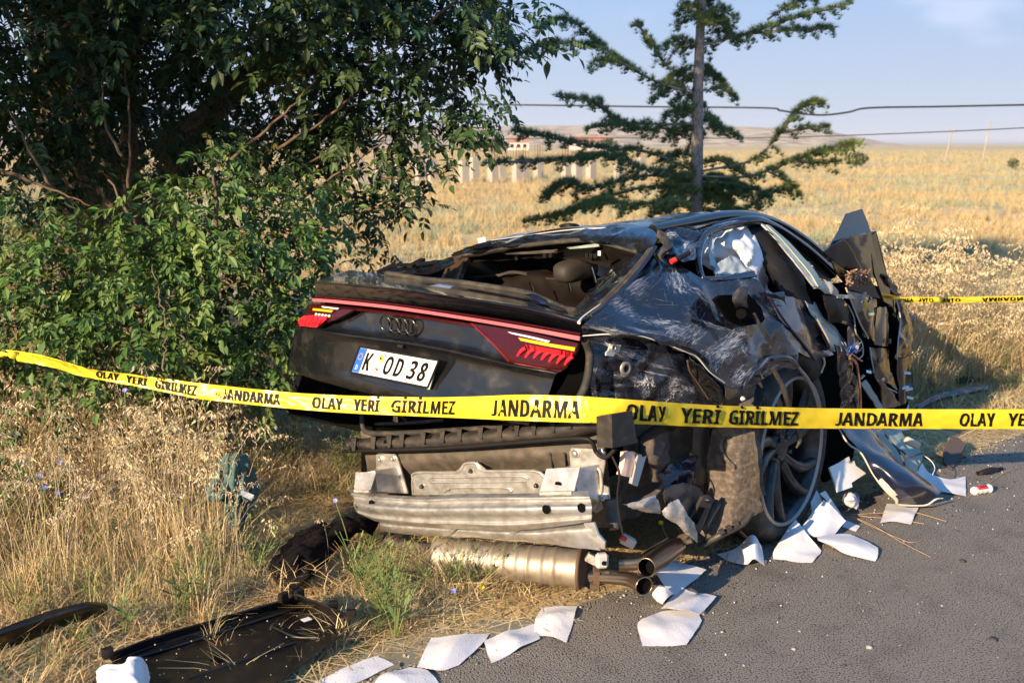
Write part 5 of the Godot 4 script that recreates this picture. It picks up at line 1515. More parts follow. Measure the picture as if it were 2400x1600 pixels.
	panel("inner_tear", S, [[[1615, 838, .14], [1640, 852, .17], [1665, 880, .18]], [[1620, 880, .10], [1650, 890, .14], [1690, 908, .17]], [[1640, 930, .06], [1670, 935, .10], [1704, 950, .14]]], paint, 14, 12, .004, .03, 7.0, .05)
	rod("torn_edge", S, [[1612, 845, .16], [1618, 870, .14], [1636, 896, .12], [1662, 935, .1]], .0035, M.rust)
	# the wheel arch liner
	panel("arch_liner", S, [[[1690, 930, .02], [1730, 935, .10], [1766, 930, .14]], [[1668, 1000, .02], [1715, 1000, .13], [1766, 1000, .19]], [[1658, 1090, .02], [1715, 1090, .16], [1776, 1090, .24]], [[1656, 1150, .02], [1715, 1150, .17], [1784, 1156, .25]], [[1636, 1278, .08], [1720, 1246, .2], [1796, 1198, .25]]], M.liner, 26, 34, .006, .02, 3.0, .025)
	rod("liner_fold", S, [[1698, 1016, .115], [1690, 1046, .11], [1702, 1074, .14], [1718, 1090, .17], [1720, 1098, .175]], .007, M.liner)
	panel("liner_edge", S, [[[1754, 990, .19], [1764, 1010, .2], [1774, 1070, .25], [1778, 1130, .26], [1784, 1160, .26]], [[1768, 990, .18], [1776, 1010, .19], [1782, 1070, .24], [1786, 1130, .25], [1790, 1160, .25]]], M.rubber, 16, 3, .012, .008, 9.0)
	rod("liner_rail", S, [[1642, 1280, .1], [1690, 1254, .2], [1740, 1228, .26], [1764, 1200, .27]], [.012, .014, .014, .01], M.plastic, null, 6)
	for k in 3: obj("rail_tooth", Geo.new().box(S(1692 + k * 17, 1246 - k * 9, .22 + k * .015), Vector3(.02, .014, .02), Basis(Vector3.BACK, .5)), M.plastic, car)


func wheel() -> void:
	var w := Node3D.new()
	w.name = "wheel"
	car.add_child(w)
	w.set_meta("own", true)
	var nz := Vector3(cos(deg_to_rad(39)), 0.03, sin(deg_to_rad(39))).normalized()
	var b := Basis(Vector3.UP.cross(nz).normalized(), nz.cross(Vector3.UP.cross(nz)).normalized(), nz)
	w.transform = Transform3D(b, D(1856, 1057, 3.80) - car.position)
	var id := Transform3D()
	var tread := []
	for k in 11:
		tread.append(Vector2(.378 - (.006 if k % 3 == 1 else 0.0), -.07 - .015 * k))
	obj("tyre", Geo.new().lathe([Vector2(.292, -.014), Vector2(.304, .004), Vector2(.325, .012), Vector2(.350, .006), Vector2(.368, -.02), Vector2(.377, -.055)] + tread + [Vector2(.37, -.25), Vector2(.345, -.275), Vector2(.30, -.27), Vector2(.285, -.25)], 64, id), M.rubber, w)
	obj("rim", Geo.new().lathe([Vector2(.296, .004), Vector2(.288, .0), Vector2(.284, -.014), Vector2(.268, -.03), Vector2(.258, -.10), Vector2(.262, -.2), Vector2(.285, -.26)], 64, id), M.rim_black, w)
	obj("rim_lip", Geo.new().lathe([Vector2(.287, .001), Vector2(.292, .010), Vector2(.300, .010), Vector2(.303, .003)], 64, id), M.scuffed_rim, w)
	obj("brake_disc", Geo.new().lathe([Vector2(.19, -.13), Vector2(.19, -.12), Vector2(.08, -.12), Vector2(.075, -.09), Vector2(.001, -.09)], 40, id), M.dirty_steel, w)
	obj("hub", Geo.new().lathe([Vector2(.075, -.08), Vector2(.07, -.045), Vector2(.045, -.035), Vector2(.036, -.03), Vector2(.001, -.028)], 30, id), M.rim_black, w)
	for k in 10:
		var a := TAU * (k / 2) / 5.0 + 0.35 + (0.20 if k % 2 else -0.20)
		var rows := []
		for j in 5:
			var f := j / 4.0
			var r := lerpf(.05, .286, f)
			var ang := a * 1.0 + 0.28 * f * f - (0.0 if k % 2 else 0.06) * f
			var hw := lerpf(.016, .026, f)
			var z := -.045 + .012 * sin(f * PI) + .04 * f * f
			var dir := Vector3(cos(ang), sin(ang), 0)
			var sd := Vector3(-sin(ang), cos(ang), 0)
			rows.append([dir * r - sd * hw + Vector3(0, 0, z - .022), dir * r - sd * hw * .55 + Vector3(0, 0, z), dir * r + sd * hw * .55 + Vector3(0, 0, z), dir * r + sd * hw + Vector3(0, 0, z - .022)])
		obj("spoke", Geo.new().sheet(rows, 6, 14, .008), M.rim_black, w)
	for k in 5:
		var a := TAU * k / 5.0 + 0.9
		obj("wheel_bolt", Geo.new().lathe([Vector2(.009, -.04), Vector2(.009, -.022), Vector2(.001, -.022)], 6, Transform3D(Basis(), Vector3(cos(a) * .056, sin(a) * .056, 0))), M.dark_chrome, w)
	rod("loose_strip", S, [[1812, 862, .2], [1835, 905, .22], [1850, 950, .22], [1868, 1000, .2], [1876, 1030, .18], [1868, 1050, .16]], [.009, .01, .01, .009, .009, .004], M.plastic)
	rod("scraped_edge", S, [[1872, 860, .12], [1895, 890, .10], [1912, 930, .08], [1918, 960, .06]], [.006, .008, .008, .004], M.scuffed_rim)


func torn_front() -> void:
	var d: Material = M.dull_black
	var g: Material = M.gloss_black
	# darkness behind the torn metal
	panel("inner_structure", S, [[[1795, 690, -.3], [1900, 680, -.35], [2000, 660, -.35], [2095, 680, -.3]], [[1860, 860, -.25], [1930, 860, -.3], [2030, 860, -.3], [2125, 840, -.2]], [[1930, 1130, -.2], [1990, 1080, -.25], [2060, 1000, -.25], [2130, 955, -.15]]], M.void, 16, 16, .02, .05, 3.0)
	panel("rear_door_skin", S, [[[1794, 678, .05], [1850, 692, .0], [1890, 704, -.06]], [[1822, 742, .08], [1872, 752, .05], [1915, 772, -.03]], [[1848, 792, .1], [1900, 806, .08], [1940, 812, .0]], [[1868, 826, .12], [1912, 842, .1], [1955, 832, .03]]], M.navy_paint, 26, 30, .004, .016, 2.6, .02)
	panel("door_fold", S, [[[1868, 826, .12], [1900, 838, .12], [1932, 836, .08]], [[1872, 858, .08], [1902, 866, .12], [1930, 866, .06]], [[1906, 895, .04], [1912, 892, .06], [1924, 884, .04]]], d, 14, 14, .004, .014, 4.0, .06)
	rod("torn_edge", S, [[1932, 838, .10], [1934, 852, .1], [1928, 868, .08], [1926, 874, .08]], .004, M.pale_metal)
	panel("torn_lip", S, [[[1792, 690, .08], [1815, 684, .1], [1838, 684, .08]], [[1800, 694, .08], [1820, 692, .12], [1840, 698, .1]], [[1828, 700, .05], [1838, 706, .07], [1844, 716, .05]]], g, 10, 8, .003, .01)
	panel("door_inner_metal", S, [[[1888, 704, -.02], [1903, 712, -.04], [1912, 706, -.1]], [[1902, 735, .0], [1918, 736, -.02], [1934, 741, -.1]], [[1920, 762, .02], [1945, 760, -.02], [1966, 775, -.1]], [[1938, 802, .03], [1965, 792, .0], [1988, 814, -.08]], [[1950, 826, .03], [1970, 826, .0], [1986, 832, -.05]]], M.primer, 16, 26, .004, .016, 3.5, .04)
	panel("torn_cream_edge", S, [[[1912, 738, .06], [1924, 752, .05]], [[1928, 768, .07], [1942, 772, .05]], [[1940, 790, .08], [1966, 796, .05]], [[1948, 820, .07], [1962, 812, .05]]], M.pale_metal, 6, 16, .004, .02, 7.0, .1)
	panel("torn_cream_corner", S, [[[1916, 664, .0], [1930, 658, .02], [1946, 660, .0]], [[1922, 676, .03], [1942, 674, .05], [1958, 676, .02]], [[1936, 690, .02], [1954, 690, .04], [1971, 692, .0]]], M.pale_metal, 12, 12, .005, .03, 6.0, .06)
	panel("door_lining", S, [[[1930, 690, .04], [1950, 692, .06], [1970, 694, .02]], [[1938, 722, .06], [1962, 724, .1], [1988, 728, .03]], [[1944, 758, .02], [1966, 756, .06], [1986, 764, .02]]], d, 14, 14, .01, .02, 4.0, .05)
	panel("door_inner_metal", S, [[[1976, 700, .0], [1988, 714, .0]], [[1988, 745, .02], [2004, 752, .0]], [[1988, 780, .03], [2014, 790, .0]], [[1990, 815, .03], [2018, 812, .0]]], M.navy_paint, 10, 18, .004, .012, 3.5)
	panel("hanging_trim", S, [[[1958, 806, .14], [1974, 812, .16], [1984, 822, .14]], [[1964, 860, .14], [1982, 860, .17], [2002, 862, .14]], [[1968, 905, .12], [1990, 905, .15], [2014, 905, .12]], [[1972, 960, .08], [1996, 962, .12], [2019, 960, .08]]], M.gloss_black, 24, 24, .005, .018, 6.0, .03)
	rod("copper_cable", S, [[1992, 838, .2], [1998, 830, .21], [2012, 840, .2], [2022, 846, .19]], .004, M.copper)
	rod("copper_cable", S, [[1994, 838, .2], [2008, 850, .2], [2014, 880, .19], [2018, 921, .18], [2019, 960, .16]], .0055, M.copper)
	rod("wire", S, [[1990, 716, .1], [2003, 744, .12], [2008, 780, .13], [2022, 803, .12], [2024, 831, .12], [2012, 842, .12]], .003, M.primer)
	for k in 26:
		var at := S(1994 + rng.randfn() * 7, 826 + rng.randfn() * 6, .2)
		obj("loose_strand", Geo.new().tube([at, at + Vector3(rng.randfn() * .02, .02 + rng.randf() * .02, rng.randfn() * .02)], .001, 3, false), M.plate_blue if k % 4 else M.pale_metal, car)
	panel("front_door_skin", S, [[[1984, 674, .0], [2024, 678, .02], [2056, 700, .0]], [[1998, 712, .04], [2032, 720, .06], [2062, 740, .02]], [[2018, 760, .06], [2044, 768, .08], [2072, 784, .03]], [[2036, 790, .04], [2052, 800, .06], [2062, 810, .02]]], g, 20, 22, .004, .014, 3.0, .04)
	panel("front_door_skin", S, [[[2056, 720, .05], [2074, 716, .04], [2082, 730, .02]], [[2054, 770, .06], [2070, 776, .08], [2084, 780, .02]], [[2052, 808, .04], [2068, 812, .06], [2082, 812, .02]]], M.navy_paint, 12, 14, .004, .012, 3.0, .05)
	panel("front_door_skin", S, [[[2040, 812, .0], [2062, 814, .05], [2084, 814, .02]], [[2044, 850, .02], [2064, 856, .06], [2086, 866, .02]], [[2058, 892, .0], [2076, 884, .05], [2094, 878, .03]], [[2062, 896, .02], [2084, 900, .06], [2104, 918, .04]]], g, 14, 20, .004, .014, 3.0, .03)
	panel("wood_trim", S, [[[2040, 864, .05], [2054, 876, .07], [2062, 900, .05]], [[2056, 890, .06], [2076, 904, .08], [2092, 920, .05]], [[2066, 912, .05], [2090, 926, .08], [2110, 944, .04]], [[2068, 958, .02], [2088, 956, .05], [2112, 950, .02]]], M.wood_trim, 14, 14, .006, .02, 7.0, .03)
	panel("inner_brace", S, [[[2018, 900, .1], [2030, 890, .1]], [[2040, 930, .1], [2052, 922, .1]], [[2058, 958, .08], [2072, 956, .08]]], M.primer, 4, 10, .006, .01)
	panel("front_wing", S, [[[2102, 700, .05], [2114, 702, .04], [2122, 716, -.1]], [[2112, 744, .08], [2126, 744, .08], [2134, 752, -.1]], [[2108, 800, .12], [2128, 800, .12], [2142, 800, -.08]], [[2104, 842, .1], [2120, 838, .1], [2134, 830, -.08]]], g, 14, 22, .005, .03, 5.0, .03)
	panel("front_wing_lower", S, [[[2104, 838, .02], [2122, 836, .05], [2140, 830, -.08]], [[2106, 890, .02], [2124, 890, .05], [2142, 885, -.08]], [[2110, 952, .0], [2126, 944, .03], [2142, 930, -.08]]], g, 12, 14, .005, .014, 3.0, .03)
	for q in [[2128, 874], [2124, 908], [2132, 912], [2134, 932]]: obj("lamp_fragment", Geo.new().box(S(q[0], q[1], .09), Vector3(.035, .012, .012), Basis(Vector3.BACK, rng.randf_range(-.4, .4))), M.clear_white, car)
	for f in [[[1985, 500, -.1], [2021, 489, -.1], [2034, 520, -.08], [1968, 538, -.05]], [[1968, 538, -.05], [2034, 520, -.08], [2044, 552, -.02], [1944, 580, .0]]]:
		obj("bonnet_flap", Geo.new().slab(pts_of(S, f), .006), g, car)
	panel("bonnet_flap", S, [[[1930, 590, .0], [1985, 558, .06], [2053, 543, .0]], [[1936, 594, .0], [1990, 562, .06], [2054, 548, .0]], [[1985, 636, .0], [2020, 622, .05], [2072, 616, .0]], [[1990, 660, -.02], [2030, 652, .03], [2079, 650, .0]]], g, 22, 18, .006, .006, 3.0)

	for f in [[[2036, 556, .0], [2053, 543, .02], [2066, 600, .03], [2080, 650, .03], [2112, 700, .02], [2104, 744, .02], [2090, 716, .03], [2072, 706, .04], [2050, 640, .02]], [[1946, 604, -.02], [1990, 640, .03], [2040, 650, .05], [2064, 700, .05], [2030, 690, .04], [1990, 676, .03], [1962, 640, .0]]]:
		obj("bonnet_flap", Geo.new().slab(pts_of(S, f), .006), g, car)
	rod("bent_edge", S, [[2053, 543, .01], [2064, 585, .01], [2073, 621, .01], [2079, 650, .01]], .006, M.navy_paint)
	var fluff := Geo.new()
	for k in 160: fluff.box(S(1988 + rng.randf() * 50, 632 + rng.randf() * 12 + k * .17, .1 + rng.randf() * .05), Vector3(.024, .005, .006) * rng.randf_range(.5, 1.4), Basis(Vector3(rng.randfn(), rng.randfn(), rng.randfn()).normalized(), rng.randf() * 3.0))
	obj("frayed_insulation", fluff, M.wood_trim, car)
	panel("frayed_rim", S, [[[2070, 640, .05], [2080, 645, .04]], [[2084, 665, .06], [2098, 668, .04]], [[2096, 690, .06], [2112, 694, .04]]], M.wood_trim, 6, 16, .012, .03, 12.0, .1)
	rod("torn_edge", S, [[1984, 674, .02], [1999, 712, .06], [2019, 760, .08], [2037, 792, .06]], .0035, M.pale_metal)
	rod("torn_edge", S, [[2103, 702, .07], [2112, 746, .10], [2107, 800, .13], [2104, 842, .11]], .0035, M.grey_module)
	rod("torn_edge", S, [[2041, 814, .03], [2046, 850, .05], [2060, 894, .04], [2104, 920, .06]], .003, M.grey_module)
	rod("torn_edge", S, [[1912, 738, .08], [1928, 768, .09], [1942, 794, .10], [1952, 822, .08]], .004, M.pale_metal)
	rod("folded_crease", S, [[1800, 684, .07], [1834, 742, .10], [1880, 800, .11], [1912, 842, .12]], .005, M.navy_paint)
	for k in 26:
		var q := Vector2(lerpf(1975, 2100, rng.randf()), lerpf(655, 900, rng.randf()))
		obj("fragment", Geo.new().box(S(q.x, q.y, .08 + rng.randf() * .08), Vector3(rng.randf_range(.006, .03), rng.randf_range(.006, .016), .006), Basis(Vector3(rng.randfn(), rng.randfn(), rng.randfn()).normalized(), rng.randf() * 3)), [M.pale_metal, M.primer, M.chrome, M.wood_trim, M.dull_black][rng.randi() % 5], car)
	panel("cream_bracket", S, [[[1955, 690, .08], [2000, 690, .1]], [[1960, 698, .08], [2006, 700, .1]]], M.pale_metal, 8, 3, .004, .02, 8.0, .1)
	# sill and lower door, torn down to the road
	var sk := panel("lower_door_skin", D, [[[1966, 1000, 4.15], [1990, 1000, 4.2], [2016, 1000, 4.26], [2040, 1002, 4.34]], [[2018, 1060, 4.08], [2042, 1056, 4.12], [2060, 1046, 4.22], [2074, 1042, 4.34]], [[2054, 1120, 4.04], [2082, 1100, 4.02], [2110, 1090, 4.1], [2128, 1094, 4.26]], [[2098, 1172, 4.02], [2126, 1148, 3.98], [2158, 1132, 4.02], [2180, 1128, 4.16]], [[2120, 1184, 4.08], [2162, 1180, 4.06], [2196, 1164, 4.06], [2212, 1150, 4.12]]], M.navy_paint, 28, 34, .004, .016, 3.0, .01)
	rod("torn_white_edge", D, [[1966, 1002, 4.14], [1990, 1040, 4.1], [2020, 1062, 4.07], [2050, 1115, 4.03], [2080, 1150, 4.01], [2102, 1170, 4.01], [2108, 1182, 4.03], [2150, 1185, 4.04], [2175, 1183, 4.04], [2196, 1170, 4.03], [2212, 1168, 4.05]], [.003, .004, .004, .003, .008, .009, .005, .004, .004, .004, .003], M.pale_metal, sk, 6)
	panel("cream_edge", D, [[[2056, 1126, 4.02], [2066, 1118, 4.02]], [[2078, 1152, 4.0], [2090, 1142, 4.0]], [[2094, 1168, 4.0], [2106, 1160, 4.0]]], M.pale_metal, 4, 10, .004, .01, 9.0, .1, sk)
	panel("sill_inner", D, [[[2050, 1000, 4.5], [2080, 1006, 4.56], [2110, 1004, 4.62]], [[2072, 1040, 4.42], [2104, 1036, 4.5], [2130, 1036, 4.56]], [[2098, 1078, 4.34], [2128, 1070, 4.42], [2166, 1064, 4.46]], [[2122, 1108, 4.26], [2138, 1108, 4.32], [2150, 1116, 4.36]]], M.primer, 16, 20, .004, .018, 4.0, .03)
	panel("sill_inner", D, [[[2008, 1018, 4.3], [2040, 1008, 4.36], [2070, 1000, 4.42]], [[2018, 1030, 4.3], [2046, 1020, 4.38], [2068, 1014, 4.44]]], M.pale_metal, 12, 4, .004, .02, 6.0, .06)
	rod("brake_line", D, [[2072, 1014, 4.36], [2100, 1046, 4.32], [2120, 1060, 4.3], [2128, 1070, 4.28], [2140, 1070, 4.3], [2162, 1062, 4.36]], .004, M.rust)
	rod("brake_line", D, [[2104, 1050, 4.3], [2118, 1075, 4.26], [2124, 1096, 4.24]], .004, M.rust)
	rod("wire", D, [[2166, 1066, 4.4], [2186, 1082, 4.35], [2193, 1098, 4.3], [2188, 1112, 4.24]], .002, M.airbag)


func tape_strip(called: String, say: String, table: Array, words: Array, turned: bool) -> void:
	# table: [u, top v, bottom v, distance of top, distance of bottom]
	var top := []
	var low := []
	for q in table:
		top.append(D(q[0], q[1], q[3]))
		low.append(D(q[0], q[2], q[4]))
	var o := thing(called, say, "tape", Vector3(low[low.size() / 2].x, 0, low[low.size() / 2].z), "yellow warning tape strung round the wreck")
	var n := table.size() * 12
	var t := smooth_path(top, n)
	var b := smooth_path(low, n)
	var rows := []
	for j in 5:
		var r := []
		for i in n + 1:
			var bow := (b[i] - t[i]).cross(t[mini(i + 1, n)] - t[maxi(i - 1, 0)]).normalized() as Vector3
			r.append(t[i].lerp(b[i], j / 4.0) + bow * (.004 * sin(PI * j / 4.0) + .006 * lumpy.get_noise_2d(i * 30.0, j * 60.0)))
		rows.append(r)
	obj("ribbon", Geo.new().sheet(rows, n, 8, .0006), M.tape, o)
	var at := [0.0]
	for i in n: at.append(at[i] + (t[i].lerp(b[i], .5)).distance_to(t[i + 1].lerp(b[i + 1], .5)))
	for w in words:
		# [text, u where it begins, u where it ends]
		var span := [0.0, 0.0]
		for e in 2:
			for i in n + 1:
				var p: Vector3 = t[i].lerp(b[i], .5) - Vector3(0, EYE, 0)
				p = p.rotated(Vector3.RIGHT, PITCH)
				if 1200.0 - F * p.x / p.z < w[1 + e]: span[e] = at[i]
		var probe := text_on(w[0], func(x: float, y: float, z: float) -> Vector3: return Vector3(x, y, z))
		var wide := 0.0
		for q in probe.v: wide = maxf(wide, q.x)
		var k: float = (span[1] - span[0]) / wide
		var g := text_on(w[0], func(x: float, y: float, z: float) -> Vector3:
			var s: float = span[0] + (x + (0.12 * (y - 0.5) if not turned else 0.0)) * k
			var i := 0
			while i < n - 1 and at[i + 1] < s: i += 1
			var f := clampf((s - at[i]) / maxf(at[i + 1] - at[i], 1e-5), 0.0, 1.0)
			var yy := 0.52 - (y - 0.5) * 0.66
			if turned: yy = 1.0 - yy
			var tt: Vector3 = t[i].lerp(t[i + 1], f)
			var bb: Vector3 = b[i].lerp(b[i + 1], f)
			var nn := (bb - tt).cross(t[i + 1] - t[i]).normalized()
			return tt.lerp(bb, yy) + nn * (.0045 * sin(PI * clampf(yy, 0, 1)) + .006 * lumpy.get_noise_2d((i + f) * 30.0, yy * 240.0) + .0024 + z * .01))
		var fat := Geo.new()
		for e in [0.0, 1.0]:
			var k0 := fat.v.size()
			for i in g.v.size(): fat.put(g.v[i] + (t[1] - t[0]).normalized() * .0016 * e + REAR * .0004 * e, g.n[i])
			for i in g.ix: fat.ix.append(i + k0)
		obj("lettering", fat, M.ink, o)


func warning_tapes() -> void:
	var W := "OLAY  YERİ  GİRİLMEZ"
	tape_strip("warning_tape", "yellow warning tape strung across the front of the wreck", [[-420, 790, 812, 4.05, 4.05], [-60, 818, 836, 3.86, 3.86], [22, 828, 834, 3.80, 3.80], [45, 830, 846, 3.78, 3.75], [107, 838, 858, 3.74, 3.7], [196, 862, 883, 3.7, 3.66], [304, 877, 903, 3.66, 3.63], [420, 892, 926, 3.62, 3.6], [468, 898, 935, 3.6, 3.58], [663, 918, 956, 3.54, 3.52], [816, 927, 968, 3.48, 3.46], [995, 931, 976, 3.36, 3.34], [1110, 929, 981, 3.22, 3.2], [1224, 925, 986, 3.1, 3.08], [1343, 928, 990, 3.03, 3.01], [1400, 931, 991, 3.02, 3.0], [1503, 938, 994, 3.06, 3.06], [1646, 948, 1000, 3.25, 3.25], [1789, 953, 1003, 3.45, 3.45], [1967, 957, 1004, 3.66, 3.66], [2199, 959, 1005, 3.82, 3.82], [2400, 959, 1005, 3.9, 3.9], [2560, 958, 1004, 3.95, 3.95], [3300, 950, 994, 4.25, 4.25], [4300, 935, 976, 4.6, 4.6]],
		[["OLAY", 232, 282], ["YERİ", 298, 350], ["GİRİLMEZ", 364, 468], ["JANDARMA", 529, 665], ["OLAY", 738, 806], ["YERİ", 837, 901], ["GİRİLMEZ", 925, 1070], ["JANDARMA", 1156, 1362], ["OLAY", 1472, 1568], ["YERİ", 1603, 1686], ["GİRİLMEZ", 1716, 1880], ["JANDARMA", 1972, 2164], ["OLAY", 2258, 2341], ["YERİ", 2374, 2450]], false)
	var tp: Node3D = get_node("warning_tape")
	obj("folded_end", Geo.new().sheet(rows_of(D, [[[10, 820, 3.82], [48, 824, 3.79], [110, 836, 3.75], [190, 860, 3.71]], [[22, 830, 3.8], [50, 836, 3.77], [110, 845, 3.74], [190, 866, 3.70]], [[40, 846, 3.78], [60, 848, 3.76], [110, 852, 3.73], [190, 868, 3.70]]]), 30, 6, .0006, .01, 8.0, 0.0, lumpy), M.tape, tp)
	obj("tied_knot", Geo.new().ball(D(30, 832, 3.78), Vector3(.022, .016, .02), 8), M.tape, tp)
	tape_strip("warning_tape", "far yellow warning tape stretched to the right behind the crumpled front", [[1930, 706, 722, 5.15, 5.15], [2000, 701, 717, 5.15, 5.15], [2070, 698, 711, 5.2, 5.2], [2150, 696, 709, 5.25, 5.25], [2250, 696, 709, 5.3, 5.3], [2400, 693, 706, 5.4, 5.4], [2560, 690, 703, 5.5, 5.5], [3300, 676, 688, 5.9, 5.9], [4300, 660, 671, 6.3, 6.3]],
		[["ZEMLİRİG", 2046, 2075], ["İREY", 2112, 2142], ["YALO", 2158, 2190], ["YALO", 2212, 2254], ["AMRADNAJ", 2304, 2420]], true)


func paper(say: String, table: Array, dent := .012, called := "paper_towel", m: Material = null) -> MeshInstance3D:
	# laid out from its corners, then folded along two or three random lines
	var src := rows_of(G, table)
	var n := 10
	var mid := Vector3.ZERO
	var g := []
	for j in n + 1:
		var r := []
		for i in n + 1:
			var colm := []
			for q in src: colm.append(Geo.along(q, float(i) / n))
			r.append(Geo.along(colm, float(j) / n))
			mid += r[i] / float((n + 1) * (n + 1))
		g.append(r)
	for k in 3:
		var a := rng.randf() * TAU
		var d := Vector3(cos(a), 0, sin(a))
		var at := mid + Vector3(rng.randfn(), 0, rng.randfn()) * .03
		var lift := rng.randf_range(.04, .16) * (1.0 if dent < .015 else 2.0)
		for j in n + 1:
			for i in n + 1:
				var p: Vector3 = g[j][i]
				var x := absf((p - at).dot(d))
				g[j][i] = p + Vector3(0, lift * maxf(0.0, .055 - x) if k % 2 == 0 else lift * .4 * minf(x, .06), 0)
	var o := obj(called, Geo.new().sheet(g, 30, 30, .0007, dent * (.8 if dent < .015 else 1.0), 3.0 if dent < .015 else 10.0, .012, dents), m if m else M.paper)
	tag(o, say, "paper", "white paper towels scattered along the road edge")
	return o


func debris() -> void:
	paper("white paper towel tented up on the asphalt left of the tyre", [[[1680, 1300, .004], [1728, 1290, .02], [1764, 1258, .085], [1786, 1284, .045]], [[1690, 1306, .004], [1738, 1308, .01], [1766, 1282, .06], [1790, 1300, .025]], [[1704, 1314, .004], [1748, 1328, .004], [1768, 1314, .03], [1793, 1328, .004]]], .006)
	paper("tall narrow white paper sheet leaning up against the wheel spokes", [[[1880, 1108, .18], [1886, 1112, .17]], [[1894, 1150, .12], [1914, 1150, .12]], [[1902, 1190, .07], [1928, 1176, .09]], [[1904, 1225, .03], [1935, 1205, .06]]], .004)
	paper("narrow curled white paper standing behind the big folded sheet", [[[1922, 1160, .12], [1936, 1156, .12]], [[1940, 1180, .09], [1958, 1190, .07]], [[1956, 1212, .05], [1980, 1226, .03]]], .004)
	paper("big square white paper sheet propped up beside the tyre", [[[1932, 1176, .115], [1960, 1200, .085], [1984, 1224, .055]], [[1904, 1208, .08], [1938, 1228, .06], [1970, 1242, .03]], [[1872, 1244, .045], [1914, 1262, .03], [1954, 1260, .01]]], .006)
	paper("folded white paper with an upright corner in front of the tyre", [[[1866, 1220, .08], [1884, 1240, .06], [1900, 1262, .05]], [[1838, 1256, .04], [1876, 1270, .04], [1920, 1284, .012]], [[1814, 1296, .01], [1860, 1300, .012], [1926, 1296, .004]], [[1813, 1312, .003], [1858, 1318, .003], [1906, 1320, .003]]], .008)
	paper("long rumpled white paper lying flat at the right end of the pile", [[[1916, 1262, .03], [1990, 1252, .02], [2060, 1288, .01]], [[1920, 1272, .03], [1980, 1276, .03], [2060, 1304, .012]], [[1950, 1284, .004], [1985, 1300, .008], [2054, 1316, .004]]], .008)
	paper("small white paper scrap tucked behind the pile by the wheel", [[[1980, 1218, .01], [2018, 1234, .006]], [[1976, 1236, .004], [2008, 1246, .004]]], .004)
	paper("flat white paper with a dark spot on the road below the torn door skin", [[[2080, 1180, .004], [2118, 1184, .004], [2156, 1192, .004]], [[2072, 1206, .004], [2110, 1206, .01], [2146, 1210, .006]], [[2064, 1230, .004], [2100, 1226, .004], [2138, 1230, .004]]], .006)
	paper("creased white sheet lying under the torn door skin beside the can", [[[2162, 1086, .06], [2180, 1110, .03], [2225, 1124, .012], [2266, 1116, .006]], [[2154, 1106, .05], [2176, 1126, .02], [2225, 1140, .012], [2266, 1140, .006]], [[2150, 1124, .03], [2190, 1148, .01], [2225, 1158, .004], [2267, 1166, .004]]], .008)
	paper("folded white paper right beside the exhaust tips", [[[1584, 1318, .03], [1620, 1328, .03], [1657, 1340, .012]], [[1556, 1330, .06], [1590, 1350, .03], [1630, 1362, .012]], [[1530, 1340, .05], [1552, 1370, .03], [1582, 1398, .01]]], .006)
	paper("small rolled white paper under the exhaust tips", [[[1546, 1378, .05], [1580, 1398, .02]], [[1530, 1398, .03], [1560, 1410, .03]], [[1540, 1416, .004], [1552, 1422, .004]]], .008)
	paper("upper one of two overlapping white papers on the asphalt", [[[1604, 1378, .008], [1640, 1392, .008], [1680, 1404, .008]], [[1576, 1400, .010], [1616, 1416, .02], [1662, 1424, .010]], [[1550, 1430, .010], [1600, 1436, .03], [1640, 1446, .012]]], .008)
	paper("lower one of two overlapping white papers, nearest the road middle", [[[1518, 1450, .004], [1556, 1432, .006], [1628, 1436, .006], [1646, 1458, .004]], [[1494, 1466, .004], [1550, 1470, .012], [1600, 1474, .012], [1634, 1480, .004]], [[1506, 1516, .004], [1540, 1516, .004], [1580, 1516, .004], [1610, 1514, .004]]], .008)
	paper("right end of the row of white papers on the road edge", [[[1270, 1424, .006], [1310, 1420, .006], [1354, 1422, .004]], [[1256, 1452, .006], [1300, 1450, .012], [1344, 1460, .004]], [[1250, 1490, .004], [1290, 1492, .006], [1328, 1508, .004]]], .006)
	paper("long white paper strip second from the right in the roadside row", [[[1133, 1504, .006], [1190, 1484, .006], [1262, 1458, .006]], [[1140, 1528, .006], [1200, 1512, .014], [1264, 1480, .006]], [[1152, 1556, .004], [1206, 1530, .004], [1266, 1500, .004]]], .008)
	paper("white paper third from the right in the roadside row", [[[1010, 1494, .006], [1080, 1492, .012], [1150, 1486, .006]], [[992, 1530, .008], [1060, 1524, .016], [1130, 1512, .006]], [[976, 1562, .004], [1030, 1576, .004], [1076, 1560, .004]]], .010)
	paper("white paper cut off by the bottom edge, in the roadside row", [[[960, 1562, .006], [1000, 1570, .010], [1032, 1604, .004]], [[890, 1590, .006], [950, 1600, .012], [1010, 1630, .004]], [[850, 1640, .004], [900, 1650, .004], [960, 1660, .004]]], .010)
	paper("leftmost white paper strip of the roadside row", [[[880, 1540, .012], [900, 1546, .012], [924, 1560, .006]], [[810, 1568, .008], [840, 1580, .01], [860, 1592, .006]], [[730, 1604, .004], [760, 1620, .004], [790, 1630, .004]]], .006)
	paper("crumpled white paper on the grass in the bottom left corner", [[[226, 1568, .05], [270, 1556, .07], [312, 1546, .09], [348, 1572, .05]], [[226, 1600, .03], [270, 1590, .06], [310, 1580, .08], [350, 1600, .03]], [[226, 1650, .01], [270, 1650, .03], [310, 1650, .03], [350, 1650, .01]]], .02)
	paper("crumpled white paper ball in the grass below the white panel", [[[1968, 1166, .05], [1990, 1156, .06], [2012, 1160, .05]], [[1976, 1180, .05], [1996, 1174, .08], [2014, 1180, .04]], [[1974, 1196, .01], [1994, 1198, .02], [2008, 1200, .01]]], .03)
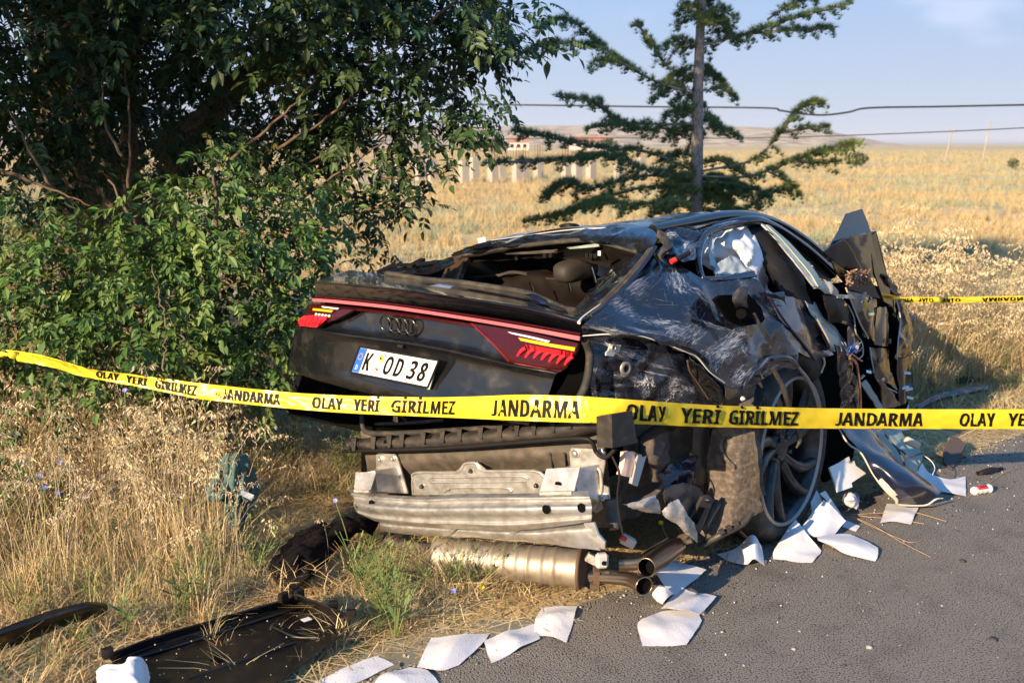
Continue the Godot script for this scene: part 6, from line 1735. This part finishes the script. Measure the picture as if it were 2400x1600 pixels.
	paper("white scrap standing behind the tape right of the wreck", [[[2102, 955, .1], [2132, 950, .1]], [[2100, 985, .04], [2132, 990, .04]], [[2100, 1014, .01], [2134, 1010, .01]]], .01)
	var o: Node = obj("white_panel", Geo.new().slab(pts_of(D, [[1944, 1096, 4.02], [1968, 1084, 4.05], [1990, 1070, 4.1], [1994, 1084, 4.1], [2002, 1080, 4.1], [2006, 1092, 4.1], [2030, 1110, 4.1], [1996, 1132, 4.02], [1998, 1142, 4.0], [1964, 1154, 3.98]]), .008), M.can_white)
	tag(o, "broken off white plastic panel between the wheel and the torn door skin", "panel")
	# red and white can, squashed
	var at := G(2303, 1148, .021)
	var axis := Vector3(.93, .0, -.36)
	var cb := Basis(axis.cross(Vector3.UP).normalized(), Vector3.UP, -axis)
	var can := thing("drink_can", "crushed red and white drink can at the road edge", "can", at * Vector3(1, 0, 1))
	var prof := [Vector2(.0005, -.05), Vector2(.015, -.05), Vector2(.018, -.052), Vector2(.021, -.044)]
	for k in 9: prof.append(Vector2(.021 - .005 * absf(sin(k * 1.1)), -.04 + k * .01))
	prof.append_array([Vector2(.020, .045), Vector2(.016, .052), Vector2(.015, .05), Vector2(.0005, .05)])
	obj("shell", Geo.new().lathe(prof, 24, Transform3D(cb, at)), M.can_white, can)
	for k in [0.5, 2.6]:
		var rr := []
		for j in 5:
			var row := []
			for i in 8:
				var a: float = k + 1.1 * i / 7.0
				row.append(at + cb * Vector3(cos(a) * .0215, sin(a) * .0215, -.02 + j * .014))
			rr.append(row)
		obj("red_label", Geo.new().sheet(rr, 14, 6, .0006), M.can_red, can)
	for k in 3:
		var p := at + cb * Vector3(cos(1.1) * .022, sin(1.1) * .022, -.012 + .014 * k)
		obj("print_mark", Geo.new().box(p, Vector3(.007, .002, .008), cb), M.ink, can)
	# black tray from the boot
	var tray := obj("boot_tray", Geo.new().sheet(rows_of(G, [[[246, 1536, .06], [345, 1498, .06], [500, 1452, .06], [664, 1404, .07], [690, 1392, .10], [724, 1404, .10], [826, 1444, .09]], [[262, 1556, .02], [355, 1520, .02], [510, 1474, .02], [668, 1424, .02], [700, 1412, .025], [730, 1424, .03], [820, 1462, .05]], [[276, 1590, .02], [380, 1560, .025], [530, 1512, .025], [670, 1464, .02], [720, 1450, .02], [760, 1466, .02], [812, 1478, .04]],
		[[340, 1650, .02], [440, 1610, .025], [560, 1570, .025], [660, 1530, .02], [700, 1510, .02], [730, 1500, .02], [772, 1508, .05]], [[420, 1700, .02], [500, 1670, .02], [580, 1640, .02], [640, 1610, .03], [660, 1590, .03], [700, 1560, .03], [750, 1524, .05]]]), 60, 40, .006, .008, 4.0, .01, lumpy), M.wet_plastic)
	tag(tray, "large black plastic boot tray lying upside down in the straw", "tray")
	obj("paper_label", Geo.new().slab([G(703, 1452, .035), G(722, 1446, .035), G(731, 1452, .035), G(712, 1458, .035)], .001, Vector3.UP), M.clear_white, tray)
	for t in [[[300, 1546, .03], [420, 1512, .03], [560, 1468, .03], [680, 1430, .03]], [[440, 1590, .03], [560, 1550, .03], [690, 1506, .03]], [[640, 1470, .03], [690, 1492, .03], [740, 1496, .03]]]:
		obj("moulded_rib", Geo.new().tube(smooth_path(pts_of(G, t), 12), .005, 6), M.wet_plastic, tray)
	for q in [[663, 1400], [688, 1386], [700, 1392], [780, 1420], [822, 1440], [250, 1530]]: obj("clip", Geo.new().box(G(q[0], q[1], .09), Vector3(.03, .03, .02), Basis(Vector3.UP, rng.randf())), M.wet_plastic, tray)
	obj("hole", Geo.new().lathe([Vector2(.022, 0), Vector2(.02, .003), Vector2(.0005, .003)], 16, Transform3D(Basis(Vector3.RIGHT, -PI / 2), G(509, 1545, .03))), M.void, tray)
	var rnd := Geo.new()
	for k in 50:
		var q := G(rng.randf_range(330, 780), rng.randf_range(1440, 1590), .033)
		rnd.box(q, Vector3.ONE * rng.randf_range(.0015, .0035), Basis(Vector3.UP, rng.randf() * 3))
	obj("glass_crumbs", rnd, M.pale_metal, tray).set_meta("kind", "stuff")
	o = obj("trim_strip", Geo.new().sheet(rows_of(G, [[[-40, 1490, .10], [80, 1446, .10], [188, 1416, .11], [245, 1414, .08]], [[-30, 1502, .08], [90, 1458, .09], [196, 1428, .10], [250, 1424, .07]], [[-20, 1530, .0], [70, 1498, .01], [160, 1462, .02], [247, 1438, .02]]]), 30, 8, .008, .004, 5.0, 0.0, lumpy), M.wet_plastic)
	tag(o, "long black plastic trim strip lying in the straw at the left edge", "trim strip")
	# clothes
	var fl := thing("green_fleece", "dark green fleece garment caught in the dry grass", "garment", G(560, 1240) * Vector3(1, 0, 1))
	var drape := []
	var sides := [[508, 584, 1078], [505, 592, 1100], [496, 600, 1128], [488, 604, 1150], [502, 602, 1168], [518, 592, 1186], [526, 578, 1206], [534, 572, 1226], [540, 566, 1242]]
	for j in sides.size():
		var row := []
		for i in 11:
			var f := i / 10.0
			var fold := .016 * cos(i * PI) * minf(1.0, j * .4) + .012 * sin(i * 1.9 + j * 1.3)
			row.append(D(lerpf(sides[j][0], sides[j][1], f), sides[j][2] - 12.0 * sin(PI * f) + 6.0 * sin(i * 2.1 + j), 3.76 - .07 * sin(PI * f) + fold + .012 * j * (1.0 if j < 3 else 0.0)))
		drape.append(row)
	obj("cloth", Geo.new().sheet(drape, 60, 54, .008, .02, 6.0, 0.0, dents), M.green_fleece, fl)
	obj("sleeve", Geo.new().tube(smooth_path(pts_of(D, [[512, 1120, 3.74], [498, 1140, 3.70], [490, 1156, 3.70], [500, 1166, 3.68], [522, 1160, 3.66]]), 16), [.012, .014, .016, .018, .02, .022, .022, .022, .022, .022, .022, .022, .022, .02, .018, .016, .012], 10), M.green_fleece, fl)
	obj("care_tag", Geo.new().sheet(rows_of(D, [[[564, 1148, 3.62], [594, 1160, 3.64]], [[562, 1160, 3.61], [588, 1173, 3.63]]]), 6, 4, .001), M.clear_white, fl)
	o = obj("black_cloth", Geo.new().sheet(rows_of(G, [[[650, 1306, .03], [704, 1256, .05], [780, 1226, .08], [850, 1210, .08], [888, 1220, .05]], [[636, 1330, .04], [694, 1296, .10], [760, 1260, .10], [830, 1238, .10], [880, 1234, .05]], [[642, 1350, .03], [700, 1330, .07], [745, 1304, .06], [800, 1262, .04], [860, 1250, .02]], [[660, 1372, .01], [706, 1374, .04], [738, 1342, .04], [764, 1290, .02], [800, 1272, .01]]]), 40, 34, .014, .07, 5.0, .02, lumpy), M.black_cloth)
	tag(o, "crumpled black cloth jacket lying in the grass below the bumper beam", "garment")
	o = obj("brown_board", Geo.new().slab(pts_of(D, [[2232, 1026, 4.9], [2246, 1028, 4.9], [2266, 1044, 4.85], [2248, 1080, 4.7], [2230, 1110, 4.6], [2214, 1086, 4.7], [2212, 1060, 4.8]]), .02), M.board_brown)
	tag(o, "splintered brown board standing in the grass right of the wreck", "board")
	o = obj("blue_black_trim", Geo.new().sheet(rows_of(D, [[[2150, 952, 5.7], [2200, 926, 5.9], [2256, 914, 6.0], [2318, 906, 6.1]], [[2152, 962, 5.65], [2204, 938, 5.85], [2258, 926, 5.95], [2316, 916, 6.05]]]), 16, 4, .02, .02, 5.0, 0.0, lumpy), M.navy_paint)
	tag(o, "long dark blue trim piece in the trampled grass right of the wreck", "trim strip")
	o = obj("black_strip", Geo.new().tube(smooth_path(pts_of(D, [[2244, 892, 6.3], [2280, 890, 6.35], [2318, 896, 6.4]]), 8), .022, 6), M.dull_black)
	tag(o, "short black strip behind the blue trim piece", "trim strip")
	o = obj("black_strip", Geo.new().sheet(rows_of(G, [[[2290, 1106, .02], [2322, 1098, .03], [2354, 1096, .02]], [[2292, 1114, .0], [2324, 1108, .02], [2352, 1102, .0]]]), 8, 3, .01, .01, 6.0, 0.0, lumpy), M.dull_black)
	tag(o, "flat black strip at the road edge above the can", "trim strip")
	o = obj("foam_scrap", Geo.new().box(D(2140, 1038, 4.35), Vector3(.075, .035, .03), Basis(Vector3.BACK, -.45), .008), M.pale_metal)
	tag(o, "cream coloured foam scrap beside the torn sill", "scrap")
	# dry stems lying on the road
	mat("stem_straw", Color(0.42, 0.27, 0.15), 0.8)
	var k := 0
	for t in [[[1992, 1204], [2040, 1212], [2100, 1216], [2168, 1228]], [[1994, 1208], [2050, 1232], [2110, 1268], [2184, 1306]], [[1998, 1206], [2080, 1202], [2140, 1200], [2220, 1222]], [[2270, 1166], [2300, 1146], [2350, 1112], [2380, 1098]], [[2000, 1212], [2060, 1240], [2130, 1270], [2160, 1268]]]:
		var q := []
		for p in t: q.append(G(p[0], p[1], .006 + .008 * rng.randf()))
		o = obj("dry_stem", Geo.new().tube(smooth_path(q, 12), .0013, 5), M.stem_straw)
		tag(o, ["upper dry stem reaching towards the flat paper on the road", "longest dry stem lying out across the asphalt", "dry stem crossing over the flat spotted paper", "dry stem running past the can along the road edge", "short forked dry stem beside the longest one"][k], "stem", "dry stems lying on the road")
		k += 1
	# stones
	var spots := [[1510, 1472, .5], [1862, 1522, .8], [1694, 1482, .6], [2258, 1316, 1.2], [2040, 1518, 1.1], [1650, 1440, .4], [2330, 1500, 1.4], [1876, 1480, .5], [2120, 1270, .5], [1980, 1560, .7], [2210, 1420, .5], [1745, 1560, .5]]
	var words := ["pale pebble just below the lowest overlapping paper", "pale pebble at the bottom edge, in the middle of the open asphalt", "small pebble right of the two overlapping papers", "pale pebble alone at the far right of the asphalt, below the can", "dark pebble near the bottom, second of the row there", "tiny pebble touching the edge of the overlapping papers", "pale pebble in the bottom right corner of the road", "dark pebble up and right of the bottom edge pebble", "tiny pebble right of the long dry stems", "pale pebble at the very bottom edge of the road", "dark pebble halfway between the stems and the right bottom corner", "tiny dark pebble at the bottom below the overlapping papers"]
	for i in spots.size():
		var p := G(spots[i][0], spots[i][1], .003)
		var g := Geo.new().ball(p, Vector3(.010, .006, .008) * spots[i][2] * 1.2, 7)
		for j in g.v.size(): g.v[j] += g.n[j] * .002 * lumpy.get_noise_3d(g.v[j].x * 9000, g.v[j].y * 9000, g.v[j].z * 9000)
		tag(obj("pebble", g, M.pebble if i % 3 != 0 else M.rubber), words[i], "pebble", "loose pebbles on the road")
	flowers()


func flowers() -> void:
	var m := mat("chicory_blue", Color(0.26, 0.30, 0.78), 0.7)
	var st := mat("weed_green", Color(0.13, 0.17, 0.05), 0.7)
	var ye := mat("flower_yellow", Color(0.85, 0.62, 0.02), 0.7)
	var list := [[47, 1083, 3.7, "blue flower at the far left edge of the grass"], [138, 1084, 3.7, "blue flower second from the left edge, above the others"], [92, 1116, 3.6, "blue flower in the left grass clump, upper of the close group"], [101, 1143, 3.6, "blue flower just below the close group at left"], [134, 1156, 3.6, "blue flower right of the close group at left"], [193, 1165, 3.6, "small blue flower at the right end of the left group"], [290, 915, 3.9, "blue flower just under the warning tape at left"], [785, 1174, 3.6, "blue flower left of the bumper beam end"],
		[325, 1524, 2.85, "blue flower on a tall stem in front of the black boot tray"], [1062, 1386, 3.2, "blue flower low in the grass under the muffler"], [2150, 700, 6.4, "blue flower right of the wreck just under the far tape"], [2210, 758, 6.3, "blue flower in the green grass below the far tape"], [2143, 742, 6.2, "blue flower close to the crumpled wing"],
		[1129, 1377, 3.15, "yellow flower under the muffler"], [1550, 1226, 3.5, "yellow flower under the torn aluminium flaps"]]
	for q in list:
		var top := D(q[0], q[1], q[2])
		var foot := Vector3(top.x + rng.randf_range(-.06, .06), ground_y(top.x, top.z), top.z)
		var yellow: bool = q[3].begins_with("yellow")
		var o := thing("yellow_flower" if yellow else "blue_flower", q[3], "flower", foot, "wild flowers in the verge")
		obj("stem", Geo.new().tube(smooth_path([foot, foot.lerp(top, .5) + Vector3(.02, 0, .02), top], 8), .0022, 5), st, o)
		var n := (Vector3(0, EYE, 0) - top).normalized() + Vector3(rng.randfn() * .3, .5, 0)
		n = n.normalized()
		var ax := n.cross(Vector3.UP).normalized()
		var g := Geo.new()
		for k in 14:
			var d := ax.rotated(n, TAU * k / 14)
			var s := d.cross(n) * .0028
			g.poly([top, top + d * .006 + s + n * .003, top + d * .0095 + n * .004, top + d * .006 - s + n * .003], n)
		obj("petals", g, ye if yellow else m, o)


func tuft(blades: int, hgt: float, spread: float, wide: float) -> ArrayMesh:
	var g := Geo.new()
	for k in blades:
		var a := rng.randf() * TAU
		var r := spread * 0.25 * sqrt(rng.randf())
		var p := Vector3(cos(a * 3.1) * r, 0, sin(a * 3.1) * r)
		var h := hgt * rng.randf_range(0.35, 1.0)
		var lean := Vector3(cos(a), 0, sin(a)) * spread * rng.randf_range(0.2, 1.0)
		var sd := Vector3(-sin(a), 0, cos(a)).rotated(Vector3.UP, rng.randfn() * 0.8) * wide * rng.randf_range(0.6, 1.2)
		var k0 := g.v.size()
		var nn := Vector3(cos(a), 0.6, sin(a)).normalized()
		for i in 4:
			var f := i / 3.0
			var c := p + Vector3(0, h * f, 0) + lean * f * f - Vector3(0, h * 0.25 * f * f * f, 0)
			var w := 1.0 - 0.9 * f
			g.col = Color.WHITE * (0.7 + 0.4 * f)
			g.put(c - sd * w, nn); g.put(c + sd * w, nn)
		for i in 3:
			var q := k0 + i * 2
			var gn := (g.v[q + 1] - g.v[q]).cross(g.v[q + 3] - g.v[q])
			if gn.y < 0.0 : g.ix.append_array(PackedInt32Array([q, q + 1, q + 3, q, q + 3, q + 2]))
			else: g.ix.append_array(PackedInt32Array([q, q + 3, q + 1, q, q + 2, q + 3]))
		for i in 4:
			var j := k0 + mini(i, 2) * 2
			var gn := (g.v[j + 1] - g.v[j]).cross(g.v[j + 2] - g.v[j]).normalized()
			gn *= 1.0 if gn.y >= 0.0 else -1.0
			g.n[k0 + i * 2] = gn; g.n[k0 + i * 2 + 1] = gn
	return g.mesh(true)


func oat(hgt: float, heads: int, nod: float) -> ArrayMesh:
	var g := Geo.new()
	var p := [Vector3.ZERO, Vector3(.02 * nod, hgt * .35, 0), Vector3(.08 * nod, hgt * .7, 0), Vector3(.22 * nod, hgt * .95, 0), Vector3(.34 * nod, hgt * .98, 0)]
	var q := []
	for i in 8: q.append(Geo.along(p, i / 7.0))
	g.col = Color(.95, .9, .8)
	g.tube(q, [.0017, .0015, .0014, .0013, .0011, .0009, .0007, .0005], 3, false)
	for k in heads:
		var f := lerpf(.56, 1.0, (k + rng.randf()) / heads)
		var at := Geo.along(p, f)
		var a := rng.randf() * TAU
		var e := Vector3(cos(a), rng.randf_range(.1, .7), sin(a)).normalized()
		var arm := at + e * rng.randf_range(.02, .075) * (1.25 - f)  * 1.6
		g.col = Color(.9, .85, .75)
		var s := e.cross(Vector3.UP).normalized() * .0005
		g.poly([at - s, at + s, arm + s, arm - s], Vector3(0, 1, .1))
		var hang := (Vector3(0, -1, 0) + e * rng.randf_range(.3, 1.1)).normalized()
		var ln := rng.randf_range(.018, .027)
		g.col = Color(1.22, 1.18, 1.08) * rng.randf_range(.85, 1.1)
		for w in 2:
			var sd := hang.cross(Vector3(.3, .1, 1) if w else Vector3(1, .1, .3)).normalized() * .0032
			g.poly([arm, arm + hang * ln * .35 + sd, arm + hang * ln, arm + hang * ln * .35 - sd], sd.cross(hang))
	return g.mesh(true)


func weed() -> ArrayMesh:   # wiry branching green stalks
	var g := Geo.new()
	for k in 5:
		var a := rng.randf() * TAU
		var tip := Vector3(cos(a) * .09, rng.randf_range(.14, .30), sin(a) * .09)
		var p := [Vector3.ZERO, tip * .45 + Vector3(0, .03, 0), tip]
		g.col = Color(.9, 1, .8)
		g.tube([p[0], Geo.along(p, .5), p[2]], [.0024, .002, .0012], 4, false)
		for j in 5:
			var at := Geo.along(p, .3 + .7 * j / 5.0)
			var b := rng.randf() * TAU
			var e := at + Vector3(cos(b) * .06, rng.randf_range(.02, .07), sin(b) * .06)
			g.tube([at, e], [.0014, .0009], 3, false)
			var s := (e - at).cross(Vector3.UP).normalized() * .004
			g.col = Color(1.1, 1.15, .8)
			g.poly([e, e + (e - at) * .12 + s, e + (e - at) * .3, e + (e - at) * .12 - s], Vector3.UP)
			if j < 2:
				var d := (e - at) * .9
				var w := d.cross(Vector3.UP).normalized() * .008
				g.col = Color(.8, 1, .7)
				g.poly([at, at + d * .5 + w, at + d, at + d * .5 - w], Vector3.UP)
	return g.mesh(true)


func under_wreck(p: Vector3) -> bool:
	var q := p - CORNER
	var right := q.dot(Vector3(.629, 0, .777))
	var back := q.dot(REAR)
	return right < 0.12 and right > -1.7 and back < 0.03 and q.length() < 3.2


var hidden := []


func covered(p: Vector3) -> bool:   # where something lies flat on the grass
	if hidden.is_empty():
		for t in [[[240, 1530], [345, 1490], [500, 1446], [664, 1398], [690, 1385], [724, 1396], [830, 1440], [815, 1490], [740, 1530], [640, 1610], [500, 1720], [330, 1680]], [[630, 1345], [646, 1300], [700, 1250], [780, 1220], [885, 1215], [880, 1240], [760, 1290], [740, 1345], [700, 1385], [660, 1380]], [[-40, 1490], [185, 1410], [250, 1414], [250, 1440], [128, 1480], [-20, 1535]], [[215, 1540], [350, 1540], [360, 1680], [215, 1680]], [[985, 1300], [1300, 1300], [1400, 1360], [1330, 1372], [1000, 1330]]]:
			var poly := PackedVector2Array()
			for q in t:
				var g := G(q[0], q[1])
				poly.append(Vector2(g.x, g.z))
			hidden.append(poly)
	for h in hidden:
		if Geometry2D.is_point_in_polygon(Vector2(p.x, p.z), h): return true
	return false


func straws(n: int, x0: float, x1: float, z0: float, z1: float, keep: Callable, xf: Array, cols: Array, make: Callable) -> void:
	for i in n:
		var p := Vector3(rng.randf_range(x0, x1), 0, -rng.randf_range(z0, z1))
		if absf(p.x) > -p.z * 0.62 + 0.8: continue
		if not keep.call(p) or (covered(p) and rng.randf() < .97): continue
		p.y = ground_y(p.x, p.z) - 0.01
		var m: Array = make.call(p)
		xf.append(Transform3D(m[0], p))
		cols.append(m[1])


func grasses() -> void:
	rng.seed = 4242
	var green := func() -> Color: return Color(0.17, 0.20, 0.07) * rng.randf_range(0.7, 1.3)
	# how tall the grass stands, 0 to 1
	var tall := func(p: Vector3) -> float:
		var s := verge(p.x, p.z)
		var left := smoothstep(-0.235, -0.34, p.x / -p.z) * smoothstep(2.75, 3.5, -p.z)
		var right := smoothstep(.55, 1.1, s) * smoothstep(1.85, 2.4, p.x) * smoothstep(8.4, 6.6, -p.z)
		return maxf(left, right) * (0.78 + 0.5 * lumpy.get_noise_2d(p.x * 90.0, p.z * 90.0))
	# trampled straw close by
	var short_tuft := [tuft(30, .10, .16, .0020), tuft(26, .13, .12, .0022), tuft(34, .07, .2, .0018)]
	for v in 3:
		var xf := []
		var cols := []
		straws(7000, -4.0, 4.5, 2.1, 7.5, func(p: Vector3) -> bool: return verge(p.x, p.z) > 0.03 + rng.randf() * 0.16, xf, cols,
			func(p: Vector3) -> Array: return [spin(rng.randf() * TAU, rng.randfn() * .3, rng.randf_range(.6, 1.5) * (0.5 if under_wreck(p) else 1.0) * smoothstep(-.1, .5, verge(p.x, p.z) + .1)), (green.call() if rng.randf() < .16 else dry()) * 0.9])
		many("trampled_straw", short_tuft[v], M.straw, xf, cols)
	# loose straw lying flat
	var mat_mesh := Geo.new()
	for k in 12:
		var a := rng.randf() * TAU
		var c := Vector3(rng.randfn() * .05, .006 + rng.randf() * .022, rng.randfn() * .05)
		var d := Vector3(cos(a), rng.randfn() * .1, sin(a)) * rng.randf_range(.05, .11)
		var w := Vector3(-sin(a), 0, cos(a)) * .0014
		mat_mesh.col = Color.WHITE * rng.randf_range(.7, 1.2)
		mat_mesh.poly([c - d - w, c - d + w, c + d + w, c + d - w], Vector3.UP)
	var lx := []
	var lc := []
	straws(9000, -4.0, 4.5, 2.1, 7.0, func(p: Vector3) -> bool: return verge(p.x, p.z) > -0.05 + rng.randf() * .2, lx, lc, func(p: Vector3) -> Array: return [spin(rng.randf() * TAU, 0.0, rng.randf_range(.7, 1.4)), dry()])
	many("straw_litter", mat_mesh.mesh(true), M.straw, lx, lc)
	# upright dry grass
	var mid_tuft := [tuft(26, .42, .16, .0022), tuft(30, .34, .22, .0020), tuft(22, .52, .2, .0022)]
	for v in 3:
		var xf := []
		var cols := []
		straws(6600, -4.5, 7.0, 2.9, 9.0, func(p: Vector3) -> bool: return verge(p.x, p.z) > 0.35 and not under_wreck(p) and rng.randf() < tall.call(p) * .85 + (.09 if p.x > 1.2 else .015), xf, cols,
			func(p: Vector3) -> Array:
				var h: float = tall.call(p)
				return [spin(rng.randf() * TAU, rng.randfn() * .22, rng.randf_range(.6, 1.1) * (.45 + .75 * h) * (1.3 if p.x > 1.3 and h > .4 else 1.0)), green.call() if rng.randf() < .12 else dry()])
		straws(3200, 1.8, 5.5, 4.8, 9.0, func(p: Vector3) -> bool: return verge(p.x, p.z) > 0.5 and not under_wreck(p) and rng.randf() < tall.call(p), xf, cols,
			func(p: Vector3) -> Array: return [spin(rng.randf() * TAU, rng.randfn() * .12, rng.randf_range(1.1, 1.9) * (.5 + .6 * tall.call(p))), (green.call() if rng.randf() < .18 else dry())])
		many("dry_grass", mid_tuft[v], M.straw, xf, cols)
	# wild oats
	var oats := [oat(.74, 26, .8), oat(.62, 22, 1.1), oat(.85, 28, .5), oat(.5, 18, 1.3)]
	for v in 4:
		var xf := []
		var cols := []
		straws(4300, -4.5, 7.0, 2.9, 9.0, func(p: Vector3) -> bool: return verge(p.x, p.z) > 0.5 and not under_wreck(p) and rng.randf() < tall.call(p) * 1.0 + .004, xf, cols,
			func(p: Vector3) -> Array: return [spin(rng.randf() * TAU, rng.randfn() * .16, rng.randf_range(.7, 1.1) * (.5 + .42 * tall.call(p)) * (1.4 if p.x > 1.3 else 1.0)), Color(.66, .54, .34) * rng.randf_range(.8, 1.15)])
		straws(600, 1.9, 5.0, 5.3, 8.2, func(p: Vector3) -> bool: return verge(p.x, p.z) > 0.55 and not under_wreck(p) and rng.randf() < tall.call(p), xf, cols,
			func(p: Vector3) -> Array: return [spin(rng.randf() * TAU, rng.randfn() * .14, rng.randf_range(.75, 1.15) * (.7 + .6 * tall.call(p))), Color(.60, .47, .28) * rng.randf_range(.8, 1.15)])
		many("wild_oats", oats[v], M.straw, xf, cols)
	# green stalks and weeds
	var weeds := [weed(), weed()]
	for v in 2:
		var xf := []
		var cols := []
		straws(900, -3.5, 4.5, 2.4, 6.5, func(p: Vector3) -> bool: return verge(p.x, p.z) > 0.12 and not under_wreck(p) and lumpy.get_noise_2d(p.x * 70.0 + 300.0, p.z * 70.0) > -.08 and rng.randf() < .36, xf, cols,
			func(_p: Vector3) -> Array: return [spin(rng.randf() * TAU, rng.randfn() * .15, rng.randf_range(.5, 1.05)), Color(.16, .19, .07) * rng.randf_range(.8, 1.3)])
		for k in 7:
			var p := G(rng.randf_range(830, 1260), rng.randf_range(1350, 1400))
			xf.append(Transform3D(spin(rng.randf() * TAU, .1, rng.randf_range(.35, .7)), p))
			cols.append(Color(.17, .20, .08))
		many("green_weeds", weeds[v], M.straw, xf, cols)
	# the field behind
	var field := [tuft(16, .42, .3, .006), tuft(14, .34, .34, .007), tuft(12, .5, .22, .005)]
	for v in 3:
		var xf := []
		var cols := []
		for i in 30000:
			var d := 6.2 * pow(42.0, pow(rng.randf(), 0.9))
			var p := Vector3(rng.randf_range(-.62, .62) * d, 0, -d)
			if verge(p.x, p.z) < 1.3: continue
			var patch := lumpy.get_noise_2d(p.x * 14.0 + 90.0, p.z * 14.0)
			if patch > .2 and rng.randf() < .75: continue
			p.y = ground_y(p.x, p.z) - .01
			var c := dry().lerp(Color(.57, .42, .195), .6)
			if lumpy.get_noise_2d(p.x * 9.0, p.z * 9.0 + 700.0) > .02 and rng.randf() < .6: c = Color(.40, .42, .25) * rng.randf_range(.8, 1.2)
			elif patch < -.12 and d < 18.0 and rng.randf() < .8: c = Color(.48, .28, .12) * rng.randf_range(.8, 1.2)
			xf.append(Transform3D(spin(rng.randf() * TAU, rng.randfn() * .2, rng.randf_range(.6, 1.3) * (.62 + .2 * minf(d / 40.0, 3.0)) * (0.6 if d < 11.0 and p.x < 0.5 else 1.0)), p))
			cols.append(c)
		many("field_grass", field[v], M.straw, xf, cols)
	# gravel where the asphalt crumbles
	var stone := Geo.new().ball(Vector3.ZERO, Vector3(.006, .004, .005), 6)
	var xf := []
	var cols := []
	for i in 2600:
		var p := EDGE + ALONG * rng.randf_range(-1.0, 9.0) + VERGE * (rng.randfn() * .07 + .02)
		p.y = .002 if verge(p.x, p.z) < 0.0 else -.012
		xf.append(Transform3D(spin(rng.randf() * TAU, rng.randf(), rng.randf_range(.4, 1.5)), p))
		cols.append(Color(.22, .19, .165) * rng.randf_range(.4, 1.5))
	many("gravel", stone.mesh(true), M.painted, xf, cols)
	# crumbs of glass and black plastic round the wreck
	xf = []
	cols = []
	for i in 700:
		var p := EDGE + ALONG * rng.randf_range(1.0, 5.2) - VERGE * absf(rng.randfn()) * .28
		p.y = .004
		xf.append(Transform3D(spin(rng.randf() * TAU, rng.randf() * 3.0, rng.randf_range(.2, .8)), p))
		cols.append([Color(.02, .02, .022), Color(.45, .47, .46), Color(.03, .028, .026)][i % 3])
	many("wreck_crumbs", stone.mesh(true), M.painted, xf, cols)
	# pale grit in the road surface
	xf = []
	cols = []
	for i in 1500:
		var p := EDGE + ALONG * rng.randf_range(-1.0, 10.0) - VERGE * rng.randf_range(0.05, 4.0)
		p.y = .003
		xf.append(Transform3D(spin(rng.randf() * TAU, rng.randf(), rng.randf_range(.15, .5)), p))
		cols.append(Color(.55, .5, .46) * rng.randf_range(.4, 1.1))
	many("road_grit", stone.mesh(true), M.painted, xf, cols)
